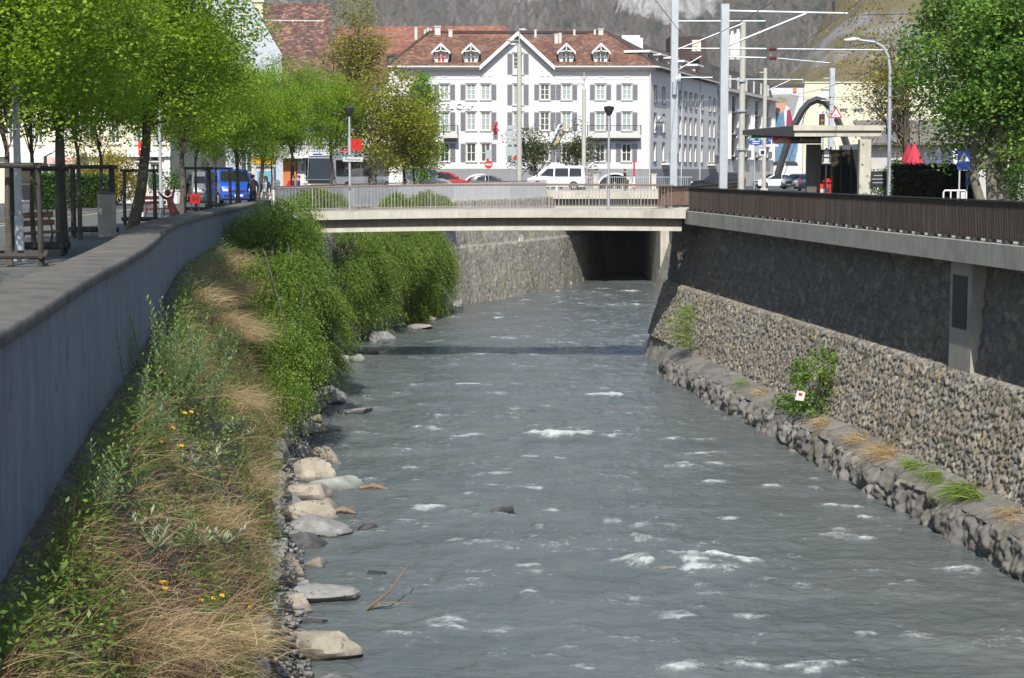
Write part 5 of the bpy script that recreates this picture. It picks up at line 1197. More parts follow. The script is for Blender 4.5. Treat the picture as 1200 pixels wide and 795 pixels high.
# ------------------------------------------------------------------ cascading shrubs on the bank
def cascade(name, label, lobes, n, seed, leafm, group, ls=.085, lenm=1.0, m_per=15):
    rng = np.random.default_rng(seed); c0 = np.array(lobes[0][0]); t = thing(name, label, 'shrub', tuple(c0), 0, group); B = []; D = []
    tot = sum(r ** 2 for c, r in lobes)
    for c, r in lobes:
        k = int(n * r ** 2 / tot); d = unit(rng.normal(size=(k, 3)) + [.25, -.3, .25]); q = rng.uniform(.55, 1.0, k) * (1 + .3 * fbm(d[:, 0] * 2.5 + c[0], d[:, 2] * 2.5 + d[:, 1], 3, seed))
        B.append(np.array(c) + d * r * q[:, None]); D.append(d)
    B = np.concatenate(B); D = np.concatenate(D); k = len(B); L = rng.uniform(.5, 1.15, k) * lenm
    T = np.linspace(.05, 1, m_per)[None, :, None]; d0 = unit(D * [1, 1, .5] + rng.normal(size=(k, 3)) * .35 + [0, 0, .25])
    C = B[:, None] + d0[:, None] * (T * L[:, None, None] * .55) + np.array([.04, -.02, -1.0]) * (T ** 2 * L[:, None, None] * .75)
    dirs = d0[:, None] * .55 + np.array([.04, -.02, -1.5]) * T; Pn = C.reshape(-1, 3) + rng.normal(size=(k * m_per, 3)) * .022
    ti = np.repeat(.42 + .42 * fbm(B[:, 0] * 1.5 + B[:, 1], B[:, 2] * 1.5, 3, seed + 2) + rng.normal(size=k) * .14, m_per) + rng.normal(size=k * m_per) * .08 + np.tile(np.linspace(-.05, .16, m_per), k)
    cloud('foliage', Pn, ti, ls, leafm, t, rng, up=.2, asp=.45, dirs=unit(dirs.reshape(-1, 3)), dirw=.55, off=c0)
    mb = MB(c0)
    for i in range(14): c, r = lobes[rng.integers(len(lobes))]; limb(mb, np.array(lobes[0][0]) + rng.normal(size=3) * .3, np.array(c) + rng.normal(size=3) * r * .5, .035, .012, .12, rng, 4, 5)
    mb.build('stem', M['bark'], t); return t
Q = lambda px, py, Y: tuple(P(px, py, Y))
cascade('cascading_shrub', 'large green cascading shrub on the bank just before the footbridge', [(Q(318, 285, 61), 1.5), (Q(340, 270, 65), 1.3), (Q(345, 335, 58), 1.25), (Q(310, 345, 57), 1.4), (Q(330, 395, 54), 1.2), (Q(318, 420, 52), 1.25), (Q(328, 465, 50), .85), (Q(305, 290, 63), 1.4), (Q(340, 300, 62), 1.4), (Q(348, 425, 53), .8)], 7200, 61, M['cascade_leaf'], 'cascading shrubs on the river wall')
cascade('cascading_shrub', 'small yellowish drooping shrub low on the bank, right of the large one', [(Q(384, 365, 66), .75), (Q(388, 395, 65), .7), (Q(378, 425, 62), .7), (Q(370, 345, 66), .7)], 1500, 62, M['cascade_leaf'], 'cascading shrubs on the river wall')
cascade('cascading_shrub', 'broad green shrub hanging down the wall below the footbridge', [(Q(412, 300, 90), 1.7), (Q(432, 320, 92), 1.6), (Q(455, 305, 95), 1.7), (Q(405, 330, 87), 1.3), (Q(440, 355, 92), 1.2), (Q(425, 285, 94), 1.5), (Q(470, 290, 98), 1.5), (Q(418, 360, 88), 1.0)], 5600, 63, M['cascade_leaf'], 'cascading shrubs on the river wall', .1, 1.25)
cascade('cascading_shrub', 'green shrub hanging on the wall beside the lit bare stones', [(Q(500, 300, 103), 1.5), (Q(510, 330, 104), 1.3), (Q(488, 300, 101), 1.5), (Q(492, 335, 101), 1.2), (Q(502, 360, 102), .9), (Q(515, 305, 105), 1.1), (Q(492, 275, 103), 1.2)], 4200, 64, M['cascade_leaf'], 'cascading shrubs on the river wall', .1, 1.2)
cascade('cascading_shrub', 'low pale green tuft at the wall foot, farthest down the left bank', [(Q(486, 368, 100), .7), (Q(482, 382, 99), .5)], 700, 65, M['cascade_leaf'], 'cascading shrubs on the river wall', .1)
cascade('bank_bush', 'pale green bush behind the left end of the footbridge railing', [(Q(372, 236, 84), .75), (Q(355, 240, 82), .65), (Q(392, 240, 86), .6)], 1400, 66, M['cascade_leaf'], 'bushes along the street parapet')
cascade('bank_bush', 'green bush before the street parapet, right of the lamp', [(Q(500, 238, 108), .8), (Q(515, 240, 110), .65), (Q(488, 240, 106), .6)], 1300, 67, M['cascade_leaf'], 'bushes along the street parapet')
cascade('bank_bush', 'small green bush before the street parapet, between the lamp and the larger bush', [(Q(466, 240, 101), .65), (Q(457, 242, 99), .5)], 800, 68, M['cascade_leaf'], 'bushes along the street parapet')

# ------------------------------------------------------------------ bank vegetation
def scatter(n, y0, y1, t0, t1, rng, near=1.6):
    u = rng.uniform(0, 1, n) ** near; Y = y0 + (y1 - y0) * u; T = rng.uniform(t0, t1, n); p = bankpt(Y, T); p[:, 2] += .06; return Y, T, p
rb_ = np.random.default_rng(77)
Y_, T_, p_ = scatter(26000, 12, 60, .08, 1.03, rb_)
k = fbm(p_[:, 0] * .9, p_[:, 1] * .6, 3, 90) + .18 * (T_ - .5) > -.12; p_ = p_[k]; n = len(p_)
d = rb_.normal(size=(n, 3)) * [.8, .8, .35] + [.2, -.05, .8]
tag(blades('dry_grass', p_, d, rb_.uniform(.15, .6, n), rb_.uniform(.006, .013, n), rb_.uniform(.2, 1.1, n), .45 + .35 * fbm(p_[:, 0] * 2, p_[:, 1] * 1.2, 3, 91) + rb_.normal(size=n) * .15, M['dry_leaf'], rng=rb_), 'dry straw coloured grass spread over the left bank', 'dry grass', kind='stuff')
Y_, T_, p_ = scatter(40000, 12, 70, .0, 1.05, rb_)
k = fbm(p_[:, 0] * 1.1 + 5, p_[:, 1] * .7, 3, 92) + .5 * np.exp(-T_ * 9) - .42 * np.exp(-((p_[:, 1] - 18) / 6) ** 2) * (T_ > .18) > -.06; p_ = p_[k]; n = len(p_)
p_ += np.abs(rb_.normal(size=(n, 3))) * [.15, .07, .17]
tag(cloud('weeds', p_, .4 + .5 * fbm(p_[:, 0] * 1.6, p_[:, 1] * 1.2, 3, 93) + rb_.normal(size=n) * .15, .075, M['weed_leaf'], None, rb_, up=.5, asp=.45), 'low green weeds growing among the dry grass of the left bank', 'weeds', kind='stuff')
Y_, T_, p_ = scatter(15000, 12, 62, .05, 1.05, rb_); k = fbm(p_[:, 0] * 1.3 + 9, p_[:, 1] * .8, 3, 94) > .02; p_ = p_[k]; n = len(p_)
tag(blades('green_grass', p_, rb_.normal(size=(n, 3)) * [.5, .5, .3] + [.45, 0, .9], rb_.uniform(.2, .55, n), rb_.uniform(.009, .018, n), rb_.uniform(.3, 1.2, n), rb_.uniform(.2, .9, n), M['weed_leaf'], rng=rb_), 'green grass tufts scattered over the left bank', 'grass', kind='stuff')
Y_, T_, p_ = scatter(2600, 12, 56, .1, 1.0, rb_); k = fbm(p_[:, 0] * .8 + 3, p_[:, 1] * .5, 3, 95) > -.05; p_ = p_[k]; n = len(p_)
M['red_stem'] = leaf_mat('red brown dead stem', (.10, .05, .03), (.2, .105, .06), (.34, .22, .13), .2, .85)
tag(blades('dead_stems', p_, rb_.normal(size=(n, 3)) * [.45, .45, .2] + [.15, 0, 1.], rb_.uniform(.4, 1.15, n), rb_.uniform(.008, .017, n), rb_.uniform(.05, .7, n), rb_.uniform(.1, .9, n), M['red_stem'], rng=rb_, nseg=4), 'red brown dead weed stems standing over the left bank', 'dead stems', kind='stuff')
# woody dead stems lying over the slope
for i in range(16):
    Yc = 15 + 24 * (i / 16) ** 1.1; T0 = rnd.uniform(.2, .75); a = bankpt(Yc, T0) + np.array([0, 0, .1]); b = a + np.array([rnd.uniform(.3, 1.2), rnd.uniform(-.9, .9), rnd.uniform(-.5, .45)]); b2 = b + np.array([rnd.uniform(0, .5), rnd.uniform(-.4, .4), rnd.uniform(-.5, 0)])
    mb = MB(tuple(a)); mb.tube([a, (a + b) / 2 + np.array([0, 0, .12]), b, b2], [.012, .01, .007, .003], 5); mb.tube([(a + b) / 2 + np.array([0, 0, .12]), b + np.array([.1, .3, .2])], [.007, .003], 4)
    o = mb.build('dry_branch', M['twig']); o.location = tuple(a); tag(o, 'thin dry branch lying across the grassy left bank', 'branch', 'dry branches on the bank')
def stalk_plant(name, label, Y, T, h, ns, spread, leafm, seed, ll=.13, flower=0, group=None, cat='plant', lean=(.12, 0), nleaf=46, dz=0):
    rng = np.random.default_rng(seed); c0 = bankpt(Y, T); c0[2] -= .05 - dz; t = thing(name, label, cat, tuple(c0), 0, group); A = []; Dd = []; ti = []; mb = MB(c0); fl = MB(c0)
    for s in range(ns):
        b = c0 + np.array([rng.normal() * spread * .35, rng.normal() * spread * .35, 0]); hh = h * rng.uniform(.6, 1.05); e = b + np.array([lean[0] * hh + rng.normal() * spread * .45, lean[1] * hh + rng.normal() * spread * .4, hh]); m_ = (b + e) / 2 + rng.normal(size=3) * .05; m_[2] -= .04
        pts = [b * (1 - q) ** 2 + 2 * m_ * q * (1 - q) + e * q * q for q in np.linspace(0, 1, 7)]; mb.tube(pts, [.012 - .0014 * i for i in range(7)], 5)
        for j in range(nleaf):
            q = .12 + .88 * (j + rng.uniform()) / nleaf; c = b * (1 - q) ** 2 + 2 * m_ * q * (1 - q) + e * q * q; az = j * 2.4 + rng.uniform(0, .6); l_ = ll * (1.15 - .6 * q) * rng.uniform(.75, 1.2)
            dd = np.array([math.cos(az), math.sin(az), .55 + .7 * q]); dd /= np.linalg.norm(dd); A.append(c + dd * l_ * .5); Dd.append(dd * l_); ti.append(.3 + .45 * q ** 3 + rng.normal() * .12)
        if flower:
            f1_ = MB(c0); fl.v.append(0)
            for j in range(flower): f1_.sphere(e + np.array([.02 * math.cos(j * 2.1), .02 * math.sin(j * 2.1), .006 * j]), (.021, .021, .012), 6, 4)
            f1_.build('flower', M['flower'], t)
    A = np.array(A) - c0; Dd = np.array(Dd); L = np.linalg.norm(Dd, axis=1, keepdims=True); t_ = Dd / L; sd_ = unit(np.cross(t_, np.tile([0, 0, 1.], (len(A), 1)))); wd = L * .11
    V = np.stack([A - t_ * L * .5, A + sd_ * wd, A + t_ * L * .5 - [0, 0, .012], A - sd_ * wd], 1).reshape(-1, 3)
    link('leaves', np_mesh('leaves', V, np.arange(len(V)).reshape(-1, 4), {'tint': np.repeat(np.clip(ti, 0, 1), 4)}), leafm, t); mb.build('stem', M['spurge_leaf'], t)
    return t
SP = M['spurge_leaf']
stalk_plant('stalk_plant', 'largest grey green clump of upright leafy stalks, against the plastered wall', 28.5, .22, 1.8, 22, .85, SP, 101, ll=.17, group='leafy stalk plants on the bank', lean=(.06, -.05), nleaf=60)
stalk_plant('stalk_plant', 'grey green leafy stalks right of the largest clump', 31.5, .34, 1.35, 12, .55, SP, 102, ll=.16, group='leafy stalk plants on the bank', lean=(.2, 0))
stalk_plant('stalk_plant', 'few tall leafy stalks leaning below the largest clump, close to the wall', 23.5, .2, 1.25, 6, .45, SP, 103, ll=.16, flower=0, group='leafy stalk plants on the bank', lean=(.2, 0))
stalk_plant('stalk_plant', 'nearest leafy stalks with yellow tips at the lower left corner', 18.5, .16, 1.0, 6, .35, SP, 104, ll=.16, group='leafy stalk plants on the bank')
stalk_plant('stalk_plant', 'dense grey green stalks beside the dry grass above the stalk clumps', 41, .42, .95, 12, .55, SP, 105, ll=.16, group='leafy stalk plants on the bank')
stalk_plant('stalk_plant', 'dark leafy stalk standing in the wall shadow, left of the largest clump', 25.5, .03, 1.05, 2, .2, SP, 106, group='leafy stalk plants on the bank', lean=(0, 0))
stalk_plant('stalk_plant', 'short leafy stalks in the middle of the slope below the silvery leaves', 22.5, .5, .55, 6, .4, SP, 107, group='leafy stalk plants on the bank')
for i, (Y, T, h, lab) in enumerate(((26.5, .42, .5, 'broad silvery leaved plant in the middle of the slope'), (29.5, .5, .5, 'silvery leaved plant above the first, nearer the water'), (24.5, .62, .4, 'silvery leaved plant low on the slope towards the rocks'), (33, .56, .45, 'silvery leaved plant below the dense stalks'), (36, .66, .4, 'small silvery leaved plant near the bank edge'), (20.5, .35, .45, 'silvery leaved plant nearest the camera'))):
    stalk_plant('silver_plant', lab, Y, T, h, 7, .5, M['mullein_leaf'], 120 + i, ll=.24, group='silvery leaved plants on the bank', nleaf=14, lean=(.15, -.1))
for i, (Y, T, h, ns, lab) in enumerate(((24.3, .3, .6, 3, 'yellow flowered weed below the largest stalk clump'), (25, .38, .5, 2, 'yellow flowered weed right of the larger yellow one'), (28, .36, .6, 2, 'yellow flowered weed at the right foot of the largest stalk clump'), (22, .72, .4, 3, 'yellow flowered weed low on the slope by the rocks'), (20, .52, .35, 3, 'yellow flowered weed near the bottom middle of the slope'), (25.5, .95, .35, 2, 'yellow flowered weed at the bank edge above the boulders'))):
    stalk_plant('yellow_flower', lab, Y, T, h, ns, .25, M['weed_leaf'], 140 + i, ll=.12, flower=6, group='yellow flowers on the bank', nleaf=22)
# dry tussocks
for i, (Y, T, L_, n, lab) in enumerate(((47, .4, .95, 800, 'large straw coloured tussock left of the big cascading shrub'), (53, .3, .9, 600, 'pale dry tussock between the plastered wall and the big shrub'), (38, .55, .8, 700, 'reddish dry tussock above the silvery plants'), (19, .62, .7, 600, 'tangled dry grass tussock at the bottom of the slope'), (17, .45, .6, 500, 'tangled dry tussock nearest the camera'), (23, .85, .7, 700, 'dry tussock hanging over the bank edge'), (43, .7, .6, 400, 'small dry tussock by the stone edge'), (50, .5, .9, 700, 'broad dry tussock touching the left side of the big shrub'), (45, .18, .8, 600, 'dry tussock against the plastered wall foot'), (34, .78, .6, 500, 'reddish dry tussock above the topmost angular boulder'), (57, .2, .8, 600, 'farthest dry tussock under the parapet wall'), (26, .6, .6, 400, 'dry tussock in the middle of the slope'))):
    rng = np.random.default_rng(160 + i); c0 = bankpt(Y, T); t = thing('dry_tussock', lab, 'grass tuft', tuple(c0), 0, 'dry tussocks on the bank'); b = c0 + rng.normal(size=(n, 3)) * [.28, .4, .12]
    blades('grass_blades', b, rng.normal(size=(n, 3)) * [.5, .5, .25] + [.55, -.15, .8], rng.uniform(.5, 1.1, n) * L_, rng.uniform(.006, .013, n), rng.uniform(.4, 1.3, n), rng.uniform(.35, 1., n), M['dry_leaf'], t, tuple(c0), rng)

# plants on the right wall footing
def ledge(px, py): 
    d = ray(px, py); k = 1.0
    # meet the wall foot line X0-.66 at its height
    Y = (12 + .122 * 40 - .9) / (d.x / d.y + .122); return np.array([d.x / d.y * Y, Y, EYE + d.z / d.y * Y])
c = ledge(945, 480); rng = np.random.default_rng(170)
c[2] = -6.0
cx_ = X0(c[1]) - .75
shrub('wall_shrub', 'leafy green shrub growing up the right wall from its footing', 'bush', [((cx_ - .1, c[1] + .2, -5.7), (.7, 1.7, .45)), ((cx_ + .05, c[1] - .3, -5.0), (.65, 1.2, .7)), ((cx_ + .2, c[1] - .6, -4.2), (.5, .9, .6)), ((cx_ - .4, c[1] + 1.9, -5.85), (.5, 1.5, .25)), ((cx_ - .3, c[1] + .6, -4.7), (.3, .5, .5))], M['hedge_light'], 1700, .13, 171, base=(cx_ + .3, c[1], -6.1))
mb = MB((cx_ - .5, c[1] - .5, -5.5)); pnl = Vector((cx_ - .48, c[1] - .75, -5.25)); mb.box(pnl, (.3, .02, .3), rot=Euler((.1, .15, .3)).to_matrix(), mi=0); mb.box(pnl + Vector((0, -.018, .05)), (.12, .015, .08), rot=Euler((.1, .15, .3)).to_matrix(), mi=1)
o = mb.build('litter_sign', [M['white'], M['red']]); o.location = (cx_ - .5, c[1] - .5, -5.5); tag(o, 'small white and red litter card caught in the wall shrub', 'litter')
for i, (px, py, n, L_, mk, lab) in enumerate(((962, 505, 260, .5, 'dry_leaf', 'dry grass tuft on the footing just right of the wall shrub'), (1003, 520, 260, .5, 'dry_leaf', 'dry grass tuft on the footing, second right of the shrub'), (1035, 535, 420, .75, 'dry_leaf', 'long dry grass tuft bent over the footing'), (1065, 545, 160, .35, 'weed_leaf', 'green weed beside the long dry tuft'), (1092, 550, 200, .45, 'weed_leaf', 'green weed at the wall foot beyond the yellowish shrub'), (1130, 600, 420, .6, 'weed_leaf', 'yellowish green shrub hanging over the footing'), (1182, 612, 200, .45, 'dry_leaf', 'dry tuft on the footing at the right edge'), (806, 395, 300, .8, 'weed_leaf', 'green growth hanging at the far end of the right wall'), (868, 452, 120, .35, 'weed_leaf', 'small green weed left of the wall shrub'), (890, 470, 200, .4, 'dry_leaf', 'dry fringe below the left side of the wall shrub'))):
    rng = np.random.default_rng(180 + i); c = ledge(px, py); xx = X0(c[1]) - .72
    z = -6.0 if i != 7 else -4.6
    c0 = np.array([xx, c[1], z]); t = thing('wall_tuft', lab, 'plant', tuple(c0), 0, 'plants on the right wall footing')
    b = c0 + rng.normal(size=(n, 3)) * [.13, .35, .06] + ([0, 0, 0] if i != 7 else np.stack([rng.uniform(-.3, .1, n), rng.normal(size=n) * .15, rng.uniform(-1, .7, n)], 1))
    blades('grass_blades', b, rng.normal(size=(n, 3)) * [.5, .6, .2] + [-.7, -.2, .55], rng.uniform(.5, 1.1, n) * L_, rng.uniform(.012, .022, n) * (1 if mk == 'dry_leaf' else 1.6), rng.uniform(.4, 1.2, n), rng.uniform(.3, 1., n), M[mk], t, tuple(c0), rng)

# ------------------------------------------------------------------ rocks
M['rock'] = None
def _rock(name, c1, c2, c3):
    m, nt, b = nmat(name); tc = nt.nodes.new('ShaderNodeNewGeometry'); v = tc.outputs['Position']
    r = ramp(nt, [(.28, c1), (.5, c2), (.72, c3)]); nt.links.new(noise(nt, v, 2.6, 7, .7), r.inputs[0])
    r2 = ramp(nt, [(.58, (0, 0, 0)), (.66, (1, 1, 1))]); nt.links.new(noise(nt, v, 5, 5, .7), r2.inputs[0]); c = mixc(nt, r2.outputs[0], r.outputs[0], [x * .6 for x in c1])
    # wet, dark band at the waterline
    sp3 = nt.nodes.new('ShaderNodeSeparateXYZ'); nt.links.new(v, sp3.inputs[0])
    mr = N(nt, 'ShaderNodeMapRange'); mr.inputs['From Min'].default_value = WATER + .2; mr.inputs['From Max'].default_value = WATER + .02; nt.links.new(sp3.outputs['Z'], mr.inputs[0])
    c = mixc(nt, mr.outputs[0], c, [x * .35 for x in c2]); nt.links.new(c, b.inputs['Base Color'])
    rr = N(nt, 'ShaderNodeMapRange'); rr.inputs['To Min'].default_value = .85; rr.inputs['To Max'].default_value = .25; nt.links.new(mr.outputs[0], rr.inputs[0]); nt.links.new(rr.outputs[0], b.inputs['Roughness'])
    bump(nt, b, noise(nt, v, 16, 6, .7), .7, .03); return m
RK = {'tan': _rock('tan river boulder', (.2, .175, .14), (.31, .275, .22), (.4, .36, .3)), 'grey': _rock('grey river boulder', (.15, .15, .145), (.24, .24, .235), (.34, .34, .33)), 'green': _rock('greenish slab', (.18, .2, .18), (.28, .305, .275), (.37, .39, .36)), 'dark': _rock('dark wet stone', (.05, .05, .05), (.08, .08, .08), (.13, .13, .13))}
def rock(c, w, h, d, kind, seed, label, group=None):
    rng = np.random.default_rng(seed); nu, nv = 30, 18
    th = np.linspace(0, 2 * math.pi, nu, endpoint=False); ph = np.linspace(-math.pi / 2 + .02, math.pi / 2 - .02, nv)
    TH_, PH = np.meshgrid(th, ph, indexing='ij'); D = np.stack([np.cos(PH) * np.cos(TH_), np.cos(PH) * np.sin(TH_), np.sin(PH)], -1)
    pn = unit(rng.normal(size=(9, 3)) * [1, 1, 1.2]); hh = rng.uniform(.42, .95, 9); q = D @ pn.T; rr = np.where(q > .05, hh / np.maximum(q, .05), 9).min(-1); rr = np.minimum(rr, 1.25); rr = rr + .05 * fbm(TH_ * 3 / math.pi * 2, PH * 4, 3, seed) * np.cos(PH)
    V = D * rr[..., None] * np.array([w / 2, d / 2, h / 2]) / .95
    a = rng.uniform(-.5, .5); ca, sa = math.cos(a), math.sin(a); tl = rng.uniform(-.15, .15); V = V @ np.array([[ca, sa, 0], [-sa, ca, 0], [0, 0, 1]]); V[..., 2] += tl * V[..., 0]
    i = np.arange(nu)[:, None]; j = np.arange(nv - 1)[None]; i2 = (i + 1) % nu
    Fc = np.stack([(i * nv + j).ravel(), (i2 * nv + j).ravel(), (i2 * nv + j + 1).ravel(), (i * nv + j + 1).ravel()], 1)
    me = np_mesh('boulder', V.reshape(-1, 3), Fc); o = link('boulder', me, RK[kind], smooth=True); me.set_sharp_from_angle(angle=R(24)); o.location = c
    return tag(o, label, 'boulder', group)
RG = 'boulders along the left waterline'
ROCKS = [((372, 762), 68, 36, 'tan', 'pale tan wedge shaped boulder nearest the camera'), ((384, 795), 40, 12, 'grey', 'grey slab cut by the bottom of the view'), ((371, 730), 30, 12, 'dark', 'low dark wet stone above the nearest tan wedge'), ((343, 708), 40, 34, 'tan', 'tan boulder against the bank, above the nearest wedge'), ((378, 698), 60, 22, 'grey', 'long grey boulder ending in the water below the two upright slabs'), ((342, 668), 32, 32, 'tan', 'upright tan slab leaning on the bank'), ((370, 660), 30, 14, 'tan', 'small pale stone right of the upright tan slab'), ((361, 638), 56, 20, 'dark', 'dark slate slab with a ragged end'), ((375, 622), 60, 20, 'grey', 'broad grey boulder above the dark slate slab'), ((366, 603), 48, 18, 'tan', 'rounded pale boulder third above the dark slate slab'), ((382, 594), 46, 14, 'tan', 'flat pale boulder reaching out beside driftwood'), ((360, 579), 50, 22, 'tan', 'rounded tan boulder left of the greenish slab'), ((403, 568), 54, 17, 'green', 'greenish pale slab pointing into the water'), ((364, 557), 42, 24, 'tan', 'round tan boulder above the greenish slab'), ((384, 536), 34, 19, 'tan', 'angular boulder topmost of the near group'), ((358, 533), 24, 22, 'grey', 'grey boulder in shade beside the topmost angular one'), ((345, 590), 26, 26, 'grey', 'grey stone wedged under the bank edge behind the rounded boulders'), ((348, 690), 22, 18, 'grey', 'small stone in the gap below the upright tan slab'),
         ((385, 466), 36, 22, 'grey', 'large pale pointed boulder at the river bend below the big shrub'), ((418, 482), 34, 8, 'grey', 'flat pale stone awash in the river off the pointed boulder'), ((368, 480), 30, 14, 'tan', 'flat boulder left of the pointed one'), ((400, 428), 16, 9, 'tan', 'small tan boulder at the bend below the drooping shrub'), ((415, 420), 20, 12, 'grey', 'grey boulder in the middle of the bend row'), ((433, 411), 14, 11, 'tan', 'bright tan boulder at the right end of the bend row'), ((447, 396), 24, 13, 'grey', 'grey boulder under the hanging shrub beyond the bend'), ((488, 384), 26, 7, 'tan', 'flat pale slab in front of the far green tuft'), ((500, 374), 18, 8, 'tan', 'small pale stone beside the far green tuft'),
         ((592, 599), 30, 9, 'dark', 'dark wet stone breaking the surface in mid river'), ((441, 673), 24, 6, 'dark', 'low wet stone by the forked stick'), ((428, 618), 22, 7, 'dark', 'dark wet stone off the dark slate slab'), ((680, 511), 40, 5, 'tan', 'submerged tan stone in the long white ripple'), ((765, 668), 50, 5, 'tan', 'submerged tan stone left of the biggest breaking wave')]
for i, ((px, py), wp, hp, kd, lab) in enumerate(ROCKS):
    p = G(px, py + hp * .35, WATER); s = wp / F * p.y; h = hp / F * p.y * 1.25
    rock((p.x, p.y + s * .2, WATER + h * .12), s * 1.2, max(h, .16) * 1.25, s * .85, kd, 200 + i, lab, RG if px < 520 else 'stones breaking the river surface')
k = 0
for px, py in ((478, 378), (510, 370), (522, 366), (534, 361), (548, 356), (562, 354), (577, 351), (592, 348), (606, 346), (622, 342), (638, 340), (652, 337), (665, 335), (458, 392), (470, 384), (376, 497), (362, 512), (372, 508), (352, 545), (350, 565), (346, 615), (338, 640), (426, 414), (409, 424), (455, 399)):
    p = G(px, py, WATER); s = (.5 + .5 * rnd.random()) * (1 if p.y < 90 else 1.5); rock((p.x - .1, p.y + .25, WATER + .1), s, s * .6, s * .8, rnd.choice(['tan', 'grey', 'grey']), 300 + k, 'small stone at the left waterline', 'small stones along the left waterline'); k += 1
mb = MB(); a, b, c = G(430, 714, WATER + .05), G(456, 694, WATER + .45), G(480, 660, WATER + .75); o0 = tuple(a); mb = MB(o0)
mb.tube([a, b, c], [.03, .025, .01], 6); mb.tube([a, G(458, 706, WATER + .2), G(485, 707, WATER + .15)], [.02, .015, .006], 6); o = mb.build('forked_stick', M['twig']); o.location = o0; tag(o, 'pale forked stick standing out of the river', 'stick')
for px, py, L_, lab in ((402, 600, .7, 'orange brown driftwood beside the flat pale boulder'), (438, 572, .8, 'dark driftwood behind the greenish slab')):
    a = G(px, py, WATER + .08); o0 = tuple(a); mb = MB(o0); mb.tube([a - Vector((L_ / 2, 0, 0)), a + Vector((0, .1, .05)), a + Vector((L_ / 2, -.05, -.03))], [.05, .07, .03], 7); mb.tube([a, a + Vector((.3, .15, .12))], [.03, .01], 5); o = mb.build('driftwood', M['twig']); o.location = o0; tag(o, lab, 'driftwood', 'driftwood at the waterline')

Y_ = 12 + 70 * rb_.uniform(0, 1, 3200) ** 1.5; n = len(Y_); o_ = rb_.uniform(-.1, .75, n)
pp = np.stack([Xe(Y_) + o_, Y_, np.interp(o_, [-.1, .2, .5, .75], [-5.9, -6.5, -6.85, -7.0])], 1); sz = .03 + .10 * rb_.uniform(0, 1, n) ** 3
cube = np.array([(x, y, z) for x in (-1, 1) for y in (-1, 1) for z in (-1, 1)], float); oc = np.array([(1, 0, 0), (-1, 0, 0), (0, 1, 0), (0, -1, 0), (0, 0, 1), (0, 0, -1)], float)
V = pp[:, None] + (cube[None] * rb_.uniform(.35, 1, (n, 8, 1)) * sz[:, None, None] * [1, 1, .6]); F8 = np.array([[0, 1, 3, 2], [4, 6, 7, 5], [0, 4, 5, 1], [2, 3, 7, 6], [0, 2, 6, 4], [1, 5, 7, 3]])
tag(link('shingle', np_mesh('shingle', V.reshape(-1, 3), (np.arange(n)[:, None, None] * 8 + F8[None]).reshape(-1, 4)), RK['grey'], smooth=True), 'grey shingle and small broken stones between boulders and bank', 'shingle', kind='stuff')
mb = MB()
for i in range(13):                                                # squared edge stones along the top of the toe wall
    Yc = 22 + i * 2.3 + rnd.uniform(-.4, .4); s_ = rnd.uniform(.55, 1.1); rock((float(Xe(Yc)) + .05, Yc, float(ze(Yc)) - .28), .55, .6, s_, 'grey', 500 + i, 'grey weathered edge stone set along the foot of the left bank', 'edge stones of the left bank')
# ================================================================== promenade furniture
def make_guard():
    t = thing('tree_guard', 'x', 'tree guard', (0, 0, 0), 0, 'timber tree guards on the promenade'); w_ = .55
    for sx in (-1, 1):
        for sy in (-1, 1):
            mb = MB(); mb.tube([(sx * w_, sy * w_, 0), (sx * w_ * 1.0, sy * w_, 1.0), (sx * w_ * .98, sy * w_ * .98, 2.0)], [.05, .047, .045], 8); mb.build('post', M['wood'], t)
    for k in range(4):
        a, b = [(-w_, -w_), (w_, -w_), (w_, w_), (-w_, w_)][k], [(w_, -w_), (w_, w_), (-w_, w_), (-w_, -w_)][k]
        for z, r in ((2.0, .055), (.22, .06)):
            a2 = Vector((a[0], a[1], z)); b2 = Vector((b[0], b[1], z)); d = (b2 - a2).normalized() * .12
            mb = MB(); mb.tube([a2 - d, b2 + d], r, 8); mb.build('rail', M['wood'], t)
    return t
gd = make_guard()
for px, Y, rz, s, lab in ((12, 34.2, .25, 1, 'nearest timber tree guard, at the left edge'), (44, 38.5, .2, .97, 'timber tree guard right of the steel post, by the bench'), (108, 49, .3, 1, 'timber tree guard around the concrete bin'), (163, 60, .25, .95, 'timber tree guard behind the leaning lime trunk'), (231, 76, .2, 1, 'timber tree guard left of the blue van'), (256, 83, .2, 1, 'farthest timber tree guard, in front of the blue van')):
    p = P(px, 200, Y); place(gd, used, (p.x, Y, -.1), rz, lab, s)
p = P(124, 200, 48.5); t = thing('concrete_bin', 'square grey concrete litter bin in the shade of the promenade trees', 'bin', (p.x, 48.5, -.1), .25)
mb = MB(); mb.box((0, 0, .62), (.5, .5, 1.24), bev=.02); mb.build('body', M['concrete'], t); mb = MB(); mb.box((0, 0, 1.27), (.54, .54, .06), bev=.01); mb.build('lid', M['dark_concrete'], t)
def bench(label, loc, rz, m):
    t = thing('bench', label, 'bench', loc, rz, 'promenade benches'); mb = MB()
    for k in range(3): mb.box((0, -.16 + .16 * k, .45), (1.7, .13, .04), bev=.008)
    mb.build('seat', m, t); mb = MB()
    for k in range(2): mb.box((0, .27 + .03 * k, .66 + .19 * k), (1.7, .035, .14), bev=.008)
    mb.build('backrest', m, t)
    for sx in (-.65, .65):
        mb = MB(); mb.tube([(sx, -.22, 0), (sx, -.2, .42), (sx, .2, .42), (sx, .33, .95)], .025, 6); mb.tube([(sx, .2, .42), (sx, .3, 0)], .025, 6); mb.build('leg', M['metal_dark'], t)
    return t
p = P(52, 200, 40.5); bench('wooden bench beside the thick lime trunk, facing along the promenade', (p.x, 40.5, -.1), R(75), M['bench_wood'])
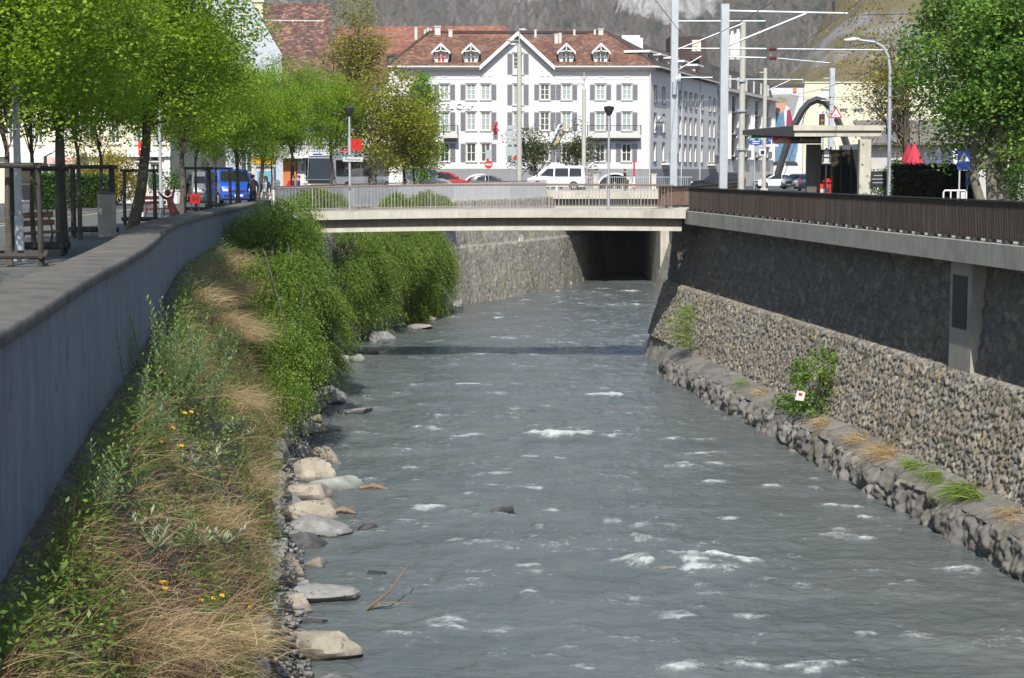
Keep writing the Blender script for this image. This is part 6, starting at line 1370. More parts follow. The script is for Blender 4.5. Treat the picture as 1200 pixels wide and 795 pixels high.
p = P(196, 200, 66); bench('red brown bench behind the coping bend, beside the red figure', (p.x - .3, 66, -.1), R(70), M['bench_red'])
p = P(201, 200, 62); t = thing('carved_figure', 'red painted carved wooden figure with raised arms above the coping', 'sculpture', (p.x, 62, -.1), .4); mb = MB()
mb.tube([(0, 0, 0), (.08, 0, .35), (-.05, 0, .7), (-.12, 0, .95)], [.2, .17, .13, .1], 9); mb.sphere((-.16, 0, 1.1), (.12, .1, .13), 9, 6); mb.build('body', M['bench_red'], t, True)
for s_, e in ((-1, (-.5, .05, 1.15)), (1, (.12, .05, 1.35))): mb = MB(); mb.tube([(-.1, 0, .85), ((-.1 + e[0]) / 2, .03, .85 + .08), e], [.06, .05, .03], 7); mb.build('arm', M['bench_red'], t, True)
p = P(228, 200, 70); t = thing('board_sign', 'small red slanted notice board standing behind the coping', 'sign', (p.x, 70, -.1), .1); mb = MB(); mb.box((0, 0, .75), (.42, .03, .4), rot=Euler((.25, .12, 0)).to_matrix()); mb.build('board', M['red'], t)
mb = MB(); mb.box((.0, -.02, .77), (.26, .02, .16), rot=Euler((.25, .12, 0)).to_matrix()); mb.build('notice', M['bench_red'], t)
for sx in (-.15, .15): mb = MB(); mb.tube([(sx, .04, 0), (sx, .02, .6)], .018, 6); mb.build('leg', M['metal_dark'], t)
p = P(165.5, 200, 64); t = thing('striped_post', 'black and white banded post beside the leaning lime tree', 'post', (p.x, 64, -.1)); mb = MB()
for k in range(6): mb.cyl((0, 0, .09 + .18 * k), .06, .178, 12, mi=k % 2)
mb.build('shaft', [M['black'], M['white']], t); mb = MB(); mb.sphere((0, 0, 1.09), .065); mb.build('cap', M['black'], t)
def steel_post(px, Y, h, r, lab): 
    p = P(px, 200, Y); t = thing('steel_post', lab, 'post', (p.x, Y, -.1), 0, 'steel posts on the promenade'); mb = MB(); mb.tube([(0, 0, .02), (0, 0, h)], [r, r * .8], 12); mb.build('shaft', M['metal'], t, True); mb = MB(); mb.cyl((0, 0, .02), r * 2.2, .035, 12); mb.cyl((0, 0, .5), r * 1.15, .9, 12); mb.build('base', M['metal'], t); return t
steel_post(20.5, 36, 5, .085, 'thick grey steel lamp post beside the nearest tree guard'); steel_post(188, 66, 4.5, .07, 'grey steel post above the coping, right of the leaning tree')
for px, Y, lab in ((182, 100, 'white plant pot by the arched windows, left one'), (196, 100, 'white plant pot by the arched windows, right one'), (205, 104, 'white plant pot beside the cream house corner')):
    p = P(px, 200, Y); t = thing('plant_pot', lab, 'plant pot', (p.x, Y, -.2), 0, 'white pots before the cream house'); mb = MB(); mb.tube([(0, 0, 0), (0, 0, .8)], [.3, .42], 12); mb.cyl((0, 0, .8), .45, .08, 12); mb.build('pot', M['white'], t)
    rng = np.random.default_rng(int(px)); A = rng.normal(size=(260, 3)) * [.28, .28, .35] + [0, 0, 1.35]; cloud('foliage', A, rng.uniform(.2, .9, 260), .16, M['hedge_leaf'], t, rng); mb = MB(); mb.tube([(0, 0, .7), (.03, 0, 1.3)], .03, 6); mb.build('stem', M['bark'], t)
# swiss flag shaped sign on the arcade
p = P(167.5, 178, 103); t = thing('shield_sign', 'red hanging shield sign with a white cross on the cream house', 'sign', tuple(p)); mb = MB(); mb.prism([(-.28, 0, .6), (.28, 0, .6), (.28, 0, -.2), (0, 0, -.55), (-.28, 0, -.2)], (0, .06, 0)); mb.build('shield', M['red'], t)
mb = MB(); mb.box((0, -.012, .12), (.1, .02, .42)); mb.box((0, -.014, .15), (.34, .02, .1)); mb.build('cross', M['white'], t); mb = MB(); mb.bar((0, .03, .6), (0, 1.6, .75), .04); mb.build('bracket', M['metal_dark'], t)
p = P(310, 200, 128); t = thing('kiosk', 'small kiosk with yellow band roof and blue side panel behind the lime trunks', 'kiosk', (p.x, 128, -.2)); mb = MB(); mb.box((0, .8, 1.15), (1.3, 1.5, 2.3)); mb.build('body', M['alu'], t); mb = MB(); mb.box((-.1, .7, 2.7), (1.5, 2.0, .55), bev=.03); mb.build('roof', M['yellow'], t); mb = MB(); mb.box((0, .04, 1.2), (1.1, .03, 1.5)); mb.build('panel', mat('pale blue panel', (.14, .35, .45), .3), t)
p = P(324.5, 200, 92); t = thing('hydrant', 'red and white standing hydrant before the lime trunks', 'hydrant', (p.x, 92, -.2)); mb = MB()
for z0, z1, r, k in ((0, .55, .13, 0), (.55, .75, .13, 1), (.75, 1.15, .14, 0), (1.15, 1.3, .15, 1)): mb.cyl((0, 0, (z0 + z1) / 2), r, z1 - z0, 14, mi=k)
mb.build('barrel', [M['red'], M['white']], t); mb = MB(); mb.sphere((0, 0, 1.36), (.17, .17, .14), 12, 6); mb.build('dome', M['white'], t); mb = MB(); mb.cyl((.17, 0, .9), .06, .12, 10, 'X'); mb.cyl((-.17, 0, .9), .06, .12, 10, 'X'); mb.build('outlet', M['alu'], t)

# ================================================================== lamps, signs
def lamp(px, Y, ytop, label, group):
    p = P(px, 246, Y); q = P(px, ytop, Y); h = q.z - p.z; t = thing('street_lamp', label, 'street lamp', tuple(p), 0, group)
    mb = MB(); mb.tube([(0, 0, .01), (0, 0, h - .35)], [.062, .045], 10); mb.build('pole', M['metal'], t, True); mb = MB(); mb.box((0, 0, .012), (.22, .22, .02)); mb.build('base_plate', M['metal'], t)
    mb = MB(); mb.tube([(0, 0, h - .4), (0, 0, h - .33), (0, 0, h - .12), (0, 0, h - .02), (0, 0, h + .03)], [.06, .12, .22, .235, .05], 16); mb.build('lamp_head', M['metal_dark'], t, True); return t, p
lt, lp = lamp(410.3, 75.32, 126, 'slim grey street lamp on the left end of the footbridge, with signs', 'lamps on the footbridge'); lamp(713, 75.32, 125, 'slim grey street lamp on the right part of the footbridge', 'lamps on the footbridge')
t = thing('direction_sign', 'stack of red arrow signs fixed to the left bridge lamp', 'sign', (lp.x, 75.3, P(410, 174, 75.3).z))
for k in range(6):
    z = .32 - .11 * k; 
    if k < 5: pts = [(.08, 0, z), (.5, 0, z), (.57, 0, z + .045), (.5, 0, z + .09), (.08, 0, z + .09)]
    else: pts = [(-.08, 0, z + .09), (-.37, 0, z + .09), (-.44, 0, z + .135), (-.37, 0, z + .18), (-.08, 0, z + .18)]
    mb = MB(); mb.prism(pts, (0, .02, 0)); mb.build('arrow_plate', M['red'], t)
mb = MB(); mb.tube([(0, 0, -.3), (0, 0, .45)], .075, 10); mb.build('clamp', M['metal'], t)
p = P(413.5, 187, 75.22); t = thing('street_sign', 'pale street name plate below the red arrow signs', 'sign', tuple(p)); mb = MB(); mb.box((0, 0, 0), (.88, .02, .2), bev=.004); mb.build('plate', M['alu'], t); text_mesh('lettering', 'Plessurquai', .15, .003, M['navy'], t, Matrix.Translation((0, -.014, 0)) @ FRONT)
t = thing('no_entry_sign', 'round red no entry sign with white bar in front of the hotel', 'traffic sign', tuple(P(572.5, 214, 150))); z = P(572.5, 193, 150).z - t.location.z; mb = MB(); mb.cyl((0, 0, z), .36, .03, 24, 'Y'); mb.build('disc', M['red'], t); mb = MB(); mb.box((0, -.022, z), (.52, .02, .13)); mb.build('bar', M['white'], t); mb = MB(); mb.tube([(0, .05, 0), (0, .05, z + 1.2)], .035, 8); mb.build('post', M['metal'], t); mb = MB(); mb.box((.0, -.01, z + .88), (.56, .03, .75), bev=.01); mb.build('upper_plate', M['grey_sign'], t)
def mast(px, Y, y0, y1, r0, r1, m, name, lab, group, sq=False, cat='mast'):
    a, b = P(px, y1, Y), P(px, y0, Y); zb = min(a.z, .05); t = thing(name, lab, cat, (a.x, Y, zb), 0, group); h = b.z - zb; mb = MB()
    if sq:
        for s_ in (-1, 1): mb.box((0, s_ * r0 * .85, h / 2), (r0 * 2, .03, h))
        mb.box((0, 0, h / 2), (.03, r0 * 1.64, h))
    else: mb.tube([(0, 0, 0), (0, 0, h)], [r0, r1], 14)
    mb.build('shaft', m, t, not sq); mb = MB(); mb.box((0, 0, .1), (r0 * 3.2, r0 * 3.2, .2)); mb.build('base', M['pale_concrete'], t); return t, h
t, h = mast(608.5, 146, 52, 216, .24, .19, M['mast'], 'lamp_mast', 'tall pale concrete lamp mast before the hotel gable', 'concrete lamp masts before the hotel')
mb = MB(); mb.tube([(0, 0, h - .1), (0, 0, h + 1.3)], .05, 8); 
for z, x in ((h + 1.15, -.0), (h + .3, -.5), (h - .05, -.3)): mb.tube([(0, 0, z), (x, 0, z)], .03, 6)
mb.build('bracket', M['metal'], t)
for z, x in ((h + 1.2, .3), (h + .32, -.7), (h - .02, -.5)): mb = MB(); mb.sphere((x, 0, z), (.36, .2, .12), 12, 6); mb.build('lamp_head', M['alu'], t, True)
t, h = mast(684, 141, 105, 222, .19, .15, M['mast'], 'lamp_mast', 'shorter pale concrete lamp mast right of the minibus', 'concrete lamp masts before the hotel')
mb = MB(); mb.tube([(0, 0, h - .1), (0, 0, h + 1.4)], .04, 8); mb.tube([(0, 0, h + .45), (-.3, 0, h + .45)], .03, 6); mb.build('bracket', M['metal'], t)
for x, z in ((0, h + 1.0), (-.3, h + .42)): mb = MB(); mb.tube([(x, 0, z - .08), (x, 0, z), (x, 0, z + .12)], [.3, .26, .06], 12); mb.build('lamp_head', M['metal'], t)
t = thing('signpost', 'stack of grey sign plates seen from behind, left of the tall lamp mast', 'sign', tuple(P(600, 214, 147))); zb = t.location.z
for y0, y1, x0, x1, rd in ((147, 152, 594, 606, 0), (153, 158, 592, 606, 0), (159, 164, 594, 606, 0), (165, 170, 594, 606, 0), (172, 183, 593, 606, 0), (184, 188, 601, 607, 1)):
    a, b = P(x0, y0, 147), P(x1, y1, 147); mb = MB(); mb.box(((a.x + b.x) / 2 - t.location.x, -.05, (a.z + b.z) / 2 - zb), (b.x - a.x, .03, a.z - b.z - .03), bev=.01); mb.build('plate', M['red'] if rd else M['grey_sign'], t)
mb = MB(); mb.tube([(0, 0, 0), (0, 0, P(600, 146, 147).z - zb)], .045, 8); mb.build('post', M['metal'], t)
a = P(743, 225, 138); t = thing('striped_pole', 'red and white striped pole on the road bridge', 'pole', tuple(a)); h = P(743, 189, 138).z - a.z; mb = MB()
for k in range(6): mb.cyl((0, 0, h * (k + .5) / 6), .075, h / 6 - .002, 12, mi=0 if k in (0, 3, 4, 5) else 1)
mb.build('shaft', [M['red'], M['white']], t); mb = MB(); mb.cyl((0, 0, .03), .16, .06, 12); mb.build('foot', M['metal_dark'], t)
for i, (px, Y, y0, y1, w_) in enumerate(((652, 134, 210, 226, .18), (698, 140, 206, 222, .4), (738.5, 139, 209, 222, .26), (766, 146, 205, 222, .42))):
    a, b = P(px, y1, Y), P(px, y0, Y); t = thing('stone_bollard', ['white marker post at the left end of the road bridge', 'pale stone post right of the shorter lamp mast', 'pale stone post left of the striped pole', 'pale stone post at the right end of the hotel front'][i], 'bollard', tuple(a), 0, 'pale posts on the road bridge'); mb = MB(); mb.box((0, 0, (b.z - a.z) / 2), (w_, w_, b.z - a.z), bev=.03); mb.build('shaft', M['white'] if i == 0 else M['pale_concrete'], t); mb = MB(); mb.box((0, 0, b.z - a.z + .04), (w_ * 1.25, w_ * 1.25, .09), bev=.02); mb.build('cap', M['pale_concrete'], t)
for i, (px, yt, yb, cl, lab) in enumerate(((580.5, 143, 158, ('red', 'black', 'red'), 'small red and black flag hanging on the hotel wall'), (653, 146, 170, ('white', 'blue', 'yellow'), 'white, blue and yellow flags hanging on slanted poles from the hotel'))):
    a = P(px, yb, 169.4); t = thing('flag', lab, 'flag', tuple(a), 0, 'flags on the hotel front'); h = P(px, yt, 169.4).z - a.z
    for k in range(3):
        n = 6; mb = MB(); x0 = (-.28 + .19 * k) * (1.5 if i else .8); 
        V = [(x0 + (.2 if i else .13) * j - (.5 - q / n) * h * (.55 if i else .05), .08 * math.sin(q * 1.3 + j + k), h * q / n) for q in range(n + 1) for j in (0, 1)]
        mb.add(V + [(v[0], v[1] + .02, v[2]) for v in V], [[2 * q, 2 * q + 1, 2 * q + 3, 2 * q + 2] for q in range(n)] + [[2 * n + 2 + 2 * q, 2 * n + 4 + 2 * q, 2 * n + 5 + 2 * q, 2 * n + 3 + 2 * q] for q in range(n)]); mb.build('cloth', M[cl[k]], t)
    mb = MB(); mb.tube([(.05, .55, -.2), (-.35 if i else 0, -.1, h + .15)], .025, 6); mb.build('pole', M['white'], t)

# ================================================================== catenary
def beam(mb, a, b, r, off): mb.tube([Vector(a) - off, Vector(b) - off], r, 8)
def cat_mast(px, Y, y0, lab, r, sq, arms, group='catenary masts'):
    t, h = mast(px, Y, y0, 216, r, r * .85, M['metal'] if sq else M['mast'], 'catenary_mast', lab, group, sq); o_ = t.location
    for (xa, ya, xb, yb, rr) in arms:
        mb = MB(); beam(mb, P(xa, ya, Y), P(xb, yb, Y), rr, o_); ar = mb.build('bracket_arm', M['metal'], t)
    return t
def insul(px, py, Y, t):
    p = P(px, py, Y) - t.location; mb = MB()
    for k in range(5): mb.cyl(p + Vector((-.12 + .06 * k, 0, 0)), .06 if k % 2 else .085, .055, 10, 'X')
    mb.build('insulator', mat('brown porcelain', (.09, .03, .02), .25, bmp=0, var=0), t)
tA = cat_mast(789, 82.4, -12, 'left steel catenary mast behind the curved slat railing', .16, True, [(793, 25, 897, 25, .035), (794, 58, 870, 28, .03), (794, 57, 843, 57, .03), (793, 83, 822, 66, .03), (793, 91, 835, 91, .03)])
mb = MB(); p = P(794, 92, 82.4) - tA.location; mb.cyl(p + Vector((.06, -.1, .0)), .24, .12, 18, 'X'); mb.cyl(p + Vector((-.06, -.1, -.05)), .17, .1, 18, 'X'); mb.build('tension_wheel', M['alu'], tA); mb = MB(); p = P(790, 104, 82.4) - tA.location; mb.cyl(p + Vector((0, -.25, 0)), .12, .6, 12); mb.build('weight', M['metal'], tA)
tB = cat_mast(847.3, 74, 5, 'right steel catenary mast, widest, standing on the platform', .165, True, [(852, 13, 993, 16, .05), (852, 54, 945, 16, .045), (852, 57, 898, 57.5, .04), (911, 57.5, 1040, 59, .03), (852, 67, 898, 68, .035), (911, 68.5, 972, 74, .025)])
insul(905, 57.5, 74, tB); insul(905, 68.2, 74, tB)
for px in (980, 985): 
    pass
mb = MB(); p = P(977, 8, 74) - tB.location; 
for k in range(4): mb.cyl(p + Vector((0, 0, .18 - .1 * k)), .07, .06, 10)
mb.tube([p + Vector((0, 0, -.3)), p + Vector((0, 0, .9))], .02, 6); mb.build('hanger', M['metal_dark'], tB)
tC = cat_mast(868.5, 100, 26, 'round concrete catenary mast between the steel mast and the station roof', .2, False, [(870, 93, 941, 93.5, .03), (941, 93, 941, 99, .02), (900, 106, 926, 94, .02), (866, 93, 852, 93, .03)])
for y_ in (95, 130, 175): p = P(868.5, y_, 100) - tC.location; mb = MB(); mb.cyl(p, .3, .12, 14); mb.build('collar', M['metal'], tC)
cat_mast(895, 150, 80, 'distant concrete catenary mast before the fins of the modern block', .2, False, [(896, 85, 890, 85, .03)])
cat_mast(973, 128, 80, 'lattice steel catenary mast behind the traffic light', .17, True, [(972, 92, 965, 92, .03), (972, 118, 962, 118, .03)])
wires = [((760, -10, 60), (865, 94, 200), 'wire from the upper left down past the left steel mast'), ((905, 3, 50), (770, 56, 150), 'high wire crossing behind the left steel mast'), ((1010, 0, 56), (868, 80, 160), 'contact wire sloping down from the top right to the round mast'), ((1042, 47, 62), (868, 52, 150), 'wire passing just under the long bracket'), ((1075, 60, 60), (900, 108, 190), 'lower contact wire over the station roof'), ((1100, 96, 60), (905, 104, 190), 'lowest wire above the station roof'), ((1000, 18, 74), (1300, 5, 66), 'wire continuing right from the long bracket'), ((1040, 59, 74), (1300, 64, 66), 'wire continuing right from the lower bracket')]
for (a, b, lab) in wires:
    p, q = P(*a), P(*b); mb = MB(tuple(p)); n = 8; sag = (q - p).length * .006
    mb.tube([p + (q - p) * (k / n) - Vector((0, 0, sag * 4 * (k / n) * (1 - k / n))) for k in range(n + 1)], .014, 5); o = mb.build('overhead_wire', M['metal_dark']); o.location = p; tag(o, 'thin dark ' + lab, 'wire', 'overhead wires')

# ================================================================== station
st = thing('station_shelter', 'open concrete station shelter with broad flat roof above the slat railing', 'shelter', (11.5, 63, 0)); sto = Vector(st.location)
A = P(930, 150, 62); Bp = P(1038, 150, 62); zt, zm, zl = P(930, 147, 62).z, P(930, 153.5, 62).z, P(930, 160, 62).z; dirw = Vector((-.122, 1, 0)).normalized() * 7.2
mb = MB(sto); mb.prism([(A.x, 62, zm + .01), (Bp.x, 62, zm + .01), (Bp.x, 62, zt), (A.x, 62, zt)], dirw); mb.build('roof_slab', M['pale_concrete'], st)
B4 = P(1034, 150, 62); mb = MB(sto); d1 = Vector((-.993, -.12, 0)) * .012; a0 = Vector((A.x, 62.0, 0)) + d1; b0 = a0 + dirw; mb.prism([a0 + Vector((0, 0, zl)), b0 + Vector((0, 0, zm)), b0 + Vector((0, 0, zt - .02)), a0 + Vector((0, 0, zt - .02))], -d1 * .5); mb.build('shade_toned_fascia', M['dark_concrete'], st)  # thin sheet over the roof side, its shade put in as darker concrete
mb = MB(sto); mb.prism([(A.x + .05, 62.1, zl), (B4.x, 62.1, zl), (B4.x, 62.1, zm), (A.x + .05, 62.1, zm)], Vector((0, .4, 0))); mb.build('front_beam', M['pale_concrete'], st)
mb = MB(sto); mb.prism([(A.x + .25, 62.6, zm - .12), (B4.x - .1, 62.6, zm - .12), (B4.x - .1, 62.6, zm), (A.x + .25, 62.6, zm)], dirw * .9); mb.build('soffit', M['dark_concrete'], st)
c = P(1013.5, 160, 62.3); mb = MB(sto); mb.box((c.x, 62.3, (zl - .1) / 2 - .02), (.42, .36, zl - .08 + .0), bev=.015); mb.build('column', M['pale_concrete'], st)
c0, c1 = P(946, 200, 64), P(962, 200, 64); mb = MB(sto); mb.box(((c0.x + c1.x) / 2, 64.2, 1.38), (c1.x - c0.x, .3, 2.78)); mb.build('side_wall', M['dark_concrete'], st)
c0, c1 = P(962, 200, 66), P(1010, 200, 66); mb = MB(sto); mb.box(((c0.x + c1.x) / 2, 66.2, 1.3), (c1.x - c0.x, .06, 2.6)); gl = mb.build('glass_wall', glass_mat('shelter glass', (.03, .033, .035), .04), st)
mb = MB(sto)
for k in range(5): x = c0.x + (c1.x - c0.x) * k / 4; mb.box((x, 66.15, 1.35), (.05, .06, 2.7))
mb.build('mullion', M['metal_dark'], gl)
mb = MB(sto); c = P(990, 200, 65); mb.box((c.x, 65.2, .45), (1.2, .4, .05), bev=.01); mb.box((c.x - .45, 65.2, .22), (.06, .35, .43)); mb.box((c.x + .45, 65.2, .22), (.06, .35, .43)); mb.build('seat', M['alu'], st)
a, b = P(905, 160.5, 65.5), P(962, 168.5, 65.5); am = P(926.5, 163, 65.5)
t = thing('station_sign', 'long station name board, red panel on the left and navy panel with white name', 'sign', ((a.x + b.x) / 2, 65.5, (a.z + b.z) / 2)); hh = a.z - b.z
mb = MB(); mb.box(((a.x + am.x) / 2 - t.location.x, 0, 0), (am.x - a.x - .004, .1, hh)); rp_ = mb.build('red_panel', M['red'], t); mb = MB(); mb.box(((am.x + b.x) / 2 - t.location.x, 0, 0), (b.x - am.x, .1, hh)); npn = mb.build('name_panel', M['navy'], t)
text_mesh('lettering', 'Altstadt', .23, .003, M['white'], npn, Matrix.Translation(((am.x * .4 + b.x * .6) - t.location.x, -.055, 0)) @ FRONT)
text_mesh('small_lettering', 'Chur', .07, .003, M['grey_sign'], npn, Matrix.Translation(((am.x * .87 + b.x * .13) - t.location.x, -.055, -.04)) @ FRONT)
mb = MB(); cx_ = (a.x + am.x) / 2 - t.location.x
mb.box((cx_ - .03, -.055, -.065), (.46, .012, .022)); mb.prism([(cx_ - .2, -.06, -.06), (cx_ - .14, -.06, -.06), (cx_ - .04, -.06, .06), (cx_ - .1, -.06, .06)], (0, .012, 0)); mb.box((cx_ + .07, -.055, .05), (.28, .012, .025)); mb.box((cx_ + .08, -.055, -.005), (.24, .012, .05)); mb.build('emblem', M['white'], rp_)
mb = MB(); mb.tube([(-.6, 0, hh / 2), (-.6, 0, hh / 2 + .2)], .02, 6); mb.build('hanger', M['metal_dark'], t); mb = MB(); mb.tube([(.6, 0, hh / 2), (.6, 0, hh / 2 + .2)], .02, 6); mb.build('hanger', M['metal_dark'], t)
c = P(968.5, 188, 62.8); t = thing('stop_sign_board', 'house shaped dark sign with a white bordered letter H in the shelter', 'sign', tuple(c)); sc = 62.8 / F
out = [(-5.8, -5.2), (5.8, -5.2), (5.8, 9), (0, 14.5), (-5.8, 9)]; inn = [(x * .82, (z - 4) * .84 + 4) for x, z in out]
mb = MB(); mb.prism([(x * sc, 0, z * sc) for x, z in out], (0, .04, 0)); pl_ = mb.build('plate', M['black'], t); mb = MB(); mb.prism([(x * sc, -.006, z * sc) for x, z in inn], (0, .005, 0)); mb.build('face', mat('sign white in reserve', (.5, .5, .5), .5), pl_)
text_mesh('lettering', 'H', .5, .004, M['black'], t, Matrix.Translation((0, -.014, 2.6 * sc)) @ FRONT); mb = MB(); mb.tube([(0, .05, -c.z + .0), (0, .05, .3)], .03, 8); mb.build('post', M['metal_dark'], t)
c = P(967, 228, 63.5); c.z = 0; t = thing('ticket_machine', 'red ticket machine with grey front panel in the shelter', 'ticket machine', tuple(c), -.15); mb = MB(); mb.box((0, 0, .66), (.42, .4, 1.3), bev=.03); mb.build('body', M['red'], t); mb = MB(); mb.box((-.1, -.205, .72), (.16, .02, .8)); mb.build('panel', M['alu'], t); mb = MB(); mb.box((.08, -.21, 1.1), (.14, .02, .14)); mb.build('screen', M['glass'], t); mb = MB(); mb.box((.06, -.03, 1.4), (.3, .42, .22), bev=.08); mb.build('hood', M['red'], t)
pts = [(911, 206), (916, 190), (923, 168), (931, 147), (940, 130), (948, 121), (957, 117), (966, 119.5), (974, 127), (982, 142), (989, 160), (997, 185), (1003, 206)]
p0 = P(957, 206, 160); t = thing('steel_arch', 'tall dark grey steel arch rising behind the station roof', 'arch', (p0.x, 160, 0)); mb = MB(); pp_ = [P(x, y, 160) - t.location for x, y in pts]
for a, b in zip(pp_[:-1], pp_[1:]): pass
mb.tube(pp_, .33, 4); mb.build('arch_rib', mat('dark painted steel', (.06, .06, .065), .5, .1), t)
for k in (5, 7): mb = MB(); mb.tube([pp_[k], Vector((pp_[k].x + (-2.5 if k == 5 else 2), 0, .5))], .03, 5); mb.build('stay_cable', M['metal_dark'], t)
c = P(963, 141.5, 110); t = thing('traffic_light', 'traffic light with white edged backboard above the station roof', 'traffic light', (c.x, 110, 0)); z = c.z; mb = MB(); mb.box((0, 0, z), (.52, .04, .98), bev=.01); mb.build('backboard', M['white'], t); mb = MB(); mb.box((0, -.06, z), (.36, .12, .84), bev=.03); mb.build('housing', M['black'], t)
for k, cc in enumerate(((.12, .02, .015), (.3, .14, .03), (.25, .08, .04))): mb = MB(); mb.cyl((0, -.125, z + .25 - .25 * k), .1, .02, 16, 'Y'); mb.build('lens', mat('signal lens', cc, .2, bmp=0), t)
mb = MB(); mb.tube([(.1, .06, .0), (.1, .06, z + .6)], .06, 8); mb.build('post', M['metal'], t)
c = P(980, 134, 110); t = thing('warning_sign', 'red bordered triangular warning sign with grey symbol beside the traffic light', 'traffic sign', (c.x, 110.1, 0)); z = c.z; tri = lambda r: [(r * math.cos(a), r * math.sin(a)) for a in (R(90), R(210), R(330))]
mb = MB(); mb.prism([(x, 0, z + y) for x, y in tri(.5)], (0, .03, 0)); mb.build('border', M['red'], t); mb = MB(); mb.prism([(x, -.008, z + y) for x, y in tri(.33)], (0, .006, 0)); mb.build('face', M['white'], t); mb = MB(); mb.box((.0, -.012, z - .06), (.24, .008, .1), bev=.003); mb.box((-.03, -.012, z + .02), (.1, .008, .06)); mb.build('symbol', M['grey_sign'], t); mb = MB(); mb.tube([(-.45, .05, 0), (-.45, .05, z + .1)], .04, 8); mb.tube([(-.45, .05, z), (0, .05, z)], .03, 6); mb.build('post', M['metal'], t)
# blue route signs
t = thing('route_sign', 'green and blue route signs on a post left of the station roof', 'traffic sign', tuple(P(884, 222, 120))); zb = t.location.z
def plate(x0, y0, x1, y1, Y, m, t, nm='plate', arrow=False):
    a, b = P(x0, y0, Y), P(x1, y1, Y); xa, xb, za, zb_ = a.x - t.location.x, b.x - t.location.x, a.z - t.location.z, b.z - t.location.z; mb = MB(); d = (za - zb_) / 2
    pts = [(xa, 0, (za + zb_) / 2), (xa + d * .8, 0, za), (xb, 0, za), (xb, 0, zb_), (xa + d * .8, 0, zb_)] if arrow else [(xa, 0, za), (xb, 0, za), (xb, 0, zb_), (xa, 0, zb_)]
    mb.prism(pts, (0, .04, 0)); o = mb.build(nm, m, t); return o, (xa + xb) / 2, (za + zb_) / 2, xb - xa, za - zb_
plate(879, 159, 892, 163, 120, M['green_sign'], t); o, cx_, cz_, w_, h_ = plate(877.5, 164, 893, 170, 120, M['blue'], t, arrow=True)
mb = MB(); mb.box((cx_ + .05, -.008, cz_ + .07), (w_ * .6, .01, .05)); mb.box((cx_ + .02, -.008, cz_ - .07), (w_ * .5, .01, .05)); mb.build('white_bar', M['white'], o)
plate(899, 158.5, 906, 164, 120, M['blue'], t); plate(899.5, 165, 903, 168, 120, M['blue'], t); plate(898, 169.5, 912, 172, 120, M['white'], t)
mb = MB(); mb.tube([(0, .06, 0), (0, .06, 3.4)], .04, 8); mb.build('post', M['metal'], t); mb = MB(); c = P(889, 175, 120) - t.location; mb.cyl(c, .28, .03, 20, 'Y'); mb.build('round_plate', M['grey_sign'], t); mb = MB(); c = P(893.5, 179, 119.8) - t.location; mb.box(c, (.44, .03, .44), bev=.01); sq_ = mb.build('square_plate', M['white'], t); mb = MB(); mb.box(c + Vector((0, -.02, 0)), (.26, .02, .26)); mb.build('symbol', M['navy'], sq_)
# curved lamp, crossing sign, barrier, parasols
p = P(1042, 222, 66); t = thing('curved_lamp', 'tall grey street lamp with its arm curving to the left', 'street lamp', (p.x, 66, 0)); q = [P(x, y, 66) - t.location for x, y in ((1042, 200), (1042.5, 120), (1043, 82), (1041, 66), (1035, 55), (1025, 49.5), (1010, 47.5), (994, 46.5))]
mb = MB(); mb.tube([Vector((0, 0, 0))] + q, [.085, .08, .07, .06, .055, .05, .05, .045, .04], 10); mb.build('pole', M['metal'], t, True); mb = MB(); mb.tube([q[-1] + Vector((.45, 0, .01)), q[-1] + Vector((.2, 0, 0)), q[-1] + Vector((-.15, 0, -.02))], [.05, .1, .04], 10); mb.build('lamp_head', M['alu'], t, True)
c = P(1129.5, 188, 56); t = thing('crossing_sign', 'square blue pedestrian crossing sign in front of the dark hedge', 'traffic sign', (c.x, 56, 0)); z = c.z; mb = MB(); mb.box((0, 0, z), (.42, .03, .62), bev=.006); pl_ = mb.build('plate', M['blue'], t)
mb = MB(); mb.prism([(-.17, -.022, z - .03), (.17, -.022, z - .03), (0, -.022, z + .26)], (0, .006, 0)); mb.build('triangle', M['white'], pl_); mb = MB(); mb.cyl((0.0, -.027, z + .15), .022, .008, 10, 'Y'); mb.tube([(0, -.027, z + .12), (0, -.027, z + .05)], .02, 6); mb.tube([(0, -.027, z + .05), (-.045, -.027, z - .02)], .013, 5); mb.tube([(0, -.027, z + .05), (.045, -.027, z - .02)], .013, 5); mb.tube([(-.05, -.027, z + .07), (.05, -.027, z + .1)], .011, 5); mb.build('walking_figure', M['black'], pl_); mb = MB(); mb.tube([(-.12, .04, 0), (-.12, .04, z)], .028, 8); mb.build('post', M['alu'], t)
c = P(1134, 209, 56.6); t = thing('small_sign', 'small pale blue plate on a thin post beside the crossing sign', 'sign', (c.x, 56.6, 0)); mb = MB(); mb.box((0, 0, c.z + .1), (.13, .02, .2)); mb.build('plate', M['grey_sign'], t); mb = MB(); mb.box((0, 0, c.z - .14), (.13, .02, .2)); mb.build('lower_plate', mat('pale blue plate', (.1, .22, .45), .4), t); mb = MB(); mb.tube([(.0, .03, 0), (0, .03, c.z + .2)], .018, 6); mb.build('post', M['alu'], t)
c = P(1119, 226, 50); t = thing('barrier', 'low white tubular barrier behind the railing below the hedge', 'barrier', (c.x, 50, 0)); zz = P(1119, 223.5, 50).z; mb = MB(); mb.tube([(-.33, 0, 0), (-.33, 0, zz - .05), (-.3, 0, zz), (.3, 0, zz), (.33, 0, zz - .05), (.33, 0, 0)], .025, 8); mb.build('frame', M['white'], t, True)
for x in (-.12, .08): mb = MB(); mb.tube([(x, 0, .0), (x, 0, zz - .02)], .02, 6); mb.build('upright', M['white'], t)
mb = MB(); mb.box((.24, .02, zz - .14), (.12, .02, .2)); mb.build('plate', M['alu'], t)
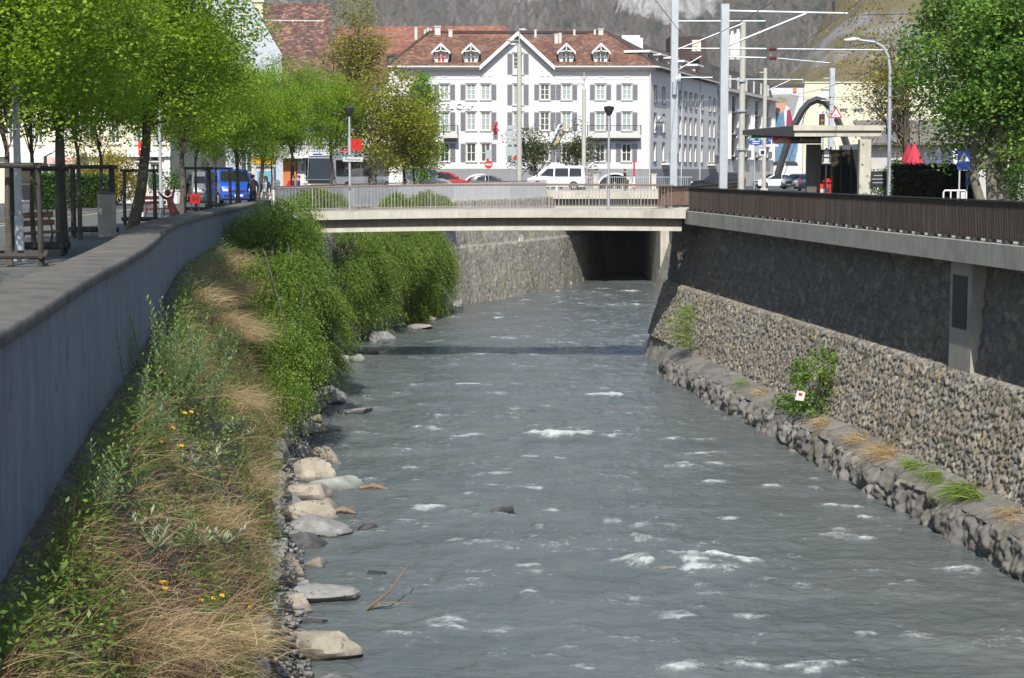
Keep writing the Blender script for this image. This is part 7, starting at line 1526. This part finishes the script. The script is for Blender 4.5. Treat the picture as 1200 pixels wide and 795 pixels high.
def parasol(px, Y, y0, y1, r, m, lab):
    a, b = P(px, y1, Y), P(px, y0, Y); t = thing('closed_parasol', lab, 'parasol', (a.x, Y, 0), 0, 'closed parasols of the garden terrace'); mb = MB(); n = 16; V = []; H = b.z - a.z
    prof = ((0, 1.0), (.12, 1.05), (.45, .78), (.8, .4), (.95, .2), (1, .04))
    for f_, k in prof:
        for i in range(n): w_ = 1 + .22 * (i % 2) * (1 - f_); an = 2 * math.pi * i / n; V.append((r * k * w_ * math.cos(an), r * k * w_ * math.sin(an), a.z + H * f_))
    mb.add(V, [[j * n + i, j * n + (i + 1) % n, (j + 1) * n + (i + 1) % n, (j + 1) * n + i] for j in range(len(prof) - 1) for i in range(n)]); mb.build('canopy', m, t); mb = MB(); mb.tube([(0, 0, 0), (0, 0, b.z + .08)], .03, 8); mb.build('pole', M['wood'], t)
red_c = mat('red parasol cloth', (.5, .035, .06), .8, var=.12); dk_c = mat('slate parasol cloth', (.075, .08, .11), .85, var=.25); wh_c = mat('white parasol cloth', (.6, .6, .62), .8)
parasol(1071, 70, 169, 194, .3, red_c, 'closed red parasol, the brighter front one'); parasol(1064, 73, 168, 192, .24, mat('dark red parasol cloth', (.3, .02, .03), .8), 'darker closed red parasol half behind the brighter one')
for px, m, y0, lab in ((1084, dk_c, 178, 'closed slate parasol next to the red ones'), (1099, dk_c, 172, 'tall closed slate parasol in the middle of the dark row'), (1111, dk_c, 170, 'closed slate parasol left of the white cloth'), (1119, wh_c, 172, 'closed white parasol left of the crossing sign'), (1141, dk_c, 176, 'closed slate parasol right of the crossing sign')): parasol(px, 75, y0, 199, .34, m, lab)
c = P(1032, 212, 66.5); t = thing('info_board', 'dark lettered board low between the station column and the lamp', 'sign', (c.x, 67, 0)); mb = MB(); mb.box((0, 0, c.z + .05), (.75, .04, .62)); bd = mb.build('board', M['black'], t); mb = MB(); 
for k, w_ in enumerate((.34, .5, .42)): mb.box((0, -.024, c.z + .2 - .14 * k), (w_, .006, .035))
mb.build('text_lines', M['grey_sign'], bd)
for sx in (-.3, .3): mb = MB(); mb.tube([(sx, .03, 0), (sx, .03, c.z)], .02, 6); mb.build('leg', M['metal_dark'], t)

# ================================================================== vehicles
def vehicle(name, label, cat, loc, rz, prof, W, belt, glass, wheels, wr, body, front_glass=None, rear_glass=None, grille=None, lights=True, lower=None, group=None, tumb=.16, extra=None):
    """prof: closed side outline (x forward, z); glass: side window outlines; front_glass/rear_glass: two outline points"""
    t = thing(name, label, cat, loc, rz, group); xs = [p[0] for p in prof]; zs = [p[1] for p in prof]; zt = max(zs); cx_, cz_ = sum(xs) / len(xs), sum(zs) / len(zs)
    def wz(z): return W / 2 * (1 - tumb * max(0, (z - belt)) / max(.01, zt - belt))
    rings = []; n = len(prof)
    for sgn, ins in ((-1, .075), (-1, .02), (-1, 0), (1, 0), (1, .02), (1, .075)):
        k = {0.075: 0, .02: .05, 0: .14}[ins]
        rings.append([(x + (cx_ - x) * ins * .5, sgn * (wz(z) - k * .5), z + (cz_ - z) * ins * .5) for x, z in prof])
    mb = MB(); V = [p for r in rings for p in r]; fs = [[i * n + j, i * n + (j + 1) % n, (i + 1) * n + (j + 1) % n, (i + 1) * n + j] for i in range(5) for j in range(n)] + [list(range(n))[::-1], [5 * n + j for j in range(n)]]
    mb.add(V, fs); mb.build('body', body, t, True)
    for gpoly in glass:
        for sgn in (-1, 1):
            mb = MB(); pts = [(x, sgn * (wz(z) + .004), z) for x, z in gpoly]; mb.prism(pts, (0, sgn * .012, 0)); mb.build('side_window', M['car_glass'], t)
    for nm, fg in (('windscreen', front_glass), ('rear_window', rear_glass)):
        if fg:
            (xa, za), (xb, zb) = fg; d = Vector((zb - za, 0, -(xb - xa))).normalized(); 
            if (d.x > 0) != (nm == 'windscreen') : d = -d
            mb = MB(); mb.prism([Vector((xa, -(wz(za) - .1), za)) + d * .003, Vector((xa, wz(za) - .1, za)) + d * .003, Vector((xb, wz(zb) - .12, zb)) + d * .003, Vector((xb, -(wz(zb) - .12), zb)) + d * .003], d * .014); mb.build(nm, M['car_glass'], t)
    for x in wheels:
        for sgn in (-1, 1):
            mb = MB(); mb.cyl((x, sgn * (W / 2 - .1), wr), wr, .22, 24, 'Y'); w_ = mb.build('wheel', M['black'], t); mb = MB(); mb.cyl((x, sgn * (W / 2 + .012), wr), wr * .64, .012, 20, 'Y'); 
            for a in range(5): mb.box((x, sgn * (W / 2 + .022), wr), (wr * 1.1, .012, .05), rot=Matrix.Rotation(a * math.pi / 5, 3, 'Y'))
            mb.build('rim', M['chrome'], w_)
            mb = MB(); mb.cyl((x, sgn * (W / 2 + .002 - .03), wr + .02), wr * 1.14, .068, 24, 'Y'); mb.build('wheel_arch', M['black'], t)
    x1, x0 = max(xs), min(xs)
    fz = lambda x_s, z: max((x_s * p[0] for p in prof if abs(p[1] - z) < .35), default=x1)
    if lights:
        zl_ = lights if isinstance(lights, (int, float)) and lights is not True else .72
        xf = fz(1, zl_); xr_ = -fz(-1, zl_ + .15)
        for sgn in (-1, 1):
            mb = MB(); mb.box((xf - .06, sgn * (W / 2 - .24), zl_), (.16, .34, .17), bev=.04); mb.build('headlight', M['head_glass'], t)
            mb = MB(); mb.box((xr_ + .04, sgn * (W / 2 - .14), zl_ + .15), (.12, .2, .3), bev=.03); mb.build('tail_light', M['tail_glass'], t)
        mb = MB(); mb.box((xf - .03, 0, zl_ - .06), (.1, W * .42, .14), bev=.02); mb.box((xf - .02, 0, zl_ - .33), (.1, W * .86, .17), bev=.03); mb.build('bumper', M['metal_dark'], t)
        mb = MB(); mb.box((xf + .04, 0, zl_ - .3), (.02, .5, .11)); mb.build('number_plate', M['white'], t)
    for sgn in (-1, 1):
        if front_glass: mb = MB(); mb.box((front_glass[0][0] - .15, sgn * (W / 2 + .1), front_glass[0][1] + .08), (.12, .2, .15), bev=.03); mb.build('mirror', M['metal_dark'] if cat != 'car' else body, t)
    return t
VAN = [(-2.4, .35), (-2.42, 1.1), (-2.3, 1.85), (-2.1, 1.96), (.55, 1.94), (.95, 1.86), (1.72, 1.14), (2.2, .98), (2.38, .78), (2.42, .4), (2.3, .25), (-2.3, .25)]
VANG = [[(-2.15, 1.15), (-2.1, 1.75), (-1.15, 1.76), (-1.15, 1.13)], [(-1.05, 1.13), (-1.05, 1.76), (.05, 1.76), (.05, 1.12)], [(.18, 1.12), (.18, 1.74), (.68, 1.74), (1.3, 1.16)]]
HAT = [(-1.95, .35), (-2.0, .72), (-1.92, .98), (-1.6, 1.35), (-1.25, 1.47), (-.3, 1.5), (.25, 1.42), (1.05, .98), (1.75, .8), (1.98, .6), (2.0, .35), (1.9, .22), (-1.85, .22)]
HATG = [[(-1.45, 1.0), (-1.25, 1.33), (-.6, 1.38), (-.6, .98)], [(-.52, .98), (-.52, 1.38), (-.1, 1.38), (.2, 1.33), (.82, .97)]]
wp = paint('white car paint', (.75, .75, .76)); bp = paint('blue van paint', (.015, .07, .42)); rp2 = paint('red car paint', (.5, .02, .02)); gp = paint('grey car paint', (.17, .18, .19)); kp = paint('black car paint', (.012, .013, .015)); sv = paint('silver coach paint', (.35, .37, .4))
def at(px, Y, z): p = P(px, 200, Y); return (p.x, Y, z)
vehicle('minibus', 'white minibus on the road bridge facing left', 'minibus', at(654, 140, .225), R(166), VAN, 1.95, 1.05, VANG, (-1.5, 1.5), .33, wp, ((1.0, 1.78), (1.66, 1.2))[::-1], ((-2.41, 1.2), (-2.3, 1.78)), lights=.86)
vehicle('van', 'blue delivery van with dark bumper facing the camera under the limes', 'van', at(268, 101, -.2), R(-68), [(-2.6, .35), (-2.62, 2.0), (-2.5, 2.12), (.9, 2.1), (1.15, 2.02), (1.75, 1.3), (2.35, 1.12), (2.5, .85), (2.52, .4), (2.4, .28), (-2.5, .28)], 2.0, 1.2, [[(.3, 1.3), (.3, 1.92), (.9, 1.92), (1.4, 1.33)], [(-.9, 1.3), (-.9, 1.9), (.1, 1.9), (.1, 1.3)]], (-1.6, 1.6), .36, bp, ((1.7, 1.36), (1.19, 1.97)), None, lights=.86)
vehicle('van', 'dark grey van half hidden left of the blue van', 'van', at(240, 108, -.2), R(-75), VAN, 1.95, 1.05, VANG, (-1.5, 1.5), .33, gp, ((1.66, 1.2), (1.0, 1.78)), None, lights=.86)
vehicle('delivery_truck', 'white delivery truck with blue lower band, rear end towards the right', 'truck', at(457, 150, -.2), R(178), [(-2.9, .5), (-2.9, 2.05), (-2.85, 2.1), (1.0, 2.1), (1.05, 1.85), (1.5, 1.75), (2.1, 1.2), (2.6, 1.0), (2.6, .5), (2.5, .4), (-2.85, .4)], 2.0, 1.9, [[(1.15, 1.15), (1.15, 1.65), (1.5, 1.65), (1.95, 1.17)]], (-1.7, 1.8), .36, wp, ((2.05, 1.25), (1.56, 1.7)), None, lights=.8)
mb = MB(); t = [o for o in bpy.data.objects if o.name == 'delivery_truck'][0]; mb.box((-1, 1.012, .75), (3.6, .02, .55)); mb.box((-1, -1.012, .75), (3.6, .02, .55)); mb.build('blue_band', mat('pale blue truck band', (.2, .3, .6), .4), t)
vehicle('van', 'white panel van facing right behind the thin chestnut trunks', 'van', at(494, 146, -.2), R(-22), [(-2.7, .4), (-2.72, 2.1), (-2.6, 2.25), (.5, 2.24), (.85, 2.12), (1.6, 1.3), (2.3, 1.08), (2.5, .8), (2.52, .4), (2.4, .28), (-2.6, .28)], 1.98, 1.2, [[(.25, 1.3), (.25, 1.95), (.7, 1.95), (1.3, 1.33)]], (-1.7, 1.65), .35, wp, ((1.55, 1.36), (.92, 2.04)), None, lights=.86)
vehicle('car', 'red estate car facing right in front of the hotel arch', 'car', at(524, 150, .05), R(10), [(-1.95, .35), (-2.0, .9), (-1.9, 1.5), (-1.7, 1.62), (.1, 1.62), (.4, 1.5), (1.0, 1.02), (1.75, .86), (1.98, .6), (2.0, .35), (1.9, .22), (-1.85, .22)], 1.72, 1.0, [[(-1.75, 1.02), (-1.65, 1.48), (-.9, 1.5), (-.9, 1.02)], [(-.8, 1.02), (-.8, 1.5), (.1, 1.5), (.75, 1.03)]], (-1.25, 1.3), .31, rp2, ((.95, 1.08), (.45, 1.46)), None)
vehicle('car', 'white hatchback facing left on the road behind the railing', 'car', at(907, 176, .0), R(192), HAT, 1.72, .98, HATG, (-1.25, 1.28), .31, wp, ((1.0, 1.02), (.32, 1.4)), None)
vehicle('car', 'grey car behind the white hatchback, cut off by the shelter wall', 'car', at(935, 168, .0), R(235), HAT, 1.75, .98, HATG, (-1.25, 1.28), .31, gp, ((1.0, 1.02), (.32, 1.4)), ((-1.85, 1.06), (-1.62, 1.32)))
vehicle('car', 'dark blue car at the shelter wall, rear towards the camera', 'car', at(948, 152, .0), R(80), HAT, 1.75, .98, HATG, (-1.25, 1.28), .31, paint('dark blue car paint', (.02, .03, .07)), None, ((-1.85, 1.06), (-1.62, 1.32)))
vehicle('car', 'black off road car with red tail light behind the sunlit slat railing', 'car', at(842, 150, -.1), R(160), [(-2.2, .45), (-2.25, 1.0), (-2.1, 1.6), (-1.9, 1.74), (.1, 1.74), (.5, 1.62), (1.1, 1.1), (2.0, .98), (2.25, .7), (2.25, .45), (2.1, .3), (-2.1, .3)], 1.9, 1.08, [[(-1.95, 1.1), (-1.85, 1.58), (-1.0, 1.62), (-1.0, 1.1)], [(-.9, 1.1), (-.9, 1.62), (.2, 1.6), (.85, 1.12)]], (-1.4, 1.4), .37, kp, None, ((-2.22, 1.12), (-2.1, 1.55)), lights=.85)
vehicle('car', 'dark car parked far back below the middle of the hotel', 'car', at(575, 163, -.1), R(5), HAT, 1.72, .98, HATG, (-1.25, 1.28), .31, gp, ((1.0, 1.02), (.32, 1.4)), None)
# coach
t = vehicle('coach', 'black fronted silver touring coach under the chestnut tree', 'coach', at(415, 146, -.2), R(-116), [(-5.4, .4), (-5.45, 2.0), (-5.3, 3.45), (-5.1, 3.6), (5.0, 3.6), (5.3, 3.4), (5.45, 1.6), (5.48, .5), (5.35, .3), (-5.3, .3)], 2.5, 2.2, [[(-5.0 + 2.0 * k, 1.55), (-5.0 + 2.0 * k, 2.85), (-3.1 + 2.0 * k, 2.85), (-3.1 + 2.0 * k, 1.55)] for k in range(5)], (-3.4, 3.2), .5, sv, ((5.47, 1.3), (5.33, 3.0)), None, lights=.8, tumb=.05)
mb = MB(); mb.box((5.36, 0, 3.32), (.12, 2.1, .3), bev=.03); mb.build('roof_panel', M['white'], t); mb = MB(); mb.box((5.43, -.2, 3.33), (.02, .9, .12)); mb.build('blue_mark', M['blue'], t)
for sgn in (-1, 1): mb = MB(); mb.tube([(5.3, sgn * 1.15, 3.0), (5.75, sgn * 1.4, 3.0), (5.8, sgn * 1.42, 2.7)], .04, 6); mb.box((5.8, sgn * 1.42, 2.35), (.2, .25, .7), bev=.05); mb.build('wing_mirror', M['black'], t)
mb = MB(); mb.box((5.5, 0, 1.1), (.03, 2.2, .28), bev=.01); mb.build('front_mask', M['black'], t)

# ================================================================== people
def person(label, loc, rz, h, pose, colors, hair, cap=None, name='person', group=None, seed=0):
    """continuous skinned body; colors: skin, top, trousers, shoes"""
    k = h / 1.75; J = {}
    J['pel'] = (0, 0, .95); J['wa'] = (0, -.01, 1.1); J['ch'] = (0, 0, 1.3); J['nk'] = (0, -.01, 1.47); J['nk2'] = (0, -.03, 1.54); J['hd'] = (0, -.045, 1.63); J['ht'] = (0, -.03, 1.70)
    for s, n in ((-1, 'L'), (1, 'R')):
        J['sh' + n] = (s * .17, 0, 1.41); J['el' + n] = (s * .23, .05, 1.13); J['wr' + n] = (s * .25, -.06, .9); J['hp' + n] = (s * .09, 0, .9); st_ = pose.get('stride', .15) * s
        J['kn' + n] = (s * .095, -st_ * .6 - .04, .5); J['an' + n] = (s * .1, -st_, .09); J['to' + n] = (s * .115, -st_ - .17, .035)
    J.update({a: b for a, b in pose.items() if a != 'stride'})
    edges = [('pel', 'wa'), ('wa', 'ch'), ('ch', 'nk'), ('nk', 'nk2'), ('nk2', 'hd'), ('hd', 'ht')]
    for n in 'LR': edges += [('ch', 'sh' + n), ('sh' + n, 'el' + n), ('el' + n, 'wr' + n), ('pel', 'hp' + n), ('hp' + n, 'kn' + n), ('kn' + n, 'an' + n), ('an' + n, 'to' + n)]
    rad = dict(pel=(.16, .115), wa=(.145, .10), ch=(.165, .11), nk=(.06, .058), nk2=(.052, .055), hd=(.075, .092), ht=(.06, .075))
    for n in 'LR': rad.update({'sh' + n: (.068, .068), 'el' + n: (.045, .045), 'wr' + n: (.03, .03), 'hp' + n: (.092, .09), 'kn' + n: (.062, .062), 'an' + n: (.042, .045), 'to' + n: (.04, .03)})
    names = list(J); me = bpy.data.meshes.new('body'); me.from_pydata([Vector(J[n]) * k for n in names], [(names.index(a), names.index(b)) for a, b in edges], []); ob = bpy.data.objects.new('body', me); COL.objects.link(ob)
    ob.modifiers.new('skin', 'SKIN'); sv_ = me.skin_vertices[0].data
    for i, n in enumerate(names): sv_[i].radius = (rad[n][0] * k, rad[n][1] * k); sv_[i].use_root = (n == 'pel')
    ss = ob.modifiers.new('sub', 'SUBSURF'); ss.levels = ss.render_levels = 2
    dg = bpy.context.evaluated_depsgraph_get(); m2 = bpy.data.meshes.new_from_object(ob.evaluated_get(dg)); bpy.data.objects.remove(ob)
    base = len(m2.vertices); mb = MB(); mb.v = [tuple(v.co) for v in m2.vertices]; mb.f = [list(p.vertices) for p in m2.polygons]; mb.m = [0] * len(mb.f)
    for f_i, f_ in enumerate(mb.f):
        c = sum((Vector(mb.v[i]) for i in f_), Vector()) / len(f_) / k; wr_d = min((c - Vector(J['wr' + n])).length for n in 'LR')
        mb.m[f_i] = 0 if (c.z > 1.475 or wr_d < .05) else (3 if c.z < .1 else (2 if c.z < .96 and abs(c.x) < .2 else 1))
    for n, s in (('L', -1), ('R', 1)):                              # palm and five bent fingers
        w_ = Vector(J['wr' + n]) * k; d = (w_ - Vector(J['el' + n]) * k).normalized(); sd = d.cross(Vector((1, 0, 0))).normalized()
        mb.tube([w_ - d * .01, w_ + d * .05 * k, w_ + d * .09 * k], [.026 * k, .036 * k, .034 * k], 8)
        for q in range(4): b0 = w_ + d * .085 * k + sd * (.017 * (q - 1.5)) * k; L_ = (.07, .08, .075, .06)[q] * k; cu = Vector((-s * .25, 0, 0)); mb.tube([b0, b0 + d * L_ * .5 + cu * .02, b0 + d * L_ * .9 + cu * .09], [.009 * k, .0085 * k, .006 * k], 6)
        b0 = w_ + d * .03 * k - sd * .03 * k; mb.tube([b0, b0 + d * .03 * k - sd * .02 * k, b0 + d * .065 * k - sd * .022 * k], [.012 * k, .010 * k, .007 * k], 6)
    hd = Vector(J['hd']) * k                                         # nose, ears, eyes, mouth on the face
    mb.tube([hd + Vector((0, -.085, .025)) * k, hd + Vector((0, -.112, -.02)) * k, hd + Vector((0, -.085, -.03)) * k], [.01 * k, .017 * k, .012 * k], 6)
    for s in (-1, 1): mb.sphere(hd + Vector((s * .078, .01, -.005)) * k, (.012 * k, .02 * k, .032 * k), 6, 5); mb.sphere(hd + Vector((s * .032, -.084, .018)) * k, .011 * k, 6, 4, mi=4)
    mb.box(hd + Vector((0, -.088, -.055)) * k, (.045 * k, .012 * k, .01 * k), mi=5)
    bpy.data.meshes.remove(m2); t = thing(name, label, 'person', loc, rz, group)
    mb.build('body', [mat('skin', (.48, .27, .19), .6, var=.05, bmp=0)] + [mat('cloth', c, .85, var=.15, vs=8) for c in colors[:2]] + [M['black'], M['black'], mat('lips', (.35, .1, .09), .5, bmp=0)], t, True)
    m_h = mat('hair', hair, .7, var=.3, vs=30); mb = MB(); mb.sphere(hd + Vector((0, .018, .03)) * k, (.092 * k, .10 * k, .092 * k), 14, 9)
    if pose.get('long'): pass
    mb.build('hair', m_h, t, True)
    if cap: mb = MB(); mb.sphere(hd + Vector((0, .0, .06)) * k, (.1 * k, .108 * k, .068 * k), 14, 8); mb.box(hd + Vector((0, -.12, .045)) * k, (.13 * k, .1 * k, .014 * k), bev=.005); mb.build('cap', mat('cap cloth', cap, .8), t, True)
    return t, k
p = P(296, 200, 77.5); t, k = person('man in a dark cap, olive top and dark jacket walking beside the woman', (p.x, 77.5, -.1), .1, 1.72, {'stride': .2, 'wrR': (.2, -.14, .93)}, [(.035, .04, .09), (.03, .03, .04)], (.03, .02, .015), (.02, .02, .025))
mb = MB(); mb.prism([(-.09, -.125, .98), (.09, -.125, .98), (.1, -.118, 1.4), (-.1, -.118, 1.4)], (0, -.015, 0)); mb.build('olive_top', mat('olive knit', (.11, .11, .045), .9), t)
p = P(311, 200, 77.8); t, k = person('brown haired woman in a white top and dark jacket with pale trousers, walking', (p.x, 77.8, -.1), -.15, 1.66, {'stride': -.2}, [(.02, .022, .04), (.42, .36, .31)], (.05, .028, .016))
mb = MB(); mb.prism([(-.085, -.125, .95), (.085, -.125, .95), (.09, -.115, 1.36), (-.09, -.115, 1.36)], (0, -.015, 0)); mb.build('white_top', M['white'], t); mb = MB(); mb.tube([(0, .06, 1.62), (.03, .1, 1.5), (.04, .1, 1.38)], [.07, .07, .03], 8); mb.build('hair_length', mat('brown hair', (.05, .028, .016), .7), t)
for px, Y, rz, c1, c2, lab in ((343, 95, 1.8, (.02, .025, .06), (.03, .04, .08), 'person in dark blue carrying a red and blue backpack by the coach'), (349.5, 96.5, 1.5, (.03, .06, .2), (.02, .02, .03), 'person in a blue jacket right of the backpack carrier')):
    p = P(px, 200, Y); t, k = person(lab, (p.x, Y, -.2), rz, 1.74, {'stride': .15}, [c1, c2], (.06, .035, .02))
    if px < 345: mb = MB(); mb.box((0, .2, 1.25), (.3, .17, .44), bev=.06); bk = mb.build('backpack', M['red'], t); mb = MB(); mb.box((0, .3, 1.16), (.24, .06, .22), bev=.025); mb.build('pocket', M['blue'], bk)
p = P(732, 200, 136); t, k = person('person in dark clothes standing by the road bridge railing', (p.x, 136, .2), 1.9, 1.72, {'stride': .1, 'elR': (.2, -.2, 1.2), 'wrR': (.16, -.38, 1.15)}, [(.015, .015, .018), (.06, .045, .035)], (.03, .022, .018))

# ================================================================== air
mb = MB(); mb.box((0, 650, 250), (1300, 1700, 522)); hz_ = MB()
mb = MB(); mb.box((-40, 690, 255), (1120, 1500, 530))
m = bpy.data.materials.new('thin valley haze'); m.use_nodes = True; nt = m.node_tree; nt.nodes.clear()
v = nt.nodes.new('ShaderNodeVolumePrincipled'); v.inputs['Color'].default_value = (.86, .92, 1, 1); v.inputs['Density'].default_value = .0001; v.inputs['Anisotropy'].default_value = .3
o_ = nt.nodes.new('ShaderNodeOutputMaterial'); nt.links.new(v.outputs[0], o_.inputs['Volume'])
tag(mb.build('haze', m), 'thin pale valley haze in front of the mountains', 'haze', kind='stuff')
S.cycles.volume_bounces = 0
